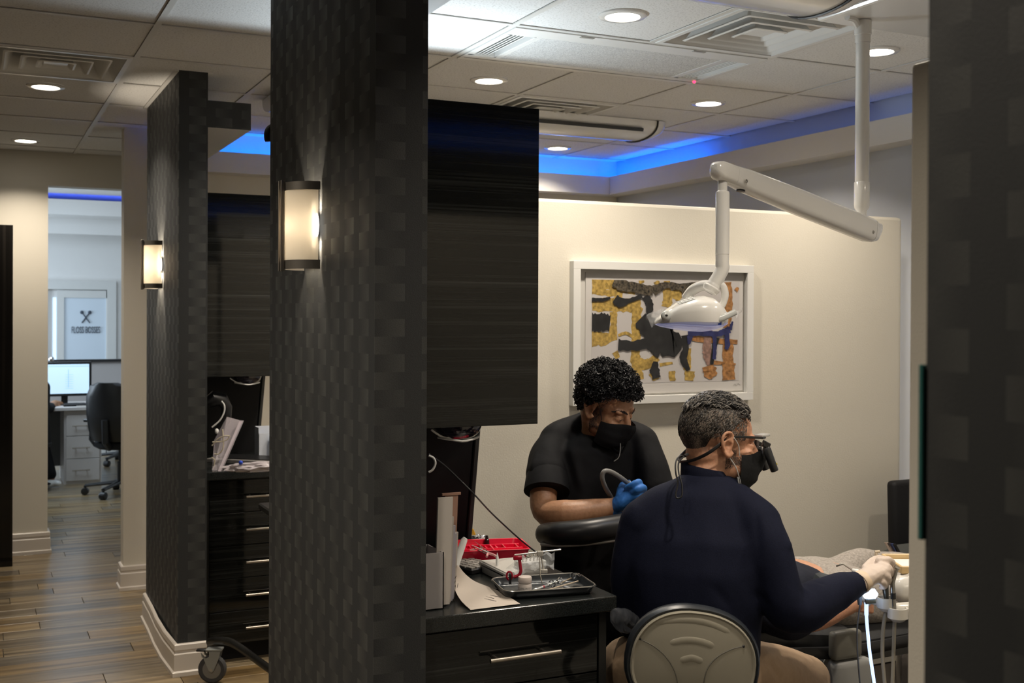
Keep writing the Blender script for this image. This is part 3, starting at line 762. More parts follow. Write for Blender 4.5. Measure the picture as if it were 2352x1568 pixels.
# ================================================================== CABINETS
ZW = .91
xr_u = onY(1237, 600, 2.95).x; zu0 = onY(1237, 973, 2.95).z; zu1 = onY(1237, 250, 2.95).z
def upper(label):
    t = thing('upper_cabinet', label, 'cabinet', ((FX1+xr_u)/2, 3.12, zu0), 'glossy dark upper cabinets on the fin walls')
    obj('body', bx(FX1, xr_u, 2.968, 3.30, zu0, zu1), LAMB, t)
    d = obj('door', bx(FX1+.002, xr_u, 2.95, 2.967, zu0, zu1, .001), LAM, t, label='glossy streaked dark door')
    q = onY(985.5, 249, 2.95)
    bm = B(); lathe(bm, [(.005, 0), (.006, .004), (.003, .008)], V3(FX1+.012, 2.95, q.z), 10, (0, -1, 0)); obj('knob', bm, NICK, d)
    return t
u1 = upper('near glossy dark upper cabinet hanging beside the middle dark fin wall')
copy_tree(u1, (0, FARY-NEARY, 0), 'further glossy dark upper cabinet seen between the two dark fin walls')
xr_b = onZ(1421, 1369, ZW).x; yf = (onZ(1421, 1369, ZW).y+onZ(992, 1416, ZW).y)/2
yb = yf+.74
def base(label):
    x0, x1 = FX1+.002, xr_b-.02
    t = thing('drawer_cabinet', label, 'cabinet', ((x0+x1)/2, yf+.35, 0), 'dark drawer cabinets under the granite tops')
    obj('side_panel', bx(x1-.022, x1, yf+.022, yb-.02, .0, ZW-.04), LAMB, t); obj('side_panel', bx(x0, x0+.022, yf+.022, yb-.02, 0, ZW-.04), LAMB, t)
    obj('body', bx(x0+.023, x1-.023, yf+.048, yb-.02, .095, ZW-.045), LAMB, t)
    obj('kick_board', bx(x0+.023, x1-.023, yf+.09, yf+.105, 0, .094), BLKM, t)
    hx = (onY(1135, 1510, yf-.03).x, onY(1297, 1495, yf-.03).x)
    for k in range(5):
        z1 = ZW-.048-k*.155; z0 = z1-.152
        d = obj('drawer', bx(x0+.025, x1-.025, yf+.026, yf+.046, z0, z1, .0012), LAM, t)
        hz = (z0+z1)/2+(.0)
        bm = B(); tube(bm, [V3(hx[0], yf-.008, hz), V3(hx[1], yf-.008, hz)], .006, 12)
        for xx in (hx[0]+.022, hx[1]-.04): tube(bm, [V3(xx, yf-.008, hz), V3(xx, yf+.027, hz)], .0045, 8)
        obj('handle', bm, NICK, d, True, label='brushed metal bar handle')
    return t
b1 = base('dark drawer cabinet in front of the seated clinician, standing beside the near fin wall')
copy_tree(b1, (0, FARY-NEARY, 0), 'dark drawer cabinet with five bar handles seen between the two fin walls')
def top(label):
    t = thing('granite_worktop', label, 'worktop', ((FX1+xr_b)/2, (yf+yb)/2, ZW-.04), 'speckled dark granite worktops')
    obj('slab', bx(FX1+.001, xr_b, yf, yb, ZW-.0395, ZW, .003, 2), STONE, t); return t
w1 = top('speckled dark granite worktop carrying the red tub and the dark tray')
copy_tree(w1, (0, FARY-NEARY, 0), 'speckled dark granite worktop carrying the clear leaflet stand, between the fin walls')
# dark domed pod under each upper cabinet
PURP = mat('dark_purple_gloss', (.014, .009, .020), .15, Coat_Weight=.5)
def pod(label):
    c = onY(1047, 983, 3.045); c.z = zu0
    t = thing('domed_pod', label, 'equipment pod', c, 'dark domed pods under the upper cabinets')
    R = .074
    bm = B(); lathe(bm, [(R, -.001), (R*1.01, -.008), (R*.93, -.022), (R*.74, -.036), (R*.45, -.045), (.002, -.049)], c, 32); obj('bowl', bm, PURP, t, True)
    bm = B(); tube(bm, [c+V3(math.cos(a)*R*.86-.004, -R*.35+math.sin(a)*R*.6, -.044+.01*abs(math.cos(a))) for a in [PI+.1+PI*.88*k/12 for k in range(13)]], .0035, 6); obj('rim_strip', bm, WPLM, t, True, label='pale curved strip')
    bm = B(); tube(bm, [c+V3(-R*1.3+.02*k/8, -R*.3, -.012-.03*math.sin(PI*k/8)) if False else c+V3(-R*1.25+R*1.3*k/8, -R*.55, -.010-.026*math.sin(PI*.9*k/8)) for k in range(9)], .003, 6); obj('cord', bm, WPLM, t, True)
    return t
p1_ = pod('dark purple domed pod with a pale strip under the near upper cabinet')
copy_tree(p1_, (0, FARY-NEARY, 0), 'dark domed pod with a pale strip under the further upper cabinet')
# monitors turned away on the worktops
def monitor(label):
    yy = 3.31
    bl = onY(1074, 1268, yy); tr = onY(1097, 985, yy)
    t = thing('tilted_monitor', label, 'monitor', (bl.x-.12, yy+.02, ZW), 'black monitors standing on the worktops')
    k = (tr.x-bl.x)/(tr.z-bl.z); ax = V3(k, 0, 1).normalized(); hgt = (zu0-.012-bl.z)/ax.z
    sx = V3(1, .10, 0).normalized(); nn = ax.cross(sx).normalized()
    w = .36; c = V3(bl.x, yy, bl.z)+ax*hgt/2-sx*w/2
    bm = B(); obox(bm, c, sx*(w/2-.018), ax*hgt/2, nn*.016, .006); obj('rear_shell', bm, BLKM, t)
    bm = B(); obox(bm, c+sx*(w/2-.0085), sx*.009, ax*hgt/2, nn*.02, .003); obj('side_edge', bm, mat('charcoal_plastic', (.022, .024, .025), .4), t)
    bm = B(); obox(bm, c-nn*.0175 if (c-nn).y > c.y else c+nn*.0175, sx*(w/2-.02), ax*(hgt/2-.01), nn*.001); obj('screen', bm, mat('dark_screen', (.01, .01, .012), .08), t)
    bm = B(); obox(bm, V3(c.x, yy+.05, ZW+.05), V3(.03, 0, 0), V3(0, .02, 0), V3(0, 0, .05)); box(bm, c.x-.09, c.x+.09, yy+.0, yy+.13, ZW, ZW+.01, .003); obj('stand', bm, BLKM, t)
    return t
m1 = monitor('black monitor turned away behind the white file holder on the near worktop')
m2 = copy_tree(m1, (-.035, FARY-NEARY, 0.005), 'black monitor turned away behind the clear leaflet stand on the far worktop')

# ================================================================== FRAMED PRINT
yfp = YP-.036
a, b_, c_ = onY(1318, 596, yfp), onY(1732, 612, yfp), onY(1732, 918, yfp)
fx0, fx1, fz1, fz0 = a.x, b_.x, (a.z+b_.z)/2, c_.z
fw = onY(1334, 700, yfp).x-fx0
FRAMEW = mat('frame_white', (.74, .73, .70), .4); PAPER = mat('art_paper', (.68, .65, .62), .8); MATB = mat('mat_board', (.70, .68, .64), .8)
t = thing('framed_print', 'white framed abstract print in gold, black and blue on the low cream partition', 'picture', ((fx0+fx1)/2, YP, fz0))
for nm, q in (('frame_rail', (fx0, fx1, fz1-fw, fz1)), ('frame_rail', (fx0, fx1, fz0, fz0+fw)), ('frame_rail', (fx0, fx0+fw, fz0+fw, fz1-fw)), ('frame_rail', (fx1-fw, fx1, fz0+fw, fz1-fw))):
    obj(nm, bx(q[0], q[1], yfp, YP-.001, q[2], q[3], .001), FRAMEW, t)
obj('mat_board', bx(fx0+fw, fx1-fw, YP-.010, YP-.001, fz0+fw, fz1-fw), MATB, t)
ya = YP-.0165
def ap(x, y, lift=0): return onY(x, y, ya-lift)
pa, pb = ap(1345.5, 640), ap(1707, 640); pz1 = (ap(1345, 626).z+ap(1707, 632).z)/2; pz0 = ap(1707, 896).z
obj('paper', bx(pa.x, pb.x, ya, YP-.011, pz0, pz1), PAPER, t)
obj('print_ground', bx(ap(1359, 700).x, ap(1698, 700).x, ya-.0006, ya, ap(1690, 874).z, (ap(1359, 641).z+ap(1698, 647).z)/2), mat('print_ground', (.62, .585, .57), .8), t)
GOLD = mat('gold_paint', (.48, .32, .085), .45, vary=.45, scale=70, bump=.3); INKB = mat('black_paint', (.020, .020, .021), .6, vary=.5, scale=30)
INKM = mat('black_dry_brush', (.08, .065, .045), .6, vary=1.0, scale=110); BLUEP = mat('blue_paint', (.030, .035, .13), .55, vary=.4, scale=40)
RUST = mat('rust_paint', (.42, .20, .07), .5, vary=.45, scale=60, bump=.6); PINKP = mat('mauve_paint', (.33, .20, .16), .5, vary=.4, scale=60)
rs_ = random.Random(11)
def stroke(bm, pts, w, lift, rough=.17):
    """one brush stroke: a flat ribbon in the picture plane with ragged edges; points and widths in photo pixels"""
    P = spline([V3(x, y, 0) for x, y in pts], 6); n = len(P); Lp, Rp = [], []
    for i, p in enumerate(P):
        tt = P[min(i+1, n-1)]-P[max(i-1, 0)]; tt.normalize(); nn = V3(-tt.y, tt.x, 0)
        ww = w if not isinstance(w, (list, tuple)) else w[min(int(i/6), len(w)-1)]*(1-(i/6) % 1)+w[min(int(i/6)+1, len(w)-1)]*((i/6) % 1)
        Lp.append(p+nn*ww*.5*(1+rs_.uniform(-rough, rough))); Rp.append(p-nn*ww*.5*(1+rs_.uniform(-rough, rough)))
    def cl(q): return ap(min(max(q.x, 1359.5), 1697.5), min(max(q.y, 641.5+(q.x-1359)*.018), 874.5), lift)
    L2 = [bm.verts.new(cl(q)) for q in Lp]; R2 = [bm.verts.new(cl(q)) for q in Rp]
    for i in range(n-1):
        try: bm.faces.new((L2[i], L2[i+1], R2[i+1], R2[i]))
        except ValueError: pass
    return bm
def strokes(name, m, lst, lift):
    for i, (pts, w) in enumerate(lst): obj(name, stroke(B(), pts, w, lift+i*.00006), m, t)
strokes('gold_stroke', GOLD, [
    ([(1359, 655), (1400, 650), (1440, 662), (1460, 672)], [30, 34, 26, 10]), ([(1359, 668), (1390, 672), (1430, 676)], 14),
    ([(1360, 702), (1400, 700), (1440, 702), (1475, 715)], [26, 34, 30, 14]), ([(1461, 688), (1462, 740), (1459, 800), (1461, 835), (1468, 872)], [20, 22, 20, 24, 22]),
    ([(1408, 716), (1409, 745), (1407, 780)], [18, 14, 20]), ([(1359, 778), (1390, 778), (1415, 772)], [34, 28, 12]),
    ([(1532, 645), (1533, 690), (1530, 705)], [16, 22, 20]), ([(1550, 665), (1556, 680), (1558, 690)], [22, 24, 10]),
    ([(1455, 835), (1490, 835), (1510, 820)], [24, 26, 16]), ([(1412, 808), (1420, 822)], [14, 10]), ([(1515, 838), (1545, 833)], [8, 5]),
    ([(1543, 852), (1545, 875)], [16, 14]), ([(1578, 800), (1580, 830), (1578, 850)], [18, 14, 16]), ([(1585, 852), (1583, 874)], [24, 20]),
    ([(1472, 642), (1475, 650)], 12), ([(1395, 642), (1402, 655)], 10), ([(1505, 645), (1512, 652)], 12), ([(1420, 770), (1440, 765), (1458, 778)], [6, 8, 6]),
    ([(1500, 855), (1508, 872)], [22, 16])], .0008)
strokes('rust_stroke', RUST, [([(1672, 648), (1674, 690), (1670, 730), (1668, 752)], [14, 18, 20, 14]), ([(1673, 790), (1672, 830), (1675, 872)], [22, 26, 28]),
    ([(1690, 661), (1697, 668)], [8, 12]), ([(1590, 776), (1640, 782), (1694, 785)], [12, 14, 10]), ([(1626, 840), (1630, 855), (1624, 868)], [30, 32, 14]), ([(1640, 832), (1690, 836)], [10, 4])], .0022)
strokes('mauve_stroke', PINKP, [([(1630, 752), (1624, 790), (1626, 815), (1630, 838)], [12, 18, 24, 12])], .0030)
strokes('black_stroke', INKB, [
    ([(1359, 739), (1380, 740), (1401, 742)], [40, 40, 38]), ([(1483, 680), (1492, 700), (1490, 722), (1482, 745)], [18, 18, 12, 18]),
    ([(1359, 688), (1385, 688), (1402, 684)], [9, 8, 6]), ([(1412, 686), (1425, 694), (1445, 690), (1475, 680)], [20, 22, 10, 10]),
    ([(1470, 732), (1505, 765), (1540, 785), (1565, 775)], [34, 62, 70, 26]), ([(1420, 792), (1455, 794), (1490, 790), (1520, 800)], [26, 22, 26, 44]),
    ([(1500, 745), (1480, 752), (1474, 748)], [20, 16, 10]), ([(1572, 770), (1575, 800), (1570, 825), (1582, 850)], [16, 14, 18, 10]), ([(1506, 830), (1504, 850), (1508, 868)], [10, 22, 18]),
    ([(1646, 775), (1640, 800), (1634, 836)], [14, 10, 8]), ([(1530, 800), (1544, 815)], [16, 10])], .0036)
strokes('dry_brush_stroke', INKM, [([(1408, 648), (1430, 655), (1470, 662), (1500, 668)], [18, 26, 24, 22]), ([(1500, 668), (1530, 655), (1570, 658), (1640, 648)], [22, 14, 16, 12]), ([(1570, 660), (1580, 672)], [20, 24])], .0048)
strokes('blue_stroke', BLUEP, [([(1580, 766), (1610, 764), (1650, 766), (1676, 756)], [12, 14, 12, 16]), ([(1676, 757), (1683, 738)], [10, 4]), ([(1585, 772), (1582, 790)], [14, 6]), ([(1641, 770), (1642, 800), (1640, 825)], [10, 8, 8]), ([(1669, 764), (1671, 790), (1668, 802)], [10, 12, 8])], .0058)
bm = B(); tube(bm, spline([ap(1684, 885, .001), ap(1688, 881, .001), ap(1691, 885, .001), ap(1695, 880, .001), ap(1700, 884, .001)], 4), .0006, 4); obj('signature', bm, GPL, t)
m_, nt_, b2_ = nodes('picture_glazing'); setin(b2_, Base_Color=(0, 0, 0, 1), Roughness=.02, Alpha=.05, Specular_IOR_Level=.6)
obj('glazing', bx(fx0+fw, fx1-fw, yfp+.008, yfp+.0095, fz0+fw, fz1-fw), m_, t, label='clear reflective glazing')

# ================================================================== NEAR WORKTOP ITEMS
WPAP = mat('white_paper', (.50, .46, .42), .8); GREYW = mat('pale_card', (.40, .38, .42), .7)
c = onZ(1019, 1398, ZW)
t = thing('file_holder', 'white upright file holder packed with papers beside the near fin wall', 'file holder', (c.x-.06, c.y+.05, ZW))
zt = at(1005, 1252, 2.93).z
bm = B(); x0, x1, y0, y1 = FX1+.012, c.x, c.y, c.y+.11
for q in ((x0, x1, y0, y0+.003, ZW, zt), (x1-.003, x1, y0, y1, ZW, zt), (x0, x0+.003, y0, y1, ZW, zt), (x0, x1, y1-.003, y1, ZW, zt), (x0, x1, y0, y1, ZW, ZW+.003)): box(bm, *q)
obj('holder', bm, mat('milky_plastic', (.36, .34, .34), .4), t)
for k, (px_, py_, w_, mm) in enumerate(((1000, 1130, .012, WPAP), (1004, 1175, .012, WPAP), (1010, 1195, .008, GREYW), (1015, 1214, .008, GREYW), (1020, 1212, .004, WPAP))):
    p = at(px_, py_, 2.95+.012*k)
    bm = B(); obox(bm, V3(p.x-.012, y0+.02+.014*k, (ZW+.006+p.z)/2), V3(.02, 0, .0), V3(0, .0035, 0), V3(.004, 0, (p.z-ZW-.006)/2)); obj('paper_bundle', bm, mm, t)
p = at(1004, 1121, 3.05); bm = B(); obox(bm, V3(p.x-.006, y1-.02, (p.z+ZW)/2+.05), V3(.018, 0, 0), V3(0, .002, 0), V3(.003, 0, (p.z-ZW)/2-.05)); box(bm, p.x-.03, p.x+.022, y1-.024, y1-.018, p.z-.002, p.z+.004); obj('divider_card', bm, mat('brown_card', (.30, .17, .12), .7), t)
t = thing('white_handset', 'white handset leaning up from a small white cradle beside the file holder', 'handset', onZ(1034, 1368, ZW+.0))
p = onZ(1034, 1364, ZW); bm = B(); box(bm, p.x-.022, p.x+.016, p.y+.012, p.y+.06, ZW, ZW+.028, .006, 2); obj('cradle', bm, WPLM, t, True)
bm = B(); tube(bm, [at(1033, 1352, 3.0), at(1040, 1318, 3.02), at(1046, 1296, 3.03), at(1066, 1240, 3.06), at(1069, 1235, 3.06)], [(.012, .007), (.013, .008), (.011, .007), (.009, .006), (.006, .004)], 12, VW); obj('handle', bm, WPLM, t, True)
bm = B(); obox(bm, at(1029, 1290, 3.05), RT*.006+UP*.004, UP*.010+RT*.004, VW*.004, .002); obj('grey_pad', bm, GPL, t)
# curled paper sheet
bm = B()
A = [onZ(1081, 1400, ZW+.003), at(1060, 1380, 2.89), at(1046, 1356, 2.935), at(1041, 1330, 2.95), at(1044, 1312, 2.94), at(1050, 1298, 2.937)]
Bq = [onZ(1195, 1386, ZW+.003), onZ(1152, 1360, ZW+.003), onZ(1122, 1347, ZW+.005), at(1090, 1334, 3.06), at(1068, 1317, 3.04), at(1053, 1298, 2.98)]
A, Bq = spline(A, 5), spline(Bq, 5)
g = [[bm.verts.new(a.lerp(b, j/8)) for j in range(9)] for a, b in zip(A, Bq)]
for i in range(len(g)-1):
    for j in range(8): bm.faces.new((g[i][j], g[i+1][j], g[i+1][j+1], g[i][j+1]))
for v in bm.verts: v.co.z = max(v.co.z, ZW+.0025)
g2 = [[bm.verts.new(v.co+VW*.0005-V3(0, 0, .0008)) for v in row] for row in g]
for i in range(len(g)-1):
    for j in range(8): bm.faces.new((g2[i][j+1], g2[i+1][j+1], g2[i+1][j], g2[i][j]))
t = obj('paper_sheet', bm, mat('note_paper', (.60, .53, .46), .75), None, 2, loc=onZ(1120, 1380, ZW)); tag(t, 'curled sheet of handwritten notes lying at the front of the near worktop', 'paper')
bm = B()
for a, b in (((1080, 1373), (1088, 1370)), ((1082, 1376), (1095, 1379)), ((1085, 1370), (1092, 1380)), ((1088, 1378), (1094, 1374)), ((1110, 1368), (1135, 1374)), ((1112, 1374), (1140, 1380)), ((1125, 1366), (1150, 1371)), ((1098, 1358), (1106, 1362)), ((1088, 1352), (1100, 1360))):
    tube(bm, [onZ(*a, ZW+.0048), onZ(*b, ZW+.0048)], .0006, 4)
for a, b in (((1043.5, 1341), (1046, 1333)), ((1044.5, 1329), (1048, 1322)), ((1050, 1349), (1052, 1339)), ((1046, 1348), (1046, 1343))):
    tube(bm, [at(*a, 2.932), at(*b, 2.93)], .0007, 4)
obj('handwriting', bm, mat('pencil', (.10, .08, .08), .7), t)
# keyboard
t = thing('keyboard', 'black keyboard with pale keys half under the red tub on the near worktop', 'keyboard', onZ(1080, 1306, ZW))
c = onZ(1071, 1305, ZW); dx = V3(.35, -.93, 0).normalized(); dy = V3(.93, .35, 0).normalized()
c = c-dx*.01
bm = B(); obox(bm, c+V3(0, 0, .008), dx*.085, dy*.052, V3(0, 0, .008), .003); obj('case', bm, BLK, t)
for r in range(5):
    for k in range(6):
        bm = B(); obox(bm, c+dx*(-.07+k*.028)+dy*(-.04+r*.02)+V3(0, 0, .018), dx*.0115, dy*.0078, V3(0, 0, .0025), .001); obj('key', bm, mat('pale_key', (.34, .32, .29), .5), t)
# red tub with dividers
REDP = mat('red_plastic', (.85, .008, .055), .28, Coat_Weight=.3)
c0 = V3(1.275, 3.075, ZW+.001); ux = V3(.97, -.24, 0).normalized(); uy = V3(.24, .97, 0).normalized()
tw, tl, thh = .235, .165, .042
t = thing('instrument_tub', 'bright red divided instrument tub behind the grey box on the near worktop', 'tub', c0+ux*tw/2+uy*tl/2)
def tp(a, b, z): return c0+ux*a+uy*b+V3(0, 0, z)
def rr(a0, a1, b0, b1, z, r=.02, k=4):
    o = []
    for sx, sy, st in ((a1-r, b1-r, 0), (a0+r, b1-r, 1), (a0+r, b0+r, 2), (a1-r, b0+r, 3)):
        for q in range(k+1):
            an = (st+q/k)*PI/2; o.append(tp(sx+math.cos(an)*r, sy+math.sin(an)*r, z))
    return o
bm = B(); rings(bm, [rr(.012, tw-.012, .012, tl-.012, .0), rr(.0, tw, .0, tl, thh-.003), rr(-.006, tw+.006, -.006, tl+.006, thh), rr(.003, tw-.003, .003, tl-.003, thh), rr(.015, tw-.015, .015, tl-.015, .003), rr(.1, tw-.1, .09, tl-.09, .003)], True); obj('shell', bm, REDP, t, True)
for a, b, c2, d in ((.012, .055, tw-.012, .055), (.012, .11, tw-.012, .11), (.13, .014, .13, .055), (.17, .055, .17, .11), (.21, .055, .21, .11)):
    p, q = tp(a, b, .019), tp(c2, d, .019); dd = (q-p)/2; nn = V3(-dd.y, dd.x, 0).normalized()*.002
    bm = B(); obox(bm, (p+q)/2, dd, nn, V3(0, 0, .018), .001); obj('divider', bm, REDP, t)
for k in range(9):
    bm = B(); obox(bm, tp(.02+k*.016, .088, .022), ux*.003, uy*.022, V3(0, 0, .012+.002*(k % 2)), .001); obj('rack_rib', bm, REDP, t)
# things lying in the tub
p = tp(.175, .145, .003)
p = onY(1118, 1256, 3.19); p.z = ZW+.004
t = thing('dropper_bottle', 'small black dropper bottle standing in the red tub', 'bottle', p)
k = 3.55/F
bm = B(); lathe(bm, [(8.6*k, 0), (9*k, 3*k), (9*k, 17*k), (7*k, 20*k), (4*k, 21.5*k)], p, 20); obj('bottle_body', bm, mat('dark_glass', (.006, .005, .008), .12), t, True)
bm = B(); lathe(bm, [(5.6*k, 21*k), (5.9*k, 23*k), (5.5*k, 30*k), (4*k, 31*k), (3.4*k, 36*k), (2.6*k, 39*k), (.5*k, 39.5*k)], p, 18); obj('cap', bm, BLK, t, True)
bm = B(); obox(bm, p+V3(0, 0, 10*k)-VW*(8.9*k), RT*5*k, UP*4*k, VW*.0006); obj('label_patch', bm, mat('dark_label', (.12, .02, .03), .6), t)
METT = []
for i, (a, b, m2_, r_, lab, nm, cat) in enumerate((
    ((1084, 1252), (1124, 1270), WPLM, .0022, 'white plastic syringe tip lying across the red tub, nearest of the thin sticks', 'applicator', 'applicator'),
    ((1090, 1243), (1126, 1270), STEEL, .0012, 'thin steel probe lying deepest in the red tub', 'dental_probe', 'probe'),
    ((1082, 1256), (1120, 1273), STEEL, .0012, 'thin steel explorer beside the white stick in the red tub', 'dental_explorer', 'probe'))):
    pa_, pb_ = onZ(*a, ZW+thh+.002), onZ(*b, ZW+thh-.004+.006)
    bm = B(); tube(bm, [pa_, pa_.lerp(pb_, .5), pb_], [r_*.5, r_, r_], 6); tag(obj(nm, bm, m2_, None, True, loc=(pa_+pb_)/2), lab, cat)
for i, (q, lab) in enumerate((([(1098, 1268), (1106, 1253), (1111, 1266)], 'pointed white paper scrap standing in the red tub'), ([(1079, 1262), (1089, 1260), (1100, 1268), (1082, 1272)], 'flat white gauze scrap at the left of the red tub'))):
    bm = B(); poly(bm, [onY(x, y, 3.10+.0*i) for x, y in q], V3(0, .002, 0)); tag(obj('paper_scrap', bm, WPAP, None, loc=onY(*q[0], 3.10)), lab, 'paper scrap')
bm = B(); tube(bm, spline([onZ(1118, 1278, ZW+.052), onZ(1121, 1271, ZW+.055), onZ(1132, 1273, ZW+.055), onZ(1142, 1279, ZW+.05)], 4), .0035, 8); tag(obj('pink_tip', bm, mat('pink_plastic', (.75, .35, .36), .3), None, True, loc=onZ(1130, 1275, ZW)), 'pale pink curved tip lying on the front of the red tub', 'tip')
# crumpled foil bag and yellow corner
bm = B(); P0 = at(1096, 1240, 3.62)
for i in range(70):
    pass
vs = bmesh.ops.create_icosphere(bm, subdivisions=4, radius=1)['verts']
for v in vs:
    n_ = noise.noise(v.co*3.1)*.35+noise.noise(v.co*8)*.16
    v.co = P0+RT*(v.co.x*.032*(1+n_))+UP*(v.co.z*.018*(1+n_)-.002)+VW*(v.co.y*.03*(1+n_))
tag(obj('foil_wrap', bm, mat('foil', (.62, .62, .64), .16, .9), None, loc=V3(P0.x, P0.y, ZW)), 'crumpled silver foil wrap behind the red tub', 'foil wrap')
bm = B(); obox(bm, at(1083, 1222, 3.66), RT*.010+UP*.002, UP*.010-RT*.004, VW*.004, .002); tag(obj('yellow_clip', bm, mat('yellow_plastic', (.75, .38, .02), .4), None, loc=at(1083, 1228, 3.66)), 'small yellow clip sticking up beside the monitor edge', 'clip')
# grey instrument box with bur block on it
gx_0, gx_1, gy_0, gy_1, gz = 1.318, 1.452, 2.805, 2.985, ZW+.030
t = thing('instrument_box', 'flat pale grey instrument box between the red tub and the dark tray', 'box', ((gx_0+gx_1)/2, (gy_0+gy_1)/2, ZW))
obj('case', bx(gx_0, gx_1, gy_0, gy_1, ZW, gz, .006, 2), mat('grey_enamel', (.30, .295, .28), .35), t, True)
obj('lid_plate', bx(gx_0+.006, gx_1-.006, gy_0+.006, gy_1-.006, gz, gz+.002, .001), mat('pale_enamel', (.55, .53, .49), .4), t)
obj('edge_line', bx(gx_0-.0006, gx_0, gy_0+.012, gy_1-.02, gz-.009, gz-.006), BLK, t)
p = onZ(1142, 1298, gz+.002); t = thing('pointed_cone', 'small white pointed cone standing on the grey instrument box', 'cone', p)
bm = B(); lathe(bm, [(.0045, 0), (.0045, .022), (.0005, .036)], p, 8); obj('cone_body', bm, WPLM, t)
p = onZ(1200, 1330, gz+.002)
q0, q1 = V3(1.372, 2.812, gz+.002), V3(1.45, 2.86, gz+.024)
t = thing('bur_block', 'white block of small drill burs behind the dark tray', 'bur block', ((q0.x+q1.x)/2, (q0.y+q1.y)/2, q0.z))
obj('block', bx(q0.x, q1.x, q0.y, q1.y, q0.z, q1.z, .002), WPLM, t)
for k in range(6):
    for r in range(2):
        c = V3(q0.x+.010+k*.0115, q0.y+.012+r*.022, q1.z)
        bm = B(); lathe(bm, [(.0036, 0), (.0036, .001), (.0014, .001), (.0014, .009), (.0022, .012), (.0018, .016), (.0003, .017)], c, 8); obj('bur', bm, STEEL, t)
# x-ray positioning frame: red holder, metal rod, grey clip with legs
D3 = 3.06
t = thing('positioning_frame', 'red holder with a metal rod and grey clip standing over the dark tray', 'dental positioner', at(1182, 1340, D3))
RED2 = mat('dark_red_plastic', (.33, .004, .022), .35)
bm = B(); tube(bm, [at(1182, 1274.5, D3), at(1288, 1262, D3+.03)], .0022, 8); obj('rod', bm, STEEL, t, True)
bm = B(); obox(bm, at(1189, 1281, D3), RT*.012, UP*.0055, VW*.006, .002); tube(bm, spline([at(1193, 1285, D3), at(1195, 1300, D3), at(1196, 1312, D3), at(1191, 1321, D3), at(1180, 1325, D3)], 4), [.0045]*17, 10); obj('red_arm', bm, RED2, t, True)
bm = B(); c = at(1170, 1322, D3); tube(bm, [c+RT*(math.cos(a)*.0075)+UP*(math.sin(a)*.011) for a in [2*PI*k/16 for k in range(17)]], .0028, 8); obj('red_ring', bm, RED2, t, True)
bm = B(); obox(bm, at(1171.5, 1328, D3-.012), RT*.0035, UP*.0145, VW*.006, .002); obj('roller', bm, BLK, t)
GRC = mat('grey_clip', (.42, .40, .36), .4)
bm = B(); obox(bm, at(1240.5, 1271, D3+.015), RT*.009, UP*.007, VW*.006, .002); obj('clip', bm, GRC, t)
bm = B(); tube(bm, [at(1239, 1277, D3+.01), at(1240, 1300, D3), at(1241, 1322, D3-.01), at(1246, 1340, D3-.015)], [.0016, .0018, .0018, .001], 8); obj('leg', bm, STEEL, t, True)
bm = B(); tube(bm, [at(1243, 1277, D3+.02), at(1247, 1300, D3+.02), at(1249, 1310, D3+.02)], .0024, 8); obox(bm, at(1249, 1311, D3+.015), RT*.010, UP*.0045, VW*.006, .001); obj('leg', bm, GRC, t, True)
bm = B(); sheet(bm, at(1160, 1306, 3.13), at(1200, 1278, 3.14), at(1232, 1300, 3.12), at(1180, 1325, 3.11), 10, 8, .012, 3); sheet(bm, at(1205, 1280, 3.14), at(1274, 1266, 3.16), at(1272, 1304, 3.15), at(1228, 1312, 3.13), 10, 8, .012, 5)
bmesh.ops.remove_doubles(bm, verts=bm.verts[:], dist=.0001)
tag(obj('plastic_pouch', bm, FILM, None, True, loc=at(1215, 1300, 3.13)), 'crumpled clear plastic pouch behind the red and metal positioner', 'plastic pouch')
# dark tray and its contents
t0 = V3(1.385, 2.705, ZW); ux, uy = V3(.985, -.17, 0).normalized(), V3(.17, .985, 0).normalized()
hx_, hy_ = .127, .082
TRAYM = mat('tray_metal', (.028, .034, .040), .25, .35)
t = thing('dark_tray', 'dark rounded instrument tray at the front corner of the near worktop', 'tray', t0)
def tr_(hx2, hy2, z, r=.03, k=5):
    o = []
    for sx, sy, st in ((hx2-r, hy2-r, 0), (-hx2+r, hy2-r, 1), (-hx2+r, -hy2+r, 2), (hx2-r, -hy2+r, 3)):
        for q in range(k+1):
            an = (st+q/k)*PI/2; o.append(t0+ux*(sx+math.cos(an)*r)+uy*(sy+math.sin(an)*r)+V3(0, 0, z))
    return o
bm = B(); rings(bm, [tr_(hx_-.012, hy_-.012, 0), tr_(hx_-.006, hy_-.006, .006), tr_(hx_-.001, hy_-.001, .020), tr_(hx_+.003, hy_+.003, .0215), tr_(hx_-.003, hy_-.003, .0225), tr_(hx_-.009, hy_-.009, .006), tr_(hx_-.014, hy_-.014, .0025)], True); obj('tray_body', bm, TRAYM, t, True)
bm = B(); tube(bm, tr_(hx_-.0, hy_-.0, .0225)+[tr_(hx_, hy_, .0225)[0]], .0016, 6, caps=False); obj('rim', bm, STEEL, t, True)
p = onZ(1205.5, 1360, ZW+.003); k = (p-EYE).dot(VW)/F
t = thing('white_jar', 'small white plastic jar with a screw lid in the dark tray', 'jar', p)
bm = B(); lathe(bm, [(14.5*k, 0), (15.5*k, 2*k), (15.5*k, 18*k), (14*k, 21*k), (13*k, 23*k)], p, 28); obj('jar_body', bm, mat('jar_white', (.62, .56, .52), .35), t, True)
bm = B(); lathe(bm, [(15*k, 23*k), (15.8*k, 24.5*k), (15.8*k, 34*k), (14.8*k, 36.5*k), (1*k, 37.5*k)], p, 28); obj('lid', bm, mat('jar_lid', (.66, .58, .54), .3), t, True)
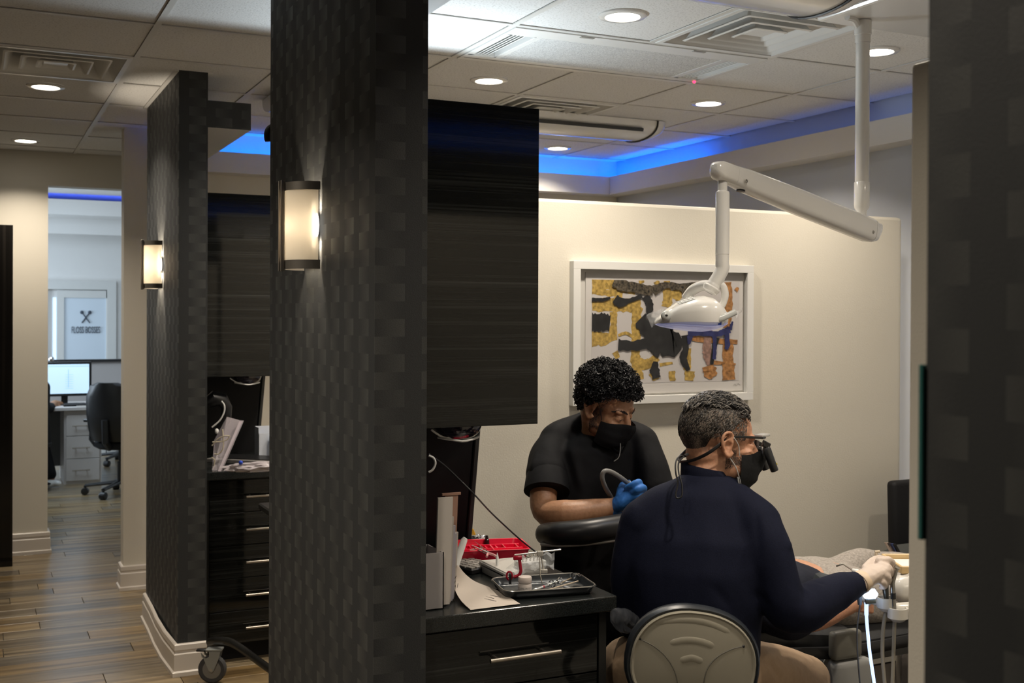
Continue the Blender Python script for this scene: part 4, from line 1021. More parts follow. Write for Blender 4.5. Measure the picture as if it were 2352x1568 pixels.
bm = B(); lathe(bm, [(15.62*k, 3*k), (15.62*k, 14*k)], p, 28, caps=False); obj('printed_label', bm, mat('jar_label', (.50, .46, .44), .6, vary=.4, scale=300), t, True)
a, b = onZ(1222, 1357, ZW+.008), onZ(1287, 1333, ZW+.02); d = (b-a)
t = thing('metal_syringe', 'metal and glass dental syringe leaning in the dark tray beside the white jar', 'syringe', a)
bm = B(); tube(bm, [a, a+d*.08, a+d*.14], [.002, .0042, .0042], 10); obj('tip', bm, CHROME, t, True)
bm = B(); tube(bm, [a+d*.14, a+d*.52], .0040, 12); obj('barrel', bm, mat('cartridge_glass', (.30, .30, .31), .1, .2), t, True)
bm = B(); tube(bm, [a+d*.37, a+d*.41], .0043, 12); obj('red_band', bm, RED2, t, True)
bm = B(); tube(bm, [a+d*.52, a+d*.56, a+d*.60, a+d*.66, a+d*.70, a+d*.86, a+d*.90], [.0046, .0056, .004, .0062, .003, .0028, .006], 12); obj('plunger', bm, CHROME, t, True)
bm = B(); c = a+d*.71; e = d.normalized(); s, u = frame_of(e); tube(bm, [c+s*(math.cos(q)*.011)+u*(math.sin(q)*.009) for q in [2*PI*k2/16 for k2 in range(17)]], .0016, 6); c = a+d*.98; tube(bm, [c+e*(math.cos(q)*.009)+u*(math.sin(q)*.009) for q in [2*PI*k2/16 for k2 in range(17)]], .0016, 6); obj('finger_ring', bm, CHROME, t, True)
WOODS = mat('swab_stick', (.62, .50, .36), .6); COT = mat('cotton', (.75, .71, .66), .9)
for pa_, pb_, ct, lab in (((1224, 1364), (1328, 1334), (1224, 1252), 'cotton swab lying lowest across the dark tray'), ((1288, 1339), (1316, 1325), None, 'wooden swab stick resting beside the metal ring in the dark tray')):
    A_, B_ = onZ(*pa_, ZW+.006), onZ(*pb_, ZW+.024)
    t = thing('cotton_swab', lab, 'swab', A_, 'swabs in the dark tray')
    bm = B(); tube(bm, [A_.lerp(B_, .35 if ct else 0), B_], .0017, 8); obj('stick', bm, WOODS, t, True)
    if ct: bm = B(); tube(bm, [A_, A_.lerp(B_, .03), A_.lerp(B_, .22), A_.lerp(B_, .36)], [.001, .0038, .0036, .0018], 10); obj('cotton_tip', bm, COT, t, True)
c = onZ(1322, 1329, ZW+.018); bm = B(); rings(bm, [[c+V3(math.cos(q)*r, math.sin(q)*r, z) for q in [2*PI*k2/24 for k2 in range(24)]] for r, z in ((.0125, .0), (.0135, .006), (.0135, .014), (.0118, .014), (.0118, .002), (.010, .0005))], True)
tag(obj('metal_ring_cup', bm, CHROME, None, True, loc=c), 'small shiny metal ring cup at the right end of the dark tray', 'cup')
a, b = onZ(1296, 1346, ZW+.006), onZ(1317, 1354, ZW+.006); d = (b-a)/2
bm = B(); obox(bm, (a+b)/2, d*1.0, V3(-d.y, d.x, 0).normalized()*.005, V3(0, 0, .002), .001); tag(obj('metal_strip', bm, mat('bright_strip', (.62, .66, .72), .25, .6), None, loc=(a+b)/2), 'bright flat metal strip lying in the right half of the dark tray', 'metal strip')
# black cord from the left over the tub
bm = B(); tube(bm, spline([at(984, 1042, 3.02), at(1020, 1068, 3.05), at(1060, 1106, 3.07), at(1090, 1136, 3.08), at(1125, 1174, 3.2), at(1165, 1212, 3.3), at(1200, 1243, 3.35), at(1240, 1275, 3.4), at(1265, 1300, 3.5)], 8), .0024, 8)
tag(obj('black_cord', bm, BLK, None, True, loc=at(1125, 1174, 3.2)), 'thin black cord hanging across the cream partition from the monitor to the assistant', 'cord')
bm = B(); tube(bm, spline([at(985, 1046, 3.0), at(996, 1052, 3.0), at(1000, 1064, 3.0), at(994, 1078, 3.0), at(985, 1084, 3.0)], 5), .003, 8)
tag(obj('cord_loop', bm, WPLM, None, True, loc=at(994, 1064, 3.0)), 'short loop of white cord at the edge of the near fin wall', 'cord')
# clear sleeve at the worktop corner is wrapped round a lever of the stool (see the stool)

# ================================================================== FAR WORKTOP ITEMS
FD = 5.55
t = thing('leaflet_stand', 'tilted clear acrylic leaflet stand with coiled tubing on the far worktop', 'leaflet stand', at(500, 1085, FD))
ACR = glass('acrylic_clear', (.62, .56, .60), .08, .28)
quad = [at(489, 1094, 5.42), at(520, 958, 5.50), at(556, 968, 5.56), at(497, 1095, 5.48)]
bm = B(); poly(bm, [at(487, 1083, 5.33), at(492, 1010, 5.5), at(521, 957, 5.56), at(551, 965, 5.58), at(500, 1083, 5.33)], VW*.004); obj('front_sheet', bm, ACR, t)
bm = B(); poly(bm, [at(500, 1083, 5.31), at(550, 966, 5.52), at(557, 967, 5.52), at(507, 1082, 5.31)], VW*.03); obj('side_wall', bm, mat('acrylic_edge', (.42, .37, .40), .15), t)
for pts in ([(487, 1023), (500, 1008), (515, 1001), (528, 1001)], [(488, 1015), (505, 1014), (520, 1010), (527, 1003)], [(511, 985), (513, 1010), (512, 1030), (502, 1042), (492, 1042)], [(486, 1050), (493, 1056), (491, 1070), (488, 1078)]):
    bm = B(); tube(bm, spline([at(x, y, 5.36) for x, y in pts], 5), .0034, 6); obj('tubing', bm, mat('tubing', (.62, .55, .42), .4), t, True)
t = thing('headset', 'black headset with a pale cord behind the clear leaflet stand', 'headset', at(500, 975, 5.75))
bm = B(); tube(bm, [at(478, 925, 5.74), at(492, 915, 5.74), at(510, 917, 5.76), at(520, 935, 5.78), at(518, 965, 5.78), at(500, 990, 5.78)], [.03, .04, .035, .03, .03, .02], 12); obj('shell', bm, BLK, t, True)
p = at(505, 985, 5.78); bm = B(); tube(bm, [p, V3(p.x, p.y, ZW)], .02, 10); obj('stand', bm, BLK, t)
bm = B(); tube(bm, spline([at(509, 921, 5.68), at(515, 930, 5.68), at(515, 945, 5.68), at(505, 965, 5.68), at(487, 981, 5.68)], 5), .004, 8); obj('cord', bm, WPLM, t, True)
bm = B(); ell(bm, at(498, 990, 5.68), (.010, .008, .014)); obj('plug', bm, WPLM, t, True)
zk = onZ(565, 1060, ZW)
t = thing('keyboard', 'dark keyboard lying on the far worktop between the fin walls', 'keyboard', onZ(570, 1066, ZW))
c = onZ(574, 1060, ZW); dx, dy = V3(.75, -.66, 0).normalized(), V3(.66, .75, 0).normalized()
bm = B(); obox(bm, c+V3(0, 0, .01), dx*.19, dy*.09, V3(0, 0, .010), .003); obj('case', bm, mat('keyboard_grey', (.20, .19, .18), .5), t)
for r in range(5):
    bm = B(); obox(bm, c+dy*(-.062+r*.031)+V3(0, 0, .0225), dx*.165, dy*.011, V3(0, 0, .0025), .001); obj('key_row', bm, BLK, t)
t = thing('wrapped_pack', 'shiny clear plastic wrapped pack at the front of the far worktop', 'pack', onZ(590, 1082, ZW))
bm = B(); c = onZ(592, 1083, ZW)+V3(0, 0, .022)
vs = bmesh.ops.create_icosphere(bm, subdivisions=4, radius=1)['verts']
for v in vs:
    n_ = noise.noise(v.co*3)*.3+noise.noise(v.co*7)*.15; v.co = c+V3(v.co.x*.15*(1+n_), v.co.y*.04*(1+n_), max(-.021, v.co.z*.024*(1+n_)))
obj('wrap', bm, mat('plastic_wrap', (.42, .38, .40), .12, Coat_Weight=.6), t)
bm = B(); ell(bm, onZ(553, 1062, ZW+.05), (.010, .010, .010), 10, 8); obj('blue_cap', bm, mat('blue_plastic', (.01, .06, .55), .3), t, True)
t = thing('white_caddy', 'pale translucent caddy holding a blue topped tube on the far worktop', 'caddy', onZ(606, 1050, ZW))
c = onZ(604, 1052, ZW); bm = B()
for q in ((-.03, .09, -.03, -.027, .13), (-.03, -.027, -.03, .06, .16), (-.03, .09, .057, .06, .16)): box(bm, c.x+q[0], c.x+q[1], c.y+q[2], c.y+q[3], ZW, ZW+q[4])
box(bm, c.x-.03, c.x+.09, c.y-.03, c.y+.06, ZW, ZW+.004); obj('case', bm, mat('pale_caddy', (.58, .62, .70), .3), t)
bm = B(); p = V3(c.x+.035, c.y-.055, ZW); lathe(bm, [(.014, 0), (.014, .085), (.012, .09)], p, 16); obj('tube_body', bm, mat('pale_tube', (.6, .6, .62), .4), t, True)
bm = B(); lathe(bm, [(.0155, .085), (.0155, .115), (.014, .118)], p, 16); obj('blue_top', bm, mat('cyan_plastic', (.01, .22, .42), .35), t, True)

# ================================================================== ROLLING CART BY THE FAR FIN
c = onZ(478, 1556, 0); R_ = .062
t = thing('rolling_cart', 'dark rolling cart with an arched leg and a locking caster beside the far fin wall', 'cart', (1.45, 4.85, 0))
wc = V3(c.x+.005, c.y-.075, R_); ax = VW.copy(); ax.z = 0; ax.normalize()
def caster(wc, ax, par, brake=True):
    bm = B(); lathe(bm, [(R_*.66, -.014), (R_*.9, -.015), (R_, -.009), (R_, .009), (R_*.9, .015), (R_*.66, .014)], wc, 32, ax); obj('caster_wheel', bm, RUB, par, True)
    bm = B(); lathe(bm, [(.004, -.017), (R_*.66, -.014), (R_*.66, .014), (.004, .017)], wc, 32, ax); obj('caster_hub', bm, mat('hub_grey', (.20, .19, .17), .5), par, True)
    sd = V3(-ax.y, ax.x, 0)
    if sd.dot(RT) < 0: sd = -sd
    for sg in (-1, 1):
        bm = B(); o = wc+ax*(sg*.0205)
        poly(bm, [o+sd*x+V3(0, 0, z) for x, z in ((-.010, -.004), (.0, -.011), (.010, -.004), (.036, .058), (.040, .082), (-.010, .082), (-.010, .06), (-.022, .052), (-.042, .056), (-.046, .078), (-.012, .082), (-.014, .04))][:10], ax*(sg*.002)); obj('caster_fork', bm, GALV, par)
    bm = B(); obox(bm, wc+V3(0, 0, .088)+sd*.01, sd*.035, ax*.024, V3(0, 0, .004), .001); obj('mount_plate', bm, GALV, par)
    bm = B(); lathe(bm, [(.006, -.024), (.006, .024)], wc, 10, ax); obj('axle_bolt', bm, STEEL, par)
    if brake: bm = B(); obox(bm, wc+sd*-.045+V3(0, 0, .083), sd*.026, ax*.012, V3(0, 0, .005), .003); obj('brake_pedal', bm, BLK, par, True)
caster(wc, ax, t)
lg = mat('cart_black', (.014, .014, .013), .3)
ctr = V3(1.55, 4.80, 0)
def cleg(w): return spline([w+V3(0, 0, .097), w+V3(0, 0, .112)+(ctr-w).normalized()*.06, w.lerp(ctr, .45)+V3(0, 0, .10), w.lerp(ctr, .75)+V3(0, 0, .03)], 6)
pl = [at(480, 1474, 5.12), at(495, 1471, 5.08), at(528, 1474, 5.0), at(560, 1493, 4.92), at(590, 1515, 4.84), at(625, 1540, 4.76)]
bm = B(); tube(bm, spline(pl, 5), (.015, .018), 10); obj('arched_leg', bm, lg, t, True)
w2 = V3(2.05, 4.45, R_); caster(w2, ax, t)
q = pl[-1]; bm = B(); tube(bm, spline([q, q+V3(.18, -.1, -.02), V3(w2.x, w2.y, .16)], 5), (.015, .018), 10); obj('arched_leg', bm, lg, t, True)
w3 = V3(2.05, 5.05, R_); caster(w3, ax, t, False)
bm = B(); tube(bm, spline([q, q+V3(.2, .15, .02), V3(w3.x, w3.y, .16)], 5), (.015, .018), 10); obj('arched_leg', bm, lg, t, True)
bm = B(); lathe(bm, [(.02, q.z), (.02, .80)], V3(q.x+.15, q.y, 0), 14); obj('post', bm, lg, t, True)
obj('tray', bx(q.x-.02, q.x+.36, q.y-.18, q.y+.18, .80, .83, .006), lg, t)

# ================================================================== TALL DARK CABINET AT THE LEFT EDGE
ty = 8.02
tx1 = onY(29.5, 900, ty).x; tz = onY(25, 516, ty).z
t = thing('tall_cabinet', 'tall dark glossy cabinet standing against the corridor end wall at the left edge', 'cabinet', (tx1-.3, ty+.15, 0))
obj('body', bx(tx1-.6, tx1, ty+.02, YL-.03, 0, tz), LAMV, t)
obj('door', bx(tx1-.298, tx1-.002, ty, ty+.019, .06, tz-.004, .001), LAMV, t); obj('door', bx(tx1-.6, tx1-.302, ty, ty+.019, .06, tz-.004, .001), LAMV, t)
bm = B(); tube(bm, [V3(tx1-.27, ty-.02, 1.0), V3(tx1-.27, ty-.02, 1.25)], .006, 8); tube(bm, [V3(tx1-.27, ty-.02, 1.02), V3(tx1-.27, ty+.005, 1.02)], .004, 6); tube(bm, [V3(tx1-.27, ty-.02, 1.23), V3(tx1-.27, ty+.005, 1.23)], .004, 6); obj('handle', bm, NICK, t)

# ================================================================== OFFICE FURNITURE
DK = 10.9
def of(x, y, d=DK): return at(x, y, d)
dy_ = of(170, 1000).y
t = thing('office_desk', 'pale office desk with a three drawer pedestal seen through the opening', 'desk', (of(190, 1000).x, dy_+.3, 0))
zt = .745
DWH = mat('desk_white', (.58, .55, .53), .45)
xl = onY(147, 1000, dy_).x; xr = onY(233, 1000, dy_).x
obj('desk_top', bx(xl-1.3, xr+.9, dy_-.05, dy_+.72, zt-.035, zt, .004), DWH, t)
obj('pedestal', bx(xl, xr, dy_, dy_+.6, 0, zt-.036), DWH, t)
zz = [onY(190, y, dy_-.02).z for y in (952, 1001, 1053, 1104)]
for k in range(3):
    d = obj('drawer', bx(xl+.018, xr-.018, dy_-.018, dy_-.001, zz[k+1]+.004, zz[k]-.002, .002), DWH, t)
    hz = (zz[k]+zz[k+1])/2; h0, h1 = onY(165, 1000, dy_).x, onY(206, 1000, dy_).x
    bm = B(); tube(bm, [V3(h0, dy_-.05, hz), V3(h1, dy_-.05, hz)], .006, 8)
    for xx in (h0+.03, h1-.03): tube(bm, [V3(xx, dy_-.05, hz), V3(xx, dy_-.017, hz)], .005, 6)
    obj('handle', bm, NICK, d)
obj('modesty_panel', bx(xl-1.3, xl-.001, dy_+.5, dy_+.52, .12, zt-.036), mat('panel_grey', (.16, .17, .18), .6), t)
obj('end_panel', bx(xr+.85, xr+.88, dy_, dy_+.6, 0, zt-.036), DWH, t)
obj('back_ledge', bx(xl-.1, xr+1.2, dy_+.70, dy_+.74, zt, zt+.40), mat('ledge_grey', (.34, .32, .31), .6), t); obj('ledge_cap', bx(xl-.1, xr+1.2, dy_+.68, dy_+.80, zt+.40, zt+.425), BLK, t)
# lit monitor
my = dy_+.22
t = thing('desk_monitor', 'black desk monitor with a lit pale blue screen in the office', 'monitor', (onY(150, 900, my).x, my+.05, zt))
x0, x1 = onY(60, 900, my).x, onY(210.5, 900, my).x; z0, z1 = onY(180, 909, my).z, onY(180, 830, my).z
obj('bezel', bx(x0, x1, my, my+.05, z0, z1, .006), BLK, t)
SCR = emit('screen_glow', (.55, .74, .92), .62)
sx0, sx1, sz0, sz1 = onY(66, 900, my).x, onY(204.5, 900, my).x, onY(180, 903, my).z, onY(180, 836, my).z
obj('screen', bx(sx0, sx1, my-.002, my, sz0, sz1), SCR, t, label='lit pale blue screen')
bm = B(); box(bm, sx0, sx1, my-.003, my-.002, sz1-.022, sz1-.016); box(bm, onY(156, 900, my).x, onY(158, 900, my).x, my-.003, my-.002, sz0+.06, sz1-.05)
for k in range(7): box(bm, onY(150, 900, my).x, onY(168, 900, my).x, my-.003, my-.002, sz0+.05+k*.022, sz0+.054+k*.022)
obj('page_lines', bm, emit('screen_lines', (.35, .52, .70), .6), t)
xc = (x0+x1)/2+.05; bm = B(); box(bm, xc-.03, xc+.03, my+.03, my+.06, zt, z0+.02); box(bm, xc-.13, xc+.13, my-.03, my+.14, zt, zt+.012, .003); obj('stand', bm, BLK, t)
p = onY(118, 826, my+.03); bm = B(); ell(bm, p, (.028, .028, .034)); tube(bm, [p-V3(0, 0, .02), V3(p.x, p.y, z1-.004)], .02, 10); tag(obj('webcam', bm, CHROME, None, True, loc=(p.x, p.y, z1)), 'shiny round webcam standing on top of the lit desk monitor', 'webcam')
t = thing('keyboard', 'dark keyboard on the office desk below the lit monitor', 'keyboard', (onY(165, 930, dy_+.1).x, dy_+.1, zt))
obj('case', bx(onY(147, 930, dy_).x, onY(205, 930, dy_).x, dy_+.03, dy_+.17, zt, zt+.022, .004), BLK, t)
bm = B()
for r in range(4):
    for k in range(10): box(bm, onY(150, 930, dy_).x+k*.019, onY(150, 930, dy_).x+k*.019+.015, dy_+.04+r*.03, dy_+.064+r*.03, zt+.022, zt+.026)
tag(obj('keys', bm, mat('dark_key', (.03, .03, .032), .5), t), kind='stuff')
tag(obj('desk_papers', bx(onY(176, 938, dy_-.02).x, onY(210, 938, dy_-.02).x, dy_-.03, dy_+.02, zt+.0005, zt+.006, .001), WPAP, None, loc=(onY(190, 938, dy_).x, dy_, zt)), 'small white stack of papers on the office desk edge', 'papers')
def swivel(c, yaw, label, near=True):
    t = thing('office_chair', label, 'chair', (c.x, c.y, 0), 'black office swivel chairs')
    rz = Matrix.Rotation(yaw, 4, 'Z')
    def W3(p): return Vector((c.x, c.y, 0))+rz @ Vector(p)
    rs = []
    for z, w, y in ((.50, .20, .20), (.60, .215, .235), (.75, .225, .255), (.90, .22, .265), (1.0, .17, .285), (1.03, .10, .29)):
        ring = []
        for k in range(20):
            a = 2*PI*k/20; ring.append(W3((math.cos(a)*w, y+math.sin(a)*.028+(math.cos(a)**2)*-.05, z)))
        rs.append(ring)
    bm = B(); rings(bm, rs); obj('backrest', bm, BLK, t, True)
    bm = B(); rings(bm, [[W3((math.cos(a)*.24*s, math.sin(a)*.23*s-.02, z)) for a in [2*PI*k/24 for k in range(24)]] for s, z in ((.85, .42), (1, .44), (1, .48), (.9, .505))]); obj('seat', bm, BLKM, t, True)
    bm = B(); tube(bm, [W3((0, .2, .44)), W3((0, .28, .5)), W3((0, .29, .7))], .03, 8, (1, 0, 0)); obj('back_support', bm, BLK, t)
    bm = B(); lathe(bm, [(.03, .10), (.03, .30), (.02, .30), (.02, .42)], (c.x, c.y, 0), 14); obj('gas_lift', bm, BLK, t)
    for sx in (-1, 1):
        bm = B(); tube(bm, [W3((sx*.22, .05, .44)), W3((sx*.27, .05, .50)), W3((sx*.27, .03, .66))], .015, 8); obox(bm, W3((sx*.27, 0, .675)), rz.to_3x3() @ V3(.035, 0, 0), rz.to_3x3() @ V3(0, .12, 0), V3(0, 0, .014), .008); obj('armrest', bm, BLK, t)
    for k in range(5):
        a = yaw+.3+k*2*PI/5; e = V3(math.cos(a)*.31, math.sin(a)*.31, 0)+Vector((c.x, c.y, 0))
        bm = B(); tube(bm, [V3(c.x, c.y, .115), e+V3(0, 0, .085)], [(.03, .02), (.02, .014)], 8); lg_ = obj('base_spoke', bm, BLK, t)
        bm = B(); d = V3(-math.sin(a), math.cos(a), 0)
        lathe(bm, [(.005, -.03), (.03, -.028), (.033, -.02), (.033, .02), (.03, .028), (.005, .03)], e+V3(0, 0, .033), 16, d); tube(bm, [e+V3(0, 0, .033), e+V3(0, 0, .085)], .012, 8); obj('caster', bm, BLK, lg_)
    return t
cc = at(272, 1100, 10.3); ch = swivel(V3(cc.x+.02, cc.y, 0), 2.55, 'black swivel chair at the office desk, half hidden by the cream wall end')
cc2 = at(290, 1000, 11.9); copy_tree(ch, (cc2.x-cc.x, cc2.y-cc.y+.6, 0), 'second black swivel chair behind the office desk, only its back showing')

# ================================================================== GUEST CHAIR WITH BAG
gy = 3.86
gl_ = onY(2044, 1150, gy).x; gzt = onY(2060, 1105, gy).z
t = thing('guest_chair', 'black padded chair back against the right wall beside the low partition', 'chair', (gl_+.24, gy-.2, 0))
bm = B(); c = V3(gl_+.24, gy, (gzt+.50)/2); obox(bm, c, V3(.235, 0, 0), V3(0, .03, 0), V3(.012, .02, (gzt-.50)/2), .022, 3); obj('backrest', bm, BLKM, t, True)
obj('seat', bx(gl_+.0, gl_+.48, gy-.46, gy-.02, .43, .50, .02, 3), BLKM, t, True)
for xx, yy2 in ((gl_+.03, gy-.43), (gl_+.45, gy-.43), (gl_+.03, gy-.03), (gl_+.45, gy-.03)):
    bm = B(); tube(bm, [V3(xx, yy2, 0), V3(xx, yy2, .44)], .012, 10); obj('leg', bm, STEEL, t, True)
cb = at(2052, 1290, 4.72)
t = thing('cloth_bag', 'dark grey rounded cloth bag with a striped tag on the black guest chair', 'bag', (cb.x+.05, cb.y, .50))
CAPM = mat('dark_grey_cloth', (.028, .030, .028), .85, bump=.3, scale=120)
bm = B(); rs = []
for zq, sx in ((.501, .17), (.56, .17), (.62, .155), (.665, .12), (.69, .07), (.70, .02)):
    rs.append([V3(cb.x+.07+math.cos(a)*sx, cb.y-.02+math.sin(a)*sx*.75, zq) for a in [2*PI*k/24 for k in range(24)]])
bm2 = bm; rings(bm, rs); obj('bag_body', bm, CAPM, t, True)
bm = B(); c1 = at(2005, 1272, 4.72); obox(bm, V3(c1.x, c1.y, .56), V3(.05, .0, 0), V3(0, .08, 0), V3(-.012, 0, .055), .006); obj('side_flap', bm, CAPM, t)
tc_ = at(2052, 1262, 4.50)
for k, col in enumerate(((.42, .32, .26), (.05, .04, .045), (.04, .07, .20), (.012, .012, .012))):
    bm = B(); obox(bm, tc_+(RT*.8-UP*.15)*(k*.013-.018), RT*.0075, UP*.026+RT*-.014, VW*.002); obj('tag_stripe', bm, mat('tag_%d' % k, col, .6), t)

# ================================================================== PEOPLE: helpers
def solid(bm, voxel, it=5, fac=.5):
    """fuse overlapping closed shapes into one continuous smooth skin; gives a bmesh back"""
    bmesh.ops.recalc_face_normals(bm, faces=bm.faces[:])
    me = bpy.data.meshes.new('tmp'); bm.to_mesh(me); bm.free()
    o = bpy.data.objects.new('tmp', me); COL.objects.link(o)
    r = o.modifiers.new('r', 'REMESH'); r.mode = 'VOXEL'; r.voxel_size = voxel
    s = o.modifiers.new('s', 'SMOOTH'); s.factor = fac; s.iterations = it
    m2 = bpy.data.meshes.new_from_object(o.evaluated_get(bpy.context.evaluated_depsgraph_get()))
    bpy.data.objects.remove(o); bpy.data.meshes.remove(me)
    b = B(); b.from_mesh(m2); bpy.data.meshes.remove(m2); return b
def lerp_r(a, b, t):
    a = a if isinstance(a, tuple) else (a, a); b = b if isinstance(b, tuple) else (b, b)
    return (a[0]+(b[0]-a[0])*t, a[1]+(b[1]-a[1])*t)
def limb(bm, pts, rad, n=18, up=None, k=5, cap=True):
    """tapered limb through the joints, round at both ends"""
    P = spline(pts, k); R = []
    m = len(pts)
    for i in range(len(P)):
        q = i/k; j = min(int(q), m-2); R.append(lerp_r(rad[j], rad[j+1], q-j))
    if cap:
        for end in (0, 1):
            p, r = (P[0], R[0]) if end == 0 else (P[-1], R[-1])
            t = (P[0]-P[1]) if end == 0 else (P[-1]-P[-2]); t.normalize(); e = (r[0]+r[1])/2
            ex = [(p+t*e*math.sin(a), (r[0]*math.cos(a), r[1]*math.cos(a))) for a in (.4, .8, 1.15, 1.45)]
            if end == 0: P = [x for x, _ in reversed(ex)]+P; R = [y for _, y in reversed(ex)]+R
            else: P = P+[x for x, _ in ex]; R = R+[y for _, y in ex]
    tube(bm, P, R, n, up)
def torso(bm, secs, s, f, n=28, ex=.8):
    """secs: (centre, half width, half depth); s side axis, f front axis"""
    rs = []
    for c, w, d in secs:
        rs.append([c+s*(math.copysign(abs(math.cos(a))**ex, math.cos(a))*w)+f*(math.copysign(abs(math.sin(a))**ex, math.sin(a))*d) for a in [2*PI*k/n for k in range(n)]])
    rings(bm, rs)
def wrinkle(bm, amp, sc, seed=0, stretch=(1, 1, 1), where=None):
    bm.normal_update()
    for v in bm.verts:
        p = V3(v.co.x*stretch[0], v.co.y*stretch[1], v.co.z*stretch[2])*sc+V3(seed, seed*.7, 0)
        a = amp*(where(v.co) if where else 1)
        n_ = noise.noise(p); n_ = (1-abs(n_)*2.2)*.6+noise.noise(p*2.3)*.4
        v.co += v.normal*(n_*a)
    return bm
def crease(bm, segs):
    """folds: ridge lines (a, b, width, height) pushed along the normal"""
    bm.normal_update()
    for v in bm.verts:
        for a, b, w, h in segs:
            ab = b-a; t = max(0, min(1, (v.co-a).dot(ab)/ab.length_squared)); d = (v.co-(a+ab*t)).length
            if d < w*2.5: v.co += v.normal*(h*math.exp(-(d/w)**2)*math.sin(PI*min(1, .15+t*.85)))
    return bm
def head_matrix(o, f, roll=0.0):
    f = f.normalized(); r = f.cross(UP).normalized(); u = r.cross(f)
    if roll: q = Matrix.Rotation(roll, 3, f); r, u = q @ r, q @ u
    m = Matrix((r, f, u)).transposed().to_4x4(); m.translation = o; return m
def head_shapes(bm, M4, ears=True, neck=None):
    """skull, face, jaw, nose, brow, cheeks, ears in head space (x right, y forward, z up), moved by M4"""
    R3 = M4.to_3x3()
    def E(c, r, rot=None): ell(bm, M4 @ V3(*c), r, 20, 14, R3 @ rot if rot is not None else R3)
    E((0, -.012, .042), (.077, .097, .088)); E((0, .030, .035), (.066, .062, .070))
    E((0, .036, -.035), (.060, .058, .080)); E((0, .050, -.088), (.040, .040, .032)); E((0, -.03, -.03), (.062, .06, .06))
    for s in (-1, 1):
        E((s*.034, .068, -.030), (.027, .026, .026)); E((s*.046, .022, -.062), (.020, .045, .032))
        E((s*.030, .080, .024), (.024, .014, .010)); E((s*.031, .079, -.001), (.0165, .015, .012))
    limb(bm, [M4 @ V3(0, .088, .018), M4 @ V3(0, .104, -.010), M4 @ V3(0, .112, -.030)], [.009, .011, .0145], 12)
    for s in (-1, 1): E((s*.013, .100, -.034), (.010, .012, .009))
    E((0, .092, -.066), (.024, .012, .010))
    if ears:
        for s in (-1, 1):
            q = Matrix.Rotation(s*-.45, 3, 'Z')
            E((s*.079, -.006, .0), (.006, .020, .030), q)
            pts = [V3(s*.080, .012, -.022), V3(s*.084, .000, -.032), V3(s*.088, -.014, -.018), V3(s*.095, -.024, .006), V3(s*.095, -.020, .026), V3(s*.090, -.004, .034), V3(s*.082, .010, .024), V3(s*.080, .010, .006)]
            limb(bm, [M4 @ p for p in pts], [.006, .0065, .0055, .005, .005, .005, .0048, .004], 10)
            limb(bm, [M4 @ p for p in (V3(s*.083, -.012, -.010), V3(s*.088, -.013, .006), V3(s*.084, -.004, .018))], [.0035, .004, .003], 8)
    if neck: limb(bm, [M4 @ V3(0, -.022, -.045)]+neck[0], neck[1], 20)
def mask_mesh(M4, top=-.020, bot=-.120, rx=.0715, ry=.0875, y0=.026, span=1.38):
    """pleated face mask wrapping nose, mouth and chin"""
    bm = B(); g = []; nu, nv = 28, 14
    for j in range(nv+1):
        v = j/nv; row = []
        for i in range(nu+1):
            ph = (i/nu*2-1)*span; c = math.cos(ph)
            z = top+(bot-top)*v+(.014*c**4 if v < .4 else 0)*(1-v/.4 if v < .4 else 0)-.006*(1-c)*(1-v)+.02*(1-c)*v
            bul = 1+.10*math.sin(PI*v)-.22*max(0, v-.62)
            nose_ = .030*math.exp(-(ph/.30)**2)*math.exp(-((v-.12)/.32)**2)
            pl = .0016*math.sin(v*PI*6)*c
            row.append(bm.verts.new(M4 @ V3(math.sin(ph)*rx*(1+.06*math.sin(PI*v)), y0+c*(ry*bul*.97)+nose_+pl-.012*max(0, v-.75)*4*c, z)))
        g.append(row)
    for j in range(nv):
        for i in range(nu): bm.faces.new((g[j][i], g[j][i+1], g[j+1][i+1], g[j+1][i]))
    bmesh.ops.solidify(bm, geom=bm.faces[:], thickness=.0015)
    return bm
def glove_hand(bm, palm, fingers):
    """palm limb plus separate fingers; every entry (points, radii)"""
    limb(bm, palm[0], palm[1], 16, palm[2])
    for p, r in fingers: limb(bm, p, r, 12, None, 4)

# ================================================================== SEATED CLINICIAN (seen from behind)
DD = 3.05
def dp(x, y, d=DD): return at(x, y, d)
def pxm(n, d=DD): return n*d/F
P1 = thing('person', 'seated person in a navy knit shirt, magnifying glasses and black mask, back to the camera', 'person', onZ(1600, 1500, 0) if False else V3(1.75, 2.5, 0))
f1 = (VW*math.cos(.35)+RT*math.sin(.35)); f1.z = 0; f1.normalize(); s1 = f1.cross(V3(0, 0, 1)).normalized()
hf = (RT*.985+VW*.16-UP*.10).normalized()
M1 = head_matrix(dp(1650, 1018, 3.15), hf, -.06)
bodyD = B()
head_shapes(bodyD, M1, True, ([dp(1634, 1070, 3.14), dp(1620, 1120, 3.11)], [.060, .0575, .055]))
core = [(dp(1615, 1135, 3.10), .06, .045), (dp(1605, 1195, 3.08), .14, .07), (dp(1600, 1260), .165, .095), (dp(1600, 1360), .150, .095), (dp(1598, 1460), .145, .10), (dp(1597, 1540), .155, .11)]
torso(bodyD, core, s1, f1)
armR = [dp(1738, 1200, 3.0), dp(1764, 1262, 2.96), dp(1784, 1330, 2.94), dp(1808, 1400, 2.93), dp(1860, 1391, 2.98), dp(1912, 1362, 3.05), dp(1968, 1341, 3.12)]
limb(bodyD, armR+[dp(1998, 1322, 3.15)], [.045, .046, .044, .042, .040, .034, .027, .024])
armL = [dp(1466, 1222, 3.08), dp(1445, 1300, 3.08), dp(1442, 1375, 3.10), dp(1455, 1430, 3.14), dp(1520, 1425, 3.32), dp(1590, 1390, 3.48)]
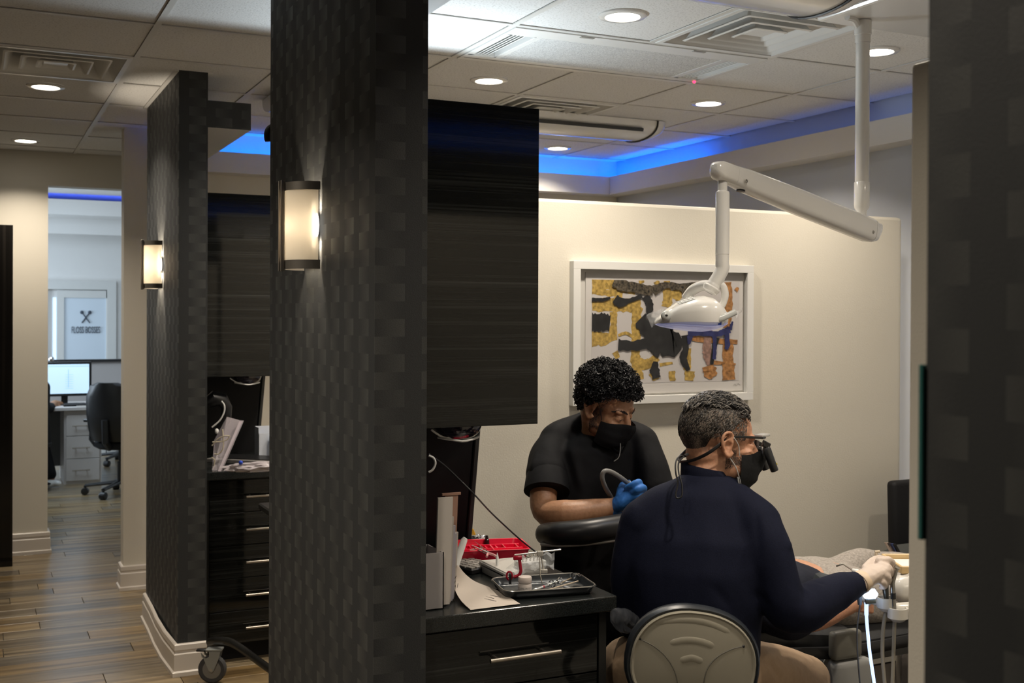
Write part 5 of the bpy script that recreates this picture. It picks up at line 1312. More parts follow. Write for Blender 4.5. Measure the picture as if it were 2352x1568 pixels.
limb(bodyD, armL, [.045, .042, .040, .040, .034, .028])
thR = [dp(1680, 1545, 3.0), dp(1770, 1548, 3.12), dp(1850, 1560, 3.26)]; thL = [dp(1510, 1545, 3.02), dp(1452, 1530, 3.15), dp(1440, 1530, 3.35)]
def shin(k, foot): return [k, k.lerp(foot, .5), foot+V3(0, 0, .08)]
kR, kL = thR[-1], thL[-1]
footR, footL = V3(kR.x-.05, kR.y-.12, 0), V3(kL.x+.02, kL.y-.1, 0)
limb(bodyD, thR, [.075, .068, .055]); limb(bodyD, shin(kR, footR), [.052, .048, .036])
limb(bodyD, thL, [.075, .068, .055]); limb(bodyD, shin(kL, footL), [.052, .048, .036])
bm = solid(bodyD, .0042, 4)
def ear_dent(bm, M4):
    crease(bm, [(M4 @ V3(s*.092, -.004, -.012), M4 @ V3(s*.090, .000, .010), .0085, -.009) for s in (-1, 1)]); return bm
ear_dent(bm, M1)
obj('body', bm, SKIN_D, P1, 2)
# shirt
bm = B()
sh = [(dp(1623, 1086, 3.125), pxm(54), .066), (dp(1620, 1106, 3.115), pxm(76), .074), (dp(1614, 1130, 3.10), pxm(122), .088), (dp(1606, 1180, 3.085), pxm(156), .106), (dp(1602, 1230, 3.06), pxm(166), .118), (dp(1600, 1300, 3.04), pxm(160), .122), (dp(1600, 1370, 3.03), pxm(150), .120), (dp(1600, 1440, 3.03), pxm(143), .120), (dp(1598, 1500, 3.03), pxm(145), .124), (dp(1598, 1530, 3.03), pxm(147), .125)]
torso(bm, sh, s1, f1, 32, .85)
limb(bm, armR, [.060, .060, .056, .054, .060, .050, .035], 20); limb(bm, armL, [.055, .048, .044, .046, .042, .036], 20)
limb(bm, [dp(1650, 1135, 3.07), dp(1700, 1165, 3.04), dp(1742, 1200, 3.0)], [.042, .056, .060]); limb(bm, [dp(1590, 1125, 3.10), dp(1530, 1158, 3.09), dp(1478, 1200, 3.08)], [.046, .058, .062])
bm = solid(bm, .007, 16)
wr = [(dp(1735, 1150, 2.95), dp(1745, 1300, 2.9), .012, -.006), (dp(1560, 1180, 2.93), dp(1520, 1330, 2.92), .03, .006), (dp(1640, 1160, 2.95), dp(1610, 1260, 2.92), .03, .005), (dp(1650, 1130, 2.98), dp(1700, 1170, 2.93), .012, .004),
      (dp(1690, 1340, 2.92), dp(1735, 1440, 2.93), .018, .008), (dp(1640, 1350, 2.9), dp(1720, 1455, 2.93), .014, -.006), (dp(1480, 1300, 2.93), dp(1500, 1440, 2.92), .025, .006), (dp(1815, 1345, 2.9), dp(1850, 1395, 2.92), .010, -.006),
      (dp(1840, 1350, 2.93), dp(1875, 1420, 2.95), .010, .006), (dp(1800, 1250, 2.93), dp(1812, 1262, 2.93), .012, .008), (dp(1880, 1335, 2.98), dp(1905, 1390, 3.0), .009, -.005), (dp(1735, 1365, 2.92), dp(1790, 1400, 2.9), .012, -.006)]
crease(bm, wr); wrinkle(bm, .006, 7, 3, (1, 1, .45))
obj('shirt', bm, NAVY, P1, 2)
bm = B(); nC = 28; rs = []
cc0 = dp(1622, 1090, 3.125); upc = (UP*.96-RT*.22).normalized(); sc = (RT*.97+UP*-.20).normalized(); fc = upc.cross(sc)
for h, w, d in ((-.016, .076, .076), (.004, .0705, .070), (.022, .066, .066), (.024, .0645, .0645), (.010, .066, .066), (-.014, .072, .072)):
    rs.append([cc0+sc*(math.cos(a)*w)+fc*(math.sin(a)*d)+upc*h for a in [2*PI*k/nC for k in range(nC)]])
rings(bm, rs, False); obj('collar', bm, NAVY, P1, True)
# trousers
bm = B(); torso(bm, [(dp(1598, 1490, 3.03), pxm(128), .105), (dp(1597, 1530, 3.03), pxm(150), .135), (dp(1597, 1580, 3.03), pxm(160), .145), (dp(1597, 1620, 3.03), pxm(140), .12)], s1, f1)
limb(bm, thR, [.092, .083, .070]); limb(bm, shin(kR, footR), [.068, .062, .055]); limb(bm, thL, [.092, .085, .070]); limb(bm, shin(kL, footL), [.068, .062, .055])
bm = solid(bm, .009, 6); wrinkle(bm, .004, 10, 8)
crease(bm, [(dp(1765, 1490, 2.95), dp(1800, 1568, 3.0), .012, -.008), (dp(1750, 1470, 2.95), dp(1785, 1500, 2.95), .016, .012), (dp(1780, 1500, 2.95), dp(1775, 1540, 2.95), .014, .010)])
obj('trousers', bm, KHAKI, P1, 2)
for k, ft in ((kR, footR), (kL, footL)):
    d = f1 if True else f1
    bm = B(); limb(bm, [ft+V3(0, 0, .045)-f1*.06, ft+V3(0, 0, .045)+f1*.05, ft+V3(0, 0, .035)+f1*.17], [(.04, .044), (.043, .04), (.038, .03)], 14, V3(0, 0, 1)); obj('shoe', bm, BLK, P1, True)
# mask with loops, glasses with magnifiers, strap, hair
bm = mask_mesh(M1); obj('face_mask', bm, mat('mask_black', (.012, .013, .015), .7, bump=.2, scale=90), P1, True)
LOOP = mat('mask_loop', (.66, .64, .62), .6)
def h1(x, y, z): return M1 @ V3(x, y, z)
bm = B(); tube(bm, spline([h1(.0685, .038, -.028), h1(.076, .030, .0), h1(.086, .012, .020)], 5), .0016, 6)
obj('ear_loop', bm, LOOP, P1, True)
bm = B(); tube(bm, spline([h1(.064, .046, -.092), h1(.074, .028, -.060), h1(.084, .004, -.034)], 5), .0016, 6); obj('ear_loop', bm, LOOP, P1, True)
bm = B(); tube(bm, spline([h1(.071, .036, -.030) if False else h1(.071, .042, -.088), h1(.069, .047, -.104), h1(.058, .055, -.122)], 5), (.0016), 6)
tube(bm, spline([h1(.072, .036, -.085), h1(.0715, .041, -.104), h1(.060, .050, -.124)], 5), .0022, 6); obj('mask_edge', bm, mat('mask_edge', (.34, .34, .34), .6), P1, True)
GL = thing if False else None
bm = B(); tube(bm, [h1(.0835, -.004, .020), h1(.081, .03, .024), h1(.074, .082, .026), h1(.070, .100, .026)], [(.002, .0035)]*4, 8); tube(bm, [h1(-.0835, -.004, .020), h1(-.081, .03, .024), h1(-.074, .082, .026), h1(-.070, .100, .026)], [(.002, .0035)]*4, 8)
tube(bm, spline([h1(.070, .098, .026), h1(.045, .116, .028), h1(0, .124, .028), h1(-.045, .116, .028), h1(-.070, .098, .026)], 5), .0035, 8)
tube(bm, spline([h1(.066, .105, .022), h1(.060, .110, -.018), h1(.035, .121, -.028), h1(.012, .122, -.010)], 5), .0015, 6); gf = obj('glasses_frame', bm, BLK, P1, True)
for s in (-1, 1):
    bm = B(); poly(bm, [h1(s*.066, .104, .022), h1(s*.040, .119, .024), h1(s*.010, .123, .020), h1(s*.012, .121, -.012), h1(s*.036, .120, -.026), h1(s*.060, .109, -.018)], hf*.0012); obj('lens', bm, glass('lens_clear', (.9, .95, 1), .03, .16), gf)
    c0_, c1_ = h1(s*.033, .128, -.002), h1(s*.030, .158, -.062)
    ax_ = (c1_-c0_).normalized()
    bm = B(); tube(bm, [c0_-ax_*.004, c0_, c0_+ax_*.002, c1_-ax_*.002, c1_], [.009, .011, .0118, .0112, .010], 16); obj('magnifier', bm, mat('loupe_grey', (.03, .032, .035), .3), gf, True)
    bm = B(); obox(bm, h1(s*.032, .126, .008), M1.to_3x3() @ V3(.008, 0, 0), M1.to_3x3() @ V3(0, .010, -.004), M1.to_3x3() @ V3(0, .003, .008), .002); obj('bracket', bm, BLK, gf)
bm = B(); obox(bm, h1(0, .126, .0335), M1.to_3x3() @ V3(.03, 0, 0), M1.to_3x3() @ V3(0, .012, .003), M1.to_3x3() @ V3(0, .0, .003), .001); obj('clip_shield', bm, mat('clear_grey', (.5, .5, .48), .15), gf)
bm = B(); obox(bm, h1(.012, .160, -.038), M1.to_3x3() @ V3(.008, 0, 0), M1.to_3x3() @ V3(0, .009, -.006), M1.to_3x3() @ V3(0, .001, .002), .001); obj('yellow_filter', bm, mat('yellow_filter', (.60, .48, .04), .2), gf)
bm = B(); tube(bm, spline([h1(.083, -.004, .016), h1(.088, -.030, -.004), h1(.080, -.060, -.030), h1(.056, -.088, -.050), h1(.02, -.104, -.058), h1(-.02, -.104, -.058), h1(-.06, -.085, -.045), h1(-.088, -.03, .0), h1(-.083, -.004, .016)], 5), [(.002, .005)]*41, 8)
obj('strap', bm, BLK, P1, True)
bm = B(); K = [dp(1578, 1046, 3.06), dp(1560, 1048, 3.04), dp(1552, 1062, 3.02), dp(1552, 1085, 2.99), dp(1557, 1110, 2.965), dp(1552, 1135, 2.95), dp(1556, 1144, 2.945), dp(1566, 1138, 2.945), dp(1566, 1112, 2.96), dp(1559, 1085, 2.98), dp(1559, 1062, 3.02), dp(1572, 1047, 3.05)]
tube(bm, spline(K, 5), .0022, 6); tube(bm, [dp(1580, 1043, 3.06), dp(1572, 1047, 3.05)], .0045, 8); obj('strap_cord', bm, BLK, P1, True)
def hair_cap(M4, low, lift, nz=26, na=44, front=.02, seed=1, amp=.002):
    """cap of hair over the skull ellipsoid; low(az) gives the lowest z by azimuth (0 = front)"""
    bm = B(); g = []
    for j in range(nz+1):
        row = []
        for i in range(na):
            az = 2*PI*i/na; lo = low(az); t = j/nz
            zc, rx, ry, rz = .042, .077, .097, .088
            lo_a = math.asin(max(-.99, min(.99, (lo-zc)/rz)))
            el = lo_a+(PI/2-.001-lo_a)*t
            L_ = lift*(.25+.75*min(1, t*3.5))
            ca = math.cos(el); yy = math.cos(az)
            p = V3(math.sin(az)*ca*(rx+L_), -.012+yy*ca*(ry+L_*(1 if yy < 0 else .75)), zc+math.sin(el)*(rz+L_))
            nn = noise.noise(p*55+V3(seed, 0, 0))*amp
            row.append(bm.verts.new(M4 @ (p*(1+nn*8))))
        g.append(row)
    for j in range(nz):
        for i in range(na): bm.faces.new((g[j][i], g[j][(i+1) % na], g[j+1][(i+1) % na], g[j+1][i]))
    bm.faces.new([v for v in g[0]]); bm.faces.new(list(reversed(g[-1])))
    return bm
def lowD(az):
    a = abs((az+PI) % (2*PI)-PI)
    if a < .75: return .098-.0*a
    if a < 1.45: return .098-(a-.75)/.7*.070
    if a < 1.9: return .028
    return .028-(min(a, 2.5)-1.9)/.6*.088
m_, nt, b_ = nodes('short_hair_fade'); N = nt.nodes.new; L = nt.links.new
tc = N('ShaderNodeNewGeometry'); n1 = N('ShaderNodeTexNoise'); n1.inputs['Scale'].default_value = 330; n1.inputs['Detail'].default_value = 3; L(tc.outputs['Position'], n1.inputs['Vector'])
n2 = N('ShaderNodeTexNoise'); n2.inputs['Scale'].default_value = 26; L(tc.outputs['Position'], n2.inputs['Vector'])
mm = N('ShaderNodeMath'); mm.operation = 'MULTIPLY'; L(n1.outputs[0], mm.inputs[0]); L(n2.outputs[0], mm.inputs[1])
cr = N('ShaderNodeValToRGB'); cr.color_ramp.elements[0].position = .2; cr.color_ramp.elements[0].color = (.014, .013, .013, 1); cr.color_ramp.elements[1].position = .40; cr.color_ramp.elements[1].color = (.26, .20, .16, 1)
L(mm.outputs[0], cr.inputs[0]); L(cr.outputs[0], b_.inputs['Base Color']); setin(b_, Roughness=.6)
bp = N('ShaderNodeBump'); bp.inputs['Strength'].default_value = .5; L(n1.outputs[0], bp.inputs['Height']); L(bp.outputs[0], b_.inputs['Normal'])
obj('hair', hair_cap(M1, lowD, .007), m_, P1, True)
hr = random.Random(5)
def strands(name, M4, count, colr, len_, rad, region, flow, curl, seed, rough=.45):
    r = random.Random(seed); bm = B(); done = 0
    while done < count:
        az = r.uniform(-PI, PI); el = math.asin(r.uniform(-.35, 1))
        if not region(az, el, r): continue
        ca = math.cos(el); nrm = V3(math.sin(az)*ca, math.cos(az)*ca, math.sin(el))
        p = V3(nrm.x*.080, -.012+nrm.y*.100, .042+nrm.z*.092)
        d = flow(nrm); d = (d-nrm*d.dot(nrm)).normalized(); sd = nrm.cross(d)
        ph = r.uniform(0, 6.28); L0 = len_*r.uniform(.6, 1.2); pts = []
        for q in range(6):
            t = q/5
            pts.append(M4 @ (p+d*L0*t+nrm*(L0*(.30*math.sin(PI*min(1, t*1.1))+.05)*curl+.003)+sd*(math.sin(ph+t*5)*L0*.22*curl)))
        tube(bm, pts, [rad, rad*1.15, rad*1.1, rad, rad*.8, rad*.3], 5); done += 1
    return tag(obj(name, bm, mat(name+'_m', colr, rough, bump=0), P1, True), kind='stuff')
topr = lambda az, el, r: (el > .62 or (el > .30 and abs(az) < .9)) and not (abs(az) < .6 and el < .5)
fl = lambda n: V3(.15, -.75, .15) if n.z > .2 else V3(0, -.5, -.8)
strands('dark_hair_locks', M1, 1300, (.016, .015, .015), .026, .0011, topr, fl, .85, 3, .5)
strands('grey_hair_locks', M1, 620, (.24, .22, .20), .026, .0008, topr, fl, .95, 4, .5)
sider = lambda az, el, r: -.25 < el < .62 and abs(az) > .85
strands('short_side_hair', M1, 1500, (.030, .026, .024), .010, .0007, sider, lambda n: V3(0, -.5, -.8), .5, 6)
strands('short_grey_hair', M1, 1500, (.17, .145, .12), .009, .0005, sider, lambda n: V3(0, -.5, -.8), .5, 8)
beard = B(); r_ = random.Random(9)
for i in range(2600):
    y = r_.uniform(.0, .055); z = r_.uniform(-.098, -.012)
    if z > -.03 and y > .03: continue
    x = .0635-.0*(y)-max(0, (-z-.06))*.35-max(0, y-.02)*.12
    for s in (1,):
        p = h1(x*s+.0015, y, z); tube(beard, [p, p+(UP*-.6+hf*.2-VW*.35)*.004], [.0004, .0002], 3)
tag(obj('stubble', beard, mat('stubble', (.05, .038, .03), .7), P1), kind='stuff')
# white glove on the right hand
bm = B()
glove_hand(bm, ([dp(1973, 1338, 3.12), dp(1998, 1322, 3.14), dp(2022, 1309, 3.16)], [(.026, .033), (.025, .040), (.020, .039)], VW),
  [([dp(2020, 1288, 3.17), dp(2038, 1286, 3.17), dp(2048, 1292, 3.19), dp(2049, 1306, 3.20)], [.0115, .011, .0105, .0095]),
   ([dp(2026, 1300, 3.15), dp(2040, 1306, 3.14), dp(2044, 1320, 3.16), dp(2038, 1330, 3.19)], [.012, .0115, .0105, .009]),
   ([dp(2024, 1316, 3.13), dp(2037, 1324, 3.125), dp(2039, 1335, 3.15), dp(2032, 1341, 3.18)], [.0115, .011, .010, .009]),
   ([dp(2016, 1330, 3.125), dp(2028, 1338, 3.12), dp(2031, 1345, 3.14), dp(2025, 1348, 3.16)], [.0105, .010, .0095, .008]),
   ([dp(1990, 1305, 3.17), dp(2008, 1288, 3.20), dp(2026, 1284, 3.22), dp(2040, 1296, 3.22)], [.014, .0125, .0115, .010])])
bm = solid(bm, .0032, 4); wrinkle(bm, .0016, 45, 2)
obj('glove', bm, mat('white_glove', (.60, .50, .43), .5, bump=.2, scale=90), P1, 2, label='off white rubber glove')
bm = B(); a, b = dp(1972, 1339, 3.118), dp(1984, 1332, 3.128); tube(bm, [a, a.lerp(b, .2), a.lerp(b, .6), b], [(.030, .035), (.032, .037), (.030, .036), (.029, .035)], 22, VW); obj('glove_cuff', bm, mat('glove_cuff', (.66, .52, .38), .5), P1, True)

# ================================================================== HIS STOOL
cS = at(1591, 1528, 2.74); nS = -VW.copy(); nS.z = 0; nS.normalize(); eS = V3(0, 0, 1).cross(nS).normalized()
if eS.dot(RT) < 0: eS = -eS
qr = Matrix.Rotation(-.13, 3, nS); uS = qr @ V3(0, 0, 1); eS = qr @ eS
kS = 2.74/F
P2 = thing('operator_stool', 'rolling stool with a rounded grey backrest shell behind the seated person', 'stool', (1.72, 2.47, 0))
def se(a, w, h, off): 
    x, y = math.cos(a), math.sin(a)
    hh = h if y > 0 else h*.9
    return cS+eS*(math.copysign(abs(x)**.88, x)*w)+uS*(math.copysign(abs(y)**.88, y)*hh)+nS*off
W_, H_ = 156*kS, 136*kS; SHELL = mat('stool_shell', (.29, .27, .215), .30, Coat_Weight=.2); PADM = mat('stool_pad', (.016, .020, .026), .35)
bm = B(); rings(bm, [[se(2*PI*k/48, W_*a, H_*a, o) for k in range(48)] for a, o in ((.90, -.055), (.97, -.045), (1.0, -.025), (1.0, -.008), (.965, .004), (.9, .0))]); obj('back_pad', bm, PADM, P2, True)
def dome(r2): return .016*(1-r2)
bm = B(); rings(bm, [[se(2*PI*k/48, W_*a, H_*a, o) for k in range(48)] for a, o in ((.925, -.004), (.925, .006), (.905, .0115), (.87, dome(.87**2)+.004), (.7, dome(.49)+.004), (.45, dome(.2)+.004), (.2, dome(.04)+.004), (.03, dome(0)+.004))]); sh_ = obj('back_shell', bm, SHELL, P2, True)
def sp(x, y, lift=0.0):
    v_ = ray(x, y); t_ = (cS-EYE).dot(nS)/v_.dot(nS); p = EYE+v_*t_; d = p-cS
    r2 = (d.dot(eS)/W_)**2+(d.dot(uS)/H_)**2
    return p+nS*(dome(min(1, r2))+.004+lift)
def c5(x, y): return (1400+x/4.523, 1380+y/4.523)
for pts in ([(370, 275), (480, 232), (600, 208), (800, 195), (1000, 220), (1200, 305), (1330, 410)], [(545, 455), (700, 405), (830, 393), (1000, 425), (1130, 500)], [(680, 612), (800, 575), (870, 573), (1000, 632)]):
    Q = spline([sp(*c5(*p), -.0045) for p in pts], 8)
    for _ in range(14): Q = [Q[0]]+[(Q[i-1]+Q[i]*2+Q[i+1])/4 for i in range(1, len(Q)-1)]+[Q[-1]]
    m_q = len(Q)-1; bm = B(); tube(bm, Q, [(.0125*min(1, .35+4*min(i, m_q-i)/m_q), .0062*min(1, .3+4*min(i, m_q-i)/m_q)) for i in range(m_q+1)], 14, nS); obj('pressed_rib', bm, SHELL, sh_, True)
for pts in ([(310, 383), (450, 450), (570, 550), (660, 690), (700, 850), (705, 1000)], [(1380, 457), (1250, 485), (1100, 560), (1000, 680), (960, 850), (955, 1000)]):
    bm = B(); tube(bm, spline([sp(*c5(*p), -.0005) for p in pts], 6), [(.0022, .0016)]*31, 6); obj('seam', bm, mat('seam_dark', (.10, .094, .075), .6), sh_)
for p in ((310, 380), (1385, 457)):
    bm = B(); ell(bm, sp(*c5(*p), .0005), (.0035, .0035, .0035), 10, 8); obj('screw', bm, BLK, sh_)
cs2 = V3(1.72, 2.47, 0); zs_ = .58
bm = B(); lathe(bm, [(.10, zs_-.05), (.19, zs_-.04), (.205, zs_-.01), (.20, zs_+.02), (.16, zs_+.035), (.01, zs_+.03)], cs2, 32); obj('seat', bm, PADM, P2, True)
bm = B(); tube(bm, spline([cs2+V3(0, 0, zs_-.06), cs2+nS*.17+V3(0, 0, zs_-.06), cS-uS*.19-nS*.02, cS-uS*.125-nS*.03], 5), (.02, .012), 10); obj('back_bar', bm, BLK, P2, True)
bm = B(); lathe(bm, [(.035, .09), (.035, .30), (.022, .30), (.022, zs_-.045)], cs2, 16); obj('gas_lift', bm, STEEL, P2, True)
for k in range(5):
    a = .2+k*2*PI/5; e = cs2+V3(math.cos(a)*.29, math.sin(a)*.29, 0)
    bm = B(); tube(bm, [cs2+V3(0, 0, .11), e+V3(0, 0, .07)], [(.03, .018), (.018, .012)], 8); sp_ = obj('base_spoke', bm, STEEL, P2)
    bm = B(); lathe(bm, [(.004, -.02), (.025, -.019), (.027, -.01), (.027, .01), (.025, .019), (.004, .02)], e+V3(0, 0, .027), 16, V3(-math.sin(a), math.cos(a), 0)); tube(bm, [e+V3(0, 0, .03), e+V3(0, 0, .075)], .009, 8); obj('caster', bm, BLK, sp_)
bm = B(); limb(bm, [at(1418, 1416, 2.93), at(1432, 1424, 2.95), at(1452, 1432, 2.99)], [(.018, .022), (.022, .030), (.02, .026)], 16); bm = solid(bm, .004, 2); wrinkle(bm, .004, 38, 5)
obj('barrier_sleeve', bm, glass('sleeve_clear', (.12, .13, .15), .08, .3), P2, True, label='clear plastic sleeve on a side lever')
bm = B(); tube(bm, [at(1440, 1428, 2.97), at(1500, 1470, 3.0), cs2+V3(0, 0, zs_-.045)], .009, 8); obj('side_lever', bm, BLK, P2)

# ================================================================== ASSISTANT (facing the camera, leaning in)
DA = 4.0
def ap_(x, y, d=DA): return at(x, y, d)
def apx(n, d=DA): return n*d/F
A1 = thing('person', 'seated person with curly black hair, black scrubs, black mask and blue gloves', 'person', (2.02, 3.52, 0))
fa = (-VW*.93+RT*.36); fa.z = 0; fa.normalize(); sa = fa.cross(V3(0, 0, 1)).normalized()
haf = (RT*.70-VW*.60-UP*.40).normalized()
MA = head_matrix(ap_(1392, 934, 3.97), haf, .05)
body = B()
head_shapes(body, MA, True, ([ap_(1375, 985, 4.02), ap_(1372, 1020, 4.05)], [.058, .060, .075]))
torso(body, [(ap_(1375, 1005, 4.06), .07, .05), (ap_(1372, 1060, 4.05), .14, .08), (ap_(1368, 1130, 4.05), .15, .09), (ap_(1365, 1230, 4.07), .15, .10), (ap_(1362, 1330, 4.08), .15, .11), (ap_(1362, 1420, 4.08), .16, .11)], sa, fa)
aR = [ap_(1272, 1045, 4.01), ap_(1252, 1105, 3.93), ap_(1252, 1172, 3.86), ap_(1300, 1180, 3.80), ap_(1360, 1172, 3.80), ap_(1410, 1163, 3.82)]
limb(body, aR+[ap_(1432, 1150, 3.83)], [.040, .048, .046, .048, .040, .030, .026])
aL_ = [ap_(1480, 1045, 4.03), ap_(1508, 1110, 3.98), ap_(1515, 1180, 3.92), ap_(1490, 1200, 3.82), ap_(1470, 1180, 3.78)]
limb(body, aL_, [.040, .048, .044, .040, .030])
for pts in ([ap_(1320, 1415, 4.02), ap_(1292, 1415, 3.95), ap_(1275, 1425, 3.88)], [ap_(1410, 1415, 4.02), ap_(1450, 1415, 3.95), ap_(1480, 1425, 3.88)]):
    limb(body, pts, [.075, .065, .055]); k_ = pts[-1]; limb(body, [k_, V3(k_.x, k_.y+.03, .28), V3(k_.x, k_.y+.05, .07)], [.052, .048, .036])
bm = ear_dent(solid(body, .0042, 4), MA); obj('body', bm, SKIN_A, A1, 2)
# scrub top with short sleeves
bm = B()
torso(bm, [(ap_(1390, 986, 4.04), apx(40), .06), (ap_(1386, 997, 4.05), apx(72), .076), (ap_(1378, 1010, 4.055), apx(104), .090), (ap_(1372, 1030, 4.05), apx(122), .105), (ap_(1370, 1090, 4.045), apx(125), .115), (ap_(1366, 1160, 4.05), apx(122), .118), (ap_(1362, 1230, 4.06), apx(122), .122), (ap_(1362, 1300, 4.07), apx(124), .13), (ap_(1362, 1370, 4.07), apx(124), .13)], sa, fa, 32, .85)
limb(bm, [ap_(1336, 968, 4.07), ap_(1312, 986, 4.06), ap_(1278, 1012, 4.03)], [.036, .052, .062], 20); limb(bm, [ap_(1280, 1014, 4.03), ap_(1260, 1052, 3.98), ap_(1257, 1088, 3.94)], [.060, .069, .076], 20)
limb(bm, [ap_(1405, 985, 4.06), ap_(1445, 995, 4.06), ap_(1474, 1012, 4.05)], [.046, .052, .056], 20); limb(bm, [ap_(1474, 1014, 4.05), ap_(1494, 1070, 4.0), ap_(1506, 1120, 3.97)], [.056, .062, .066], 20)
bm = solid(bm, .0065, 14)
crease(bm, [(ap_(1290, 1010, 3.93), ap_(1320, 1130, 3.9), .012, -.008), (ap_(1310, 1020, 3.93), ap_(1345, 1160, 3.9), .016, .008), (ap_(1440, 1040, 3.93), ap_(1470, 1150, 3.9), .014, .008), (ap_(1415, 1050, 3.92), ap_(1430, 1160, 3.9), .012, -.006), (ap_(1228, 1030, 3.93), ap_(1222, 1110, 3.87), .014, .005), (ap_(1260, 985, 3.97), ap_(1330, 965, 3.97), .008, .005),
  (ap_(1225, 1190, 4.0), ap_(1300, 1215, 3.94), .012, .010), (ap_(1215, 1215, 4.0), ap_(1300, 1235, 3.94), .010, -.008), (ap_(1330, 1150, 3.9), ap_(1400, 1200, 3.9), .02, .01)])
wrinkle(bm, .005, 8, 4, (1, 1, .5)); obj('scrub_top', bm, BLACKCL, A1, 2)
# sleeve hems and neckline
bm = B(); c = ap_(1256, 1120, 3.905); dn = (ap_(1254, 1170, 3.87)-ap_(1256, 1090, 3.94)).normalized()
tube(bm, [c-dn*.08, c-dn*.045, c, c+dn*.014, c+dn*.0145, c-dn*.01], [(.060, .060), (.0725, .0725), (.078, .078), (.0795, .0795), (.075, .075), (.06, .06)], 28, VW); obj('sleeve_hem', bm, BLACKCL, A1, True)
bm = B(); tube(bm, spline([ap_(1340, 940, 4.03), ap_(1350, 972, 3.99), ap_(1370, 1000, 3.955), ap_(1396, 1018, 3.935), ap_(1424, 1040, 3.93), ap_(1442, 1012, 3.95), ap_(1452, 985, 4.0)], 5), [(.004, .010)]*31, 8, VW); obj('neckline', bm, BLACKCL, A1, True)
bm = B(); tube(bm, spline([ap_(1424, 1003, 3.915), ap_(1425, 1030, 3.908), ap_(1421, 1050, 3.905), ap_(1410, 1059, 3.905)], 5), .0016, 6); obj('badge_cord', bm, GPL, A1, True)
# trousers and shoes
bm = B(); torso(bm, [(ap_(1362, 1340, 4.08), .15, .12), (ap_(1362, 1400, 4.08), .175, .14), (ap_(1362, 1460, 4.08), .16, .13)], sa, fa)
for pts in ([ap_(1320, 1415, 4.02), ap_(1292, 1415, 3.95), ap_(1275, 1425, 3.88)], [ap_(1410, 1415, 4.02), ap_(1450, 1415, 3.95), ap_(1480, 1425, 3.88)]):
    limb(bm, pts, [.098, .088, .074]); k_ = pts[-1]; limb(bm, [k_, V3(k_.x, k_.y+.03, .28), V3(k_.x, k_.y+.05, .08)], [.070, .066, .060])
bm = solid(bm, .010, 5); wrinkle(bm, .006, 9, 1); obj('trousers', bm, BLACKCL, A1, 2)
for pts in (ap_(1275, 1425, 3.88), ap_(1480, 1425, 3.88)):
    q = V3(pts.x, pts.y+.05, 0); bm = B(); limb(bm, [q+V3(0, .05, .045), q+V3(0, -.05, .045), q+V3(0, -.15, .035)], [(.04, .044), (.043, .04), (.036, .03)], 14, V3(0, 0, 1)); obj('shoe', bm, BLK, A1, True)
obj('face_mask', mask_mesh(MA), mat('mask_black', (.012, .013, .015), .7), A1, True)
def h2(x, y, z): return MA @ V3(x, y, z)
for s in (-1, 1):
    bm = B(); tube(bm, spline([h2(s*.0665, .042, -.024), h2(s*.073, .035, .0), h2(s*.080, .022, .028), h2(s*.082, .006, .044)], 5), .0016, 6); obj('ear_loop', bm, BLK, A1, True)
    bm = B(); P_ = spline([h2(s*.010, .1035, .020), h2(s*.026, .0985, .027), h2(s*.042, .0880, .028), h2(s*.056, .0700, .020)], 5)
    rb = random.Random(31); nP = len(P_)-1
    for q in range(150):
        i = rb.randrange(nP); p = P_[i].lerp(P_[i+1], rb.random()); hh = (1-abs(i/nP-.4))*.0045; p = p-haf*.0022+MA.to_3x3() @ V3(0, 0, rb.uniform(-hh, hh)); dd = (P_[i+1]-P_[i]).normalized()*.008+MA.to_3x3() @ V3(0, 0, .002)
        tube(bm, [p, p+dd*.5+haf*.0015, p+dd], [.0006, .0006, .0002], 4)
    tag(obj('eyebrow', bm, mat('brow_black', (.008, .007, .006), .8), A1, True), kind='stuff')
    bm = B(); ell(bm, h2(s*.031, .0775, .003), (.0125,)*3, 16, 12); e_ = obj('eye', bm, mat('eye_white', (.50, .46, .42), .2), A1, True)
    bm = B(); tube(bm, spline([h2(s*.017, .0885, -.003), h2(s*.031, .0925, -.004), h2(s*.046, .0820, -.003)], 5), .0013, 6); obj('eyelashes', bm, mat('lash', (.01, .008, .008), .6), e_)
    bm = B(); ell(bm, h2(s*.031, .0785, .0045), (.0136, .0132, .0118), 16, 12, MA.to_3x3()); obj('eyelid', bm, SKIN_A, e_, True)
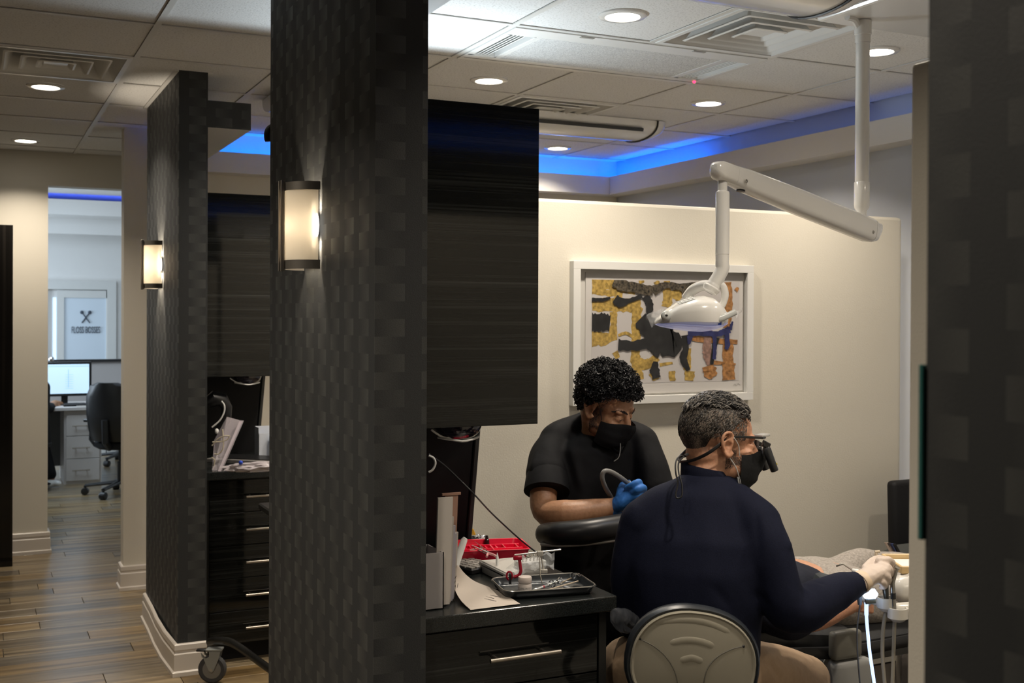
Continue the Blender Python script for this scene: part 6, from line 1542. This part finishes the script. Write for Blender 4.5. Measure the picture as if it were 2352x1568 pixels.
# curly hair
def lowA(az):
    a = abs((az+PI) % (2*PI)-PI)
    if a < .8: return .070
    if a < 1.5: return .070-(a-.8)/.7*.040
    return .030-(min(a, 2.4)-1.5)/.9*.070
HAIRB = mat('black_hair', (.006, .0055, .006), .45, Specular_IOR_Level=.22)
obj('hair', hair_cap(MA, lowA, .024, amp=.004), mat('hair_base', (.006, .006, .0065), .7), A1, True)
bm = B(); r_ = random.Random(21); made = 0
while made < 1900:
    az = r_.uniform(-PI, PI); el = math.asin(r_.uniform(-.7, 1)); z = .042+.088*math.sin(el)
    if z < lowA(az)-.004: continue
    ca = math.cos(el); nn = V3(math.sin(az)*ca, math.cos(az)*ca, math.sin(el))
    lf = r_.uniform(.020, .040)*(1 if z > .05 else .65); p = V3(nn.x*(.077+lf), -.012+nn.y*(.097+lf*.9), .042+nn.z*(.088+lf))
    axis = (nn*.7+V3(r_.uniform(-1, 1), r_.uniform(-1, 1), r_.uniform(-1, 1))*.7).normalized(); s, u = frame_of(axis)
    R0 = r_.uniform(.004, .0075); ph = r_.uniform(0, 6.28); T_ = r_.uniform(1.0, 1.7); pts = []
    for q in range(11):
        t_ = q/10; pts.append(MA @ (p+axis*(t_-.5)*.012+s*(math.cos(ph+t_*T_*2*PI)*R0)+u*(math.sin(ph+t_*T_*2*PI)*R0)))
    rr_ = r_.uniform(.0012, .002); tube(bm, pts, [rr_]*10+[rr_*.4], 5); made += 1
tag(obj('hair_curls', bm, HAIRB, A1, True), kind='stuff')
# faded sides in front of the ears
sb = B()
for i in range(1800):
    s = 1 if i % 2 else -1; y = r_.uniform(-.002, .040); z = r_.uniform(-.085, .035)
    if y > .012+.03*((z+.085)/.12) and z > -.04: continue
    x = .0665-max(0, -z-.05)*.38-max(0, y-.01)*.12
    p = h2(s*(x+.0035), y, z); tube(sb, [p, p+MA.to_3x3() @ V3(s*.0015, .001, -.005)], [.00045, .0002], 3)
tag(obj('stubble', sb, mat('stubble_black', (.015, .012, .011), .7), A1), kind='stuff')
# blue glove on the hand holding the suction hose
DG = 3.80
def gp(x, y, d=DG): return at(x, y, d)
bm = B()
glove_hand(bm, ([gp(1414, 1163, 3.82), gp(1430, 1149), gp(1448, 1133)], [(.026, .033), (.026, .041), (.022, .040)], VW),
  [([gp(1442, 1121, 3.78), gp(1456, 1112, 3.76), gp(1467, 1107, 3.77), gp(1469, 1112, 3.80)], [.0125, .012, .0115, .010]),
   ([gp(1452, 1131, 3.77), gp(1466, 1123, 3.75), gp(1478, 1120, 3.77), gp(1479, 1127, 3.80)], [.0125, .012, .0115, .010]),
   ([gp(1452, 1143, 3.77), gp(1466, 1138, 3.76), gp(1474, 1137, 3.78), gp(1472, 1144, 3.81)], [.012, .0115, .011, .009]),
   ([gp(1446, 1156, 3.78), gp(1458, 1154, 3.77), gp(1466, 1153, 3.79), gp(1464, 1158, 3.81)], [.011, .0105, .010, .0085]),
   ([gp(1424, 1138, 3.80), gp(1427, 1120, 3.81), gp(1434, 1111, 3.83), gp(1444, 1108, 3.84)], [.0145, .0125, .0115, .010])])
bm = solid(bm, .0034, 3); wrinkle(bm, .0014, 45, 6)
BLG = mat('blue_glove', (.030, .15, .46), .55, bump=.2, scale=80, Specular_IOR_Level=.3)
obj('glove', bm, BLG, A1, 2, label='blue rubber glove')
bm = B(); a, b = gp(1409, 1167, 3.822), gp(1418, 1161, 3.815); tube(bm, [a, a.lerp(b, .3), b], [(.030, .036), (.029, .0355), (.0275, .034)], 22, VW); obj('glove_cuff', bm, BLG, A1, True)
# suction hose he holds
t = thing('suction_hose', 'thick grey suction hose looping up into the blue gloved hand', 'hose', gp(1382, 1100, 3.72))
bm = B(); tube(bm, spline([gp(1446, 1112, 3.80), gp(1425, 1096, 3.78), gp(1405, 1084, 3.76), gp(1391, 1081, 3.75), gp(1384, 1088, 3.75), gp(1384, 1102, 3.76), gp(1392, 1122, 3.80), gp(1404, 1143, 3.87), gp(1412, 1170, 3.90), gp(1418, 1230, 3.88)], 7), .0078, 14); obj('hose', bm, mat('hose_grey', (.20, .195, .18), .4), t, True)
bm = B(); tube(bm, [gp(1443, 1109, 3.795), gp(1449, 1113, 3.80), gp(1480, 1128, 3.80)], [.0095, .009, .0085], 14); obj('hose_tip', bm, WPLM, t, True, label='white hose tip')
# his stool with the curved body rest
t = thing('assistant_stool', 'assistant stool with a black curved padded arm rest in front of the dark scrubs', 'stool', (2.02, 3.5, 0))
DP = 3.66
bm = B(); limb(bm, [at(1253, 1226, DP+.06), at(1285, 1226, DP), at(1340, 1222, DP-.02), at(1400, 1213, DP), at(1470, 1200, DP+.06), at(1520, 1190, DP+.2)], [(.034, .036), (.042, .040), (.043, .041), (.043, .041), (.042, .04), (.035, .034)], 20, V3(0, 0, 1)); obj('arm_pad', bm, mat('black_vinyl', (.009, .009, .010), .36, Specular_IOR_Level=.3), t, True)
bm = B(); tube(bm, spline([at(1245, 1249, DP+.03), at(1290, 1252, DP-.02), at(1340, 1249, DP-.03), at(1400, 1242, DP-.02), at(1470, 1229, DP+.05), at(1520, 1220, DP+.18)], 5), (.010, .006), 10, V3(0, 0, 1)); obj('arm_support', bm, mat('grey_metal_strip', (.34, .33, .31), .35), t, True)
ca_ = V3(2.02, 3.56, 0); zz_ = at(1362, 1450, 4.08).z-.02
bm = B(); lathe(bm, [(.10, zz_-.08), (.19, zz_-.07), (.20, zz_-.03), (.17, zz_), (.01, zz_)], ca_, 28); obj('seat', bm, BLKM, t, True)
e0 = at(1520, 1220, DP+.18); bm = B(); tube(bm, spline([ca_+V3(0, 0, zz_-.09), ca_+V3(.22, .02, zz_-.09), V3(e0.x+.04, e0.y+.08, e0.z-.15), e0], 5), .014, 10); obj('arm_bracket', bm, STEEL, t, True)
bm = B(); lathe(bm, [(.03, .09), (.03, .35), (.02, .35), (.02, zz_-.08)], ca_, 16); obj('gas_lift', bm, STEEL, t, True)
for k in range(5):
    a = .5+k*2*PI/5; e = ca_+V3(math.cos(a)*.28, math.sin(a)*.28, 0)
    bm = B(); tube(bm, [ca_+V3(0, 0, .11), e+V3(0, 0, .07)], [(.03, .018), (.018, .012)], 8); sp_ = obj('base_spoke', bm, STEEL, t)
    bm = B(); lathe(bm, [(.004, -.02), (.025, -.019), (.027, -.01), (.027, .01), (.025, .019), (.004, .02)], e+V3(0, 0, .027), 14, V3(-math.sin(a), math.cos(a), 0)); tube(bm, [e+V3(0, 0, .03), e+V3(0, 0, .075)], .009, 8); obj('caster', bm, BLK, sp_)

# ================================================================== DENTAL CHAIR AND RECLINING PATIENT
CYC = 3.06; zc_ = .60
t = thing('dental_chair', 'black reclining dental chair under the lying patient, on a grey base', 'dental chair', (2.7, CYC, 0))
VINYL = mat('chair_vinyl', (.012, .0125, .0135), .38, bump=.1, scale=90)
def slab(x0, x1, hw0, hw1, z0, z1, th_, k=8):
    rs = []
    for i in range(k+1):
        q = i/k; x = x0+(x1-x0)*q; hw = hw0+(hw1-hw0)*q; z = z0+(z1-z0)*q; ring = []
        for j in range(20):
            a = 2*PI*j/20; ca2, sa2 = math.cos(a), math.sin(a)
            ring.append(V3(x, CYC+math.copysign(abs(ca2)**.5, ca2)*hw, z+math.copysign(abs(sa2)**.6, sa2)*th_))
        rs.append(ring)
    bm = B(); rings(bm, rs); return bm
obj('backrest', slab(1.98, 2.56, .17, .27, .66, .60, .05), VINYL, t, True); obj('headrest', slab(1.86, 2.00, .10, .12, .70, .68, .04, 4), VINYL, t, True)
obj('seat', slab(2.52, 3.05, .27, .27, .585, .59, .042), VINYL, t, True); obj('leg_rest', slab(3.02, 3.60, .26, .20, .60, .57, .045), VINYL, t, True)
bm = B(); tube(bm, [V3(2.0, CYC-.22, .62), V3(2.5, CYC-.285, .585), V3(3.05, CYC-.285, .60)], (.012, .02), 10, V3(0, 0, 1)); obj('edge_rail', bm, BLK, t, True)
bm = B(); box(bm, 2.30, 3.0, CYC-.18, CYC+.18, .50, .555, .02, 2); obj('under_frame', bm, mat('frame_grey', (.10, .10, .095), .5), t, True)
gb = mat('chair_base_grey', (.17, .165, .14), .45); gb2 = mat('chair_base_light', (.24, .24, .23), .4)
bm = B(); box(bm, 2.42, 2.535, CYC-.325, CYC-.285, .575, .665, .015, 3); obj('lift_column', bm, gb, t, True)
bm = B(); box(bm, 2.42, 2.575, CYC-.33, CYC+.2, .03, .572, .02, 3); obj('base', bm, gb2, t, True)
bm = B(); box(bm, 2.5, 3.3, CYC-.30, CYC+.26, .0, .04, .015, 2); obj('base_plate', bm, BLK, t, True)
P3 = thing('person', 'patient lying back in grey sweatpants with hands on the belly', 'person', (2.7, CYC, .6))
hd = V3(1.98, CYC, .80); pf = V3(.22, 0, .97).normalized()
r3 = V3(0, -1, 0); u3 = r3.cross(pf).normalized()
MP = Matrix((r3, pf, -u3 if u3.x > 0 else u3)).transposed().to_4x4(); MP.translation = hd
body = B(); head_shapes(body, MP, True, ([V3(2.12, CYC, .755), V3(2.20, CYC, .735)], [.056, .058, .07]))
sx3, fx3 = V3(0, 1, 0), V3(0, 0, 1)
torso(body, [(V3(2.16, CYC, .73), .10, .06), (V3(2.25, CYC, .735), .17, .085), (V3(2.40, CYC, .735), .16, .095), (V3(2.54, CYC, .725), .15, .09), (V3(2.68, CYC, .715), .16, .09)], sx3, fx3)
hb = at(1822, 1330, 3.72)
armN = [V3(2.25, CYC-.20, .72), at(1815, 1424, 3.45), at(1880, 1418, 3.46), at(1924, 1402, 3.49), at(1962, 1386, 3.53)]
armF = [V3(2.25, CYC+.20, .72), V3(2.42, CYC+.25, .71), V3(2.50, CYC+.20, .75), hb+V3(-.05, .08, .0), hb+V3(-.005, .01, 0)]
limb(body, armN, [.045, .042, .038, .030, .024]); limb(body, armF, [.045, .042, .038, .028, .022])
for k in range(4):
    q = hb+RT*(.001*k)+UP*(.010-.006*k)-VW*(.004*k)
    limb(body, [q-RT*.012, q+RT*.014+UP*.002, q+RT*(.030-.003*abs(k-1))-UP*.008], [.0085, .008, .0066], 10)
limb(body, [hb-RT*.02+UP*.012, hb+UP*.016-RT*.002, hb+RT*.014+UP*.013], [.010, .009, .0075], 10)
q = at(1962, 1388, 3.53)
for k in range(4): limb(body, [q+UP*(.012-.009*k), q+RT*.03+UP*(.012-.010*k), q+RT*.055+UP*(.004-.009*k)], [.0088, .0082, .007], 10)
limb(body, [q+UP*.015-RT*.02, q+UP*.028+RT*.005, q+UP*.026+RT*.03], [.011, .0095, .008], 10)
kneeN, kneeF = V3(3.06, CYC-.14, .68), V3(2.94, CYC+.14, .722)
for kn, sg in ((kneeN, -1), (kneeF, 1)):
    limb(body, [V3(2.68, CYC+sg*.09, .685), V3(2.84, CYC+sg*.13, .688), kn], [.075, .066, .055]); limb(body, [kn, V3(3.28, CYC+sg*.12, .68), V3(3.46, CYC+sg*.11, .66)], [.052, .046, .036])
bm = solid(body, .0042, 4); obj('body', bm, SKIN_D, P3, 2)
bm = B(); torso(bm, [(V3(2.18, CYC, .735), .11, .07), (V3(2.26, CYC, .738), .19, .098), (V3(2.40, CYC, .738), .19, .104), (V3(2.50, CYC, .728), .18, .098), (V3(2.56, CYC, .720), .17, .085)], sx3, fx3)
limb(bm, armN[:2]+[armN[1].lerp(armN[2], .35)], [.058, .060, .054]); limb(bm, armF[:3]+[hb+V3(-.04, .07, -.004), hb+V3(-.018, .03, -.004)], [.056, .052, .046, .038, .034])
bm = solid(bm, .009, 8); wrinkle(bm, .006, 9, 12); obj('jacket', bm, mat('dark_jacket', (.012, .014, .024), .8, bump=.3, scale=60, Specular_IOR_Level=.2), P3, 2)
bm = B(); torso(bm, [(V3(2.50, CYC, .715), .16, .075), (V3(2.60, CYC, .715), .185, .10), (V3(2.76, CYC, .70), .19, .09)], sx3, fx3)
for kn, sg in ((kneeN, -1), (kneeF, 1)):
    limb(bm, [V3(2.62, CYC+sg*.09, .690), V3(2.82, CYC+sg*.13, .690), kn], [.088, .082, .072]); limb(bm, [kn, V3(3.28, CYC+sg*.12, .68), V3(3.46, CYC+sg*.11, .66)], [.072, .064, .056])
bm = solid(bm, .009, 5); wrinkle(bm, .008, 8, 5); obj('sweatpants', bm, GREYCL, P3, 2)
for sg in (-1, 1):
    q = V3(3.50, CYC+sg*.11, .66); bm = B(); limb(bm, [q, q+V3(.03, 0, .06), q+V3(.04, 0, .16)], [(.045, .04), (.045, .042), (.036, .03)], 14); obj('shoe', bm, BLK, P3, True)
obj('hair', hair_cap(MP, lowA, .012), mat('patient_hair', (.02, .014, .010), .6), P3, True)
bm = B(); obox(bm, at(1906, 1338, 3.55), RT*.036+UP*-.010, UP*.016+RT*.008, VW*.06, .01); bm = bm; wrinkle(bm, .002, 20)
tag(obj('dark_pouch', bm, mat('dark_pouch', (.018, .026, .034), .5), None, True, loc=at(1906, 1350, 3.55)), 'small dark blue pouch lying on the grey sweatpants behind the navy sleeve', 'pouch')

# ================================================================== DELIVERY UNIT WITH HANDPIECES
DU = 3.20
def up_(x, y, d=DU): return at(x, y, d)
t = thing('delivery_unit', 'white dental delivery unit with hanging handpieces at the right', 'dental unit', (up_(2110, 1500).x, up_(2110, 1500).y, 0))
WU = mat('unit_white', (.62, .60, .55), .25, Coat_Weight=.3)
bm = B(); limb(bm, [up_(2082, 1352, 3.28), up_(2120, 1350, 3.28), up_(2240, 1345, 3.30)], [(.045, .050), (.062, .065), (.062, .065)], 22, VW); obj('unit_body', bm, WU, t, True)
pc = up_(2160, 1400, 3.30)
bm = B(); lathe(bm, [(.035, .10), (.035, pc.z)], V3(pc.x, pc.y, 0), 18); obj('unit_post', bm, WU, t, True)
bm = B(); lathe(bm, [(.26, 0), (.26, .03), (.20, .06), (.05, .11)], V3(pc.x, pc.y, 0), 28); obj('unit_foot', bm, gb2, t, True)
bm = B(); tube(bm, [up_(2035, 1398, 3.17), up_(2065, 1400, 3.17), up_(2130, 1398, 3.20), up_(2200, 1390, 3.28)], [.010, .020, .022, .022], 18)
obj('holder_bar', bm, WU, t, True)
def holder(x, y, d, r):
    c = up_(x, y, d); bm = B(); lathe(bm, [(r*.55, -.022), (r, -.012), (r, .016), (r*.82, .016), (r*.6, -.010)], c, 20); return obj('holder_cup', bm, WU, t, True)
holder(2035, 1384, 3.17, .026); holder(2062, 1408, 3.15, .028); holder(2078, 1402, 3.20, .024); holder(1992, 1372, 3.19, .014)
bm = B(); tube(bm, [up_(1978, 1372, 3.19), up_(2035, 1392, 3.19), up_(2080, 1400, 3.2)], .008, 10); obj('holder_rail', bm, WU, t, True)
HPM = mat('handpiece_metal', (.30, .29, .27), .25, .9); HPD = mat('handpiece_dark', (.09, .088, .08), .3, .7)
hp2 = thing('dental_handpiece', 'slim metal dental handpiece standing in the front holder with a black band', 'handpiece', up_(2052, 1405, 3.15), 'handpieces on the delivery unit')
bm = B(); tube(bm, [up_(2060, 1305, 3.15), up_(2057, 1315, 3.15), up_(2050, 1338, 3.15), up_(2051, 1360, 3.15), up_(2053, 1408, 3.15)], [.0045, .005, .0062, .0068, .0072], 16); obj('handle', bm, HPM, hp2, True)
bm = B(); tube(bm, [up_(2060, 1301, 3.15)-RT*.006, up_(2060, 1304, 3.15)+RT*.006-UP*.003], .0046, 12); obj('head', bm, STEEL, hp2, True)
bm = B(); tube(bm, [up_(2051.2, 1361, 3.15), up_(2052, 1375, 3.15)], .0074, 16); obj('black_band', bm, BLK, hp2, True)
hp3 = thing('dental_handpiece', 'dark dental handpiece held in the white gloved hand', 'handpiece', up_(2037, 1384, 3.17), 'handpieces on the delivery unit')
bm = B(); tube(bm, [up_(2040, 1296, 3.205), up_(2036, 1320, 3.195), up_(2033, 1345, 3.18), up_(2035, 1365, 3.175), up_(2037, 1385, 3.17)], [.004, .007, .0098, .0080, .0050], 16); obj('handle', bm, HPD, hp3, True)
bm = B(); tube(bm, [up_(2037, 1385, 3.17), up_(2036, 1392, 3.17)], .004, 10); obj('connector', bm, WU, hp3, True)
HOSE = mat('hose_beige', (.30, .275, .22), .5); HOSG = mat('hose_dark', (.13, .135, .135), .5)
for i, (pts, r, mm, lab) in enumerate((([(2036, 1395), (2029, 1440), (2027, 1500), (2032, 1568), (2040, 1640)], .0052, HOSE, 'beige handpiece hose hanging left of its twin'), ([(2055, 1415), (2054, 1450), (2052, 1510), (2050, 1568), (2048, 1640)], .0052, HOSE, 'beige handpiece hose hanging beside the low partition'), ([(1976, 1385), (1969, 1440), (1969, 1490), (1975, 1568), (1980, 1640)], .0024, HOSG, 'thin grey hose hanging left of the glowing tube'))):
    bm = B(); tube(bm, spline([up_(x, y, 3.17+.005*i) for x, y in pts], 5), r, 10); obj('hose', bm, mm, t, True, label=lab)
t2 = thing('curing_light', 'glowing white curing light in a holder with a bright hanging cord', 'curing light', up_(1998, 1372, 3.13))
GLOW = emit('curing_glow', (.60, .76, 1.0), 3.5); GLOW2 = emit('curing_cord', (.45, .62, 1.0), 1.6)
bm = B(); tube(bm, [up_(1984, 1370, 3.13), up_(1990, 1366, 3.13), up_(2008, 1365, 3.13), up_(2012, 1368, 3.13)], [.008, .016, .016, .009], 24); obj('light_head', bm, GLOW, t2, True)
bm = B(); tube(bm, [up_(1988, 1381, 3.12), up_(2010, 1379, 3.12)], .0075, 14); obj('grey_grip', bm, mat('grip_grey', (.16, .20, .22), .35), t2, True)
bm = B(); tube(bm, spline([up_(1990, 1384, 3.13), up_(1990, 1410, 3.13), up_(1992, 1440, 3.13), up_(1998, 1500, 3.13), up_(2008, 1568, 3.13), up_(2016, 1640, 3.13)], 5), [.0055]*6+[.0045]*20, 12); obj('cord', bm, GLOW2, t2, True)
bm = B(); tube(bm, [up_(1971, 1362, 3.16), up_(1974, 1372, 3.16), up_(1975, 1388, 3.16)], [.008, .0075, .006], 12); obj('side_socket', bm, mat('socket_grey', (.13, .15, .16), .3), t2, True)
t3 = thing('air_water_syringe', 'bent steel syringe tip pointing up left behind the white gloved hand', 'syringe', up_(1962, 1312, 3.2))
bm = B(); tube(bm, [up_(1921, 1299.5, 3.21), up_(1935, 1294.5, 3.2), up_(1937, 1295, 3.2), up_(1962, 1311, 3.2)], .0026, 8); obj('tip', bm, STEEL, t3, True)
bm = B(); tube(bm, [up_(1958, 1309, 3.2), up_(1968, 1312, 3.19), up_(1990, 1325, 3.21)], [.005, .0075, .007], 12); obj('nozzle', bm, WPLM, t3, True)
t4 = thing('instrument_shelf', 'beige instrument shelf with white tray paper beside the low partition', 'tray', up_(2070, 1290, 3.35))
BEI = mat('beige_plastic', (.60, .43, .21), .4)
bm = B(); c = up_(2105, 1300, 3.36); e1 = V3(RT.x, RT.y, 0).normalized(); e2 = V3(-e1.y, e1.x, 0)
obox(bm, c, e1*.075, e2*.085, V3(0, 0, .003)); obj('shelf_plate', bm, mat('beige_light', (.62, .52, .38), .4), t4)
for q, w_, d_ in ((c+e2*.085, e1*.075, e2*.004), (c-e2*.085, e1*.075, e2*.004), (c-e1*.073, e1*.004, e2*.085)):
    bm = B(); obox(bm, q+V3(0, 0, .008), w_, d_, V3(0, 0, .011), .002); obj('shelf_rim', bm, BEI, t4)
bm = B(); obox(bm, c+V3(0, 0, .004), e1*.066, e2*.078, V3(0, 0, .001)); obj('tray_paper', bm, WPLM, t4)
bm = B(); tube(bm, [c-V3(0, 0, .003), V3(c.x, c.y, up_(2105, 1345, 3.30).z)], .02, 12); obj('shelf_post', bm, WU, t4)
p = up_(2012, 1272, 3.25); bm = B(); tube(bm, [p-UP*.02, p, p+UP*.006], [.004, .005, .003], 10); tube(bm, [p+UP*.006-RT*.003, p+UP*.0075+RT*.011], .004, 10)
tag(obj('spare_handpiece_head', bm, mat('beige_light', (.62, .52, .38), .4), None, True, loc=p), 'tiny pale handpiece head showing above the white gloved knuckles', 'handpiece')

# ================================================================== OFFICE WORKER (only a forearm and a shoe show past the wall)
DO = 10.75
def wp(x, y, d=DO): return at(x, y, d)
P4 = thing('person', 'office worker mostly hidden behind the cream wall, one hand by the keyboard', 'person', onZ(70, 1150, 0) if False else V3(wp(72, 1000).x, wp(72, 1000).y, 0))
body = B()
MO = head_matrix(wp(66, 800, 10.5), (RT*.6+VW*.75-UP*.1).normalized())
head_shapes(body, MO, True, ([wp(64, 850, 10.48), wp(64, 870, 10.48)], [.058, .06, .075]))
sO, fO = RT, VW
torso(body, [(wp(64, 860, 10.48), .11, .07), (wp(64, 885, 10.47), .18, .10), (wp(64, 930, 10.45), .17, .11), (wp(64, 990, 10.45), .17, .12), (wp(64, 1020, 10.45), .18, .13)], sO, fO)
limb(body, [wp(88, 880, 10.48), wp(98, 930, 10.5), wp(112, 936, 10.75), wp(126, 926, 10.98), wp(136, 926, 11.02)], [.055, .048, .045, .032, .022])
for k in range(4): limb(body, [wp(134, 922+k*2.5, 11.0), wp(142, 924+k*2.5, 11.05), wp(146, 928+k*2, 11.06)], [.011, .010, .009], 8)
limb(body, [wp(132, 930, 11.0), wp(138, 933, 10.98), wp(143, 933, 10.99)], [.012, .010, .009], 8)
limb(body, [wp(40, 880, 10.48), wp(34, 940, 10.5), wp(60, 936, 10.9)], [.055, .048, .035])
for dx_ in (-14, 20):
    kn = wp(70+dx_, 1010, 10.85); limb(body, [wp(64+dx_*.6, 1015, 10.5), kn], [.085, .065]); ft = V3(wp(112+dx_*.2, 1125, 10.7).x, wp(112, 1125, 10.7).y, .06)
    limb(body, [kn, kn.lerp(ft, .5), ft], [.062, .055, .042])
bm = solid(body, .010, 3); obj('body', bm, SKIN_A, P4, 2)
bm = B(); torso(bm, [(wp(64, 862, 10.48), .13, .085), (wp(64, 885, 10.47), .20, .115), (wp(64, 950, 10.45), .19, .125), (wp(64, 1020, 10.45), .20, .14)], sO, fO)
limb(bm, [wp(88, 880, 10.48), wp(98, 930, 10.5), wp(112, 936, 10.75), wp(116, 934, 10.82)], [.066, .060, .054, .046]); limb(bm, [wp(40, 880, 10.48), wp(34, 940, 10.5), wp(50, 938, 10.75)], [.066, .06, .05])
bm = solid(bm, .015, 4); obj('dark_top', bm, BLACKCL, P4, 2)
bm = B()
for dx_ in (-14, 20):
    kn = wp(70+dx_, 1010, 10.85); ft = V3(wp(112+dx_*.2, 1125, 10.7).x, wp(112, 1125, 10.7).y, .12)
    limb(bm, [wp(64+dx_*.6, 1015, 10.5), kn], [.10, .08]); limb(bm, [kn, kn.lerp(ft, .5), ft], [.078, .068, .056])
bm = solid(bm, .015, 4); obj('trousers', bm, BLACKCL, P4, 2)
obj('hair', hair_cap(MO, lowA, .02), HAIRB, P4, True)
for x_ in (109, 116):
    q = wp(x_, 1128, 10.70); q.z = .04; bm = B(); limb(bm, [q-VW*.06, q+RT*.02, q+RT*.07+V3(0, 0, -.005)], [(.038, .036), (.04, .036), (.034, .028)], 12, V3(0, 0, 1)); obj('shoe', bm, WPLM, P4, True, label='white shoe')
bm = B(); cO = V3(wp(64, 1030, 10.45).x, wp(64, 1030, 10.45).y, 0)
t = thing('office_stool', 'stool under the office worker behind the cream wall', 'stool', cO)
lathe(bm, [(.02, .05), (.20, .06), (.05, .10), (.03, .40), (.20, .41), (.21, .44), (.18, .46), (.01, .46)], cO, 20); obj('seat', bm, BLKM, t, True)
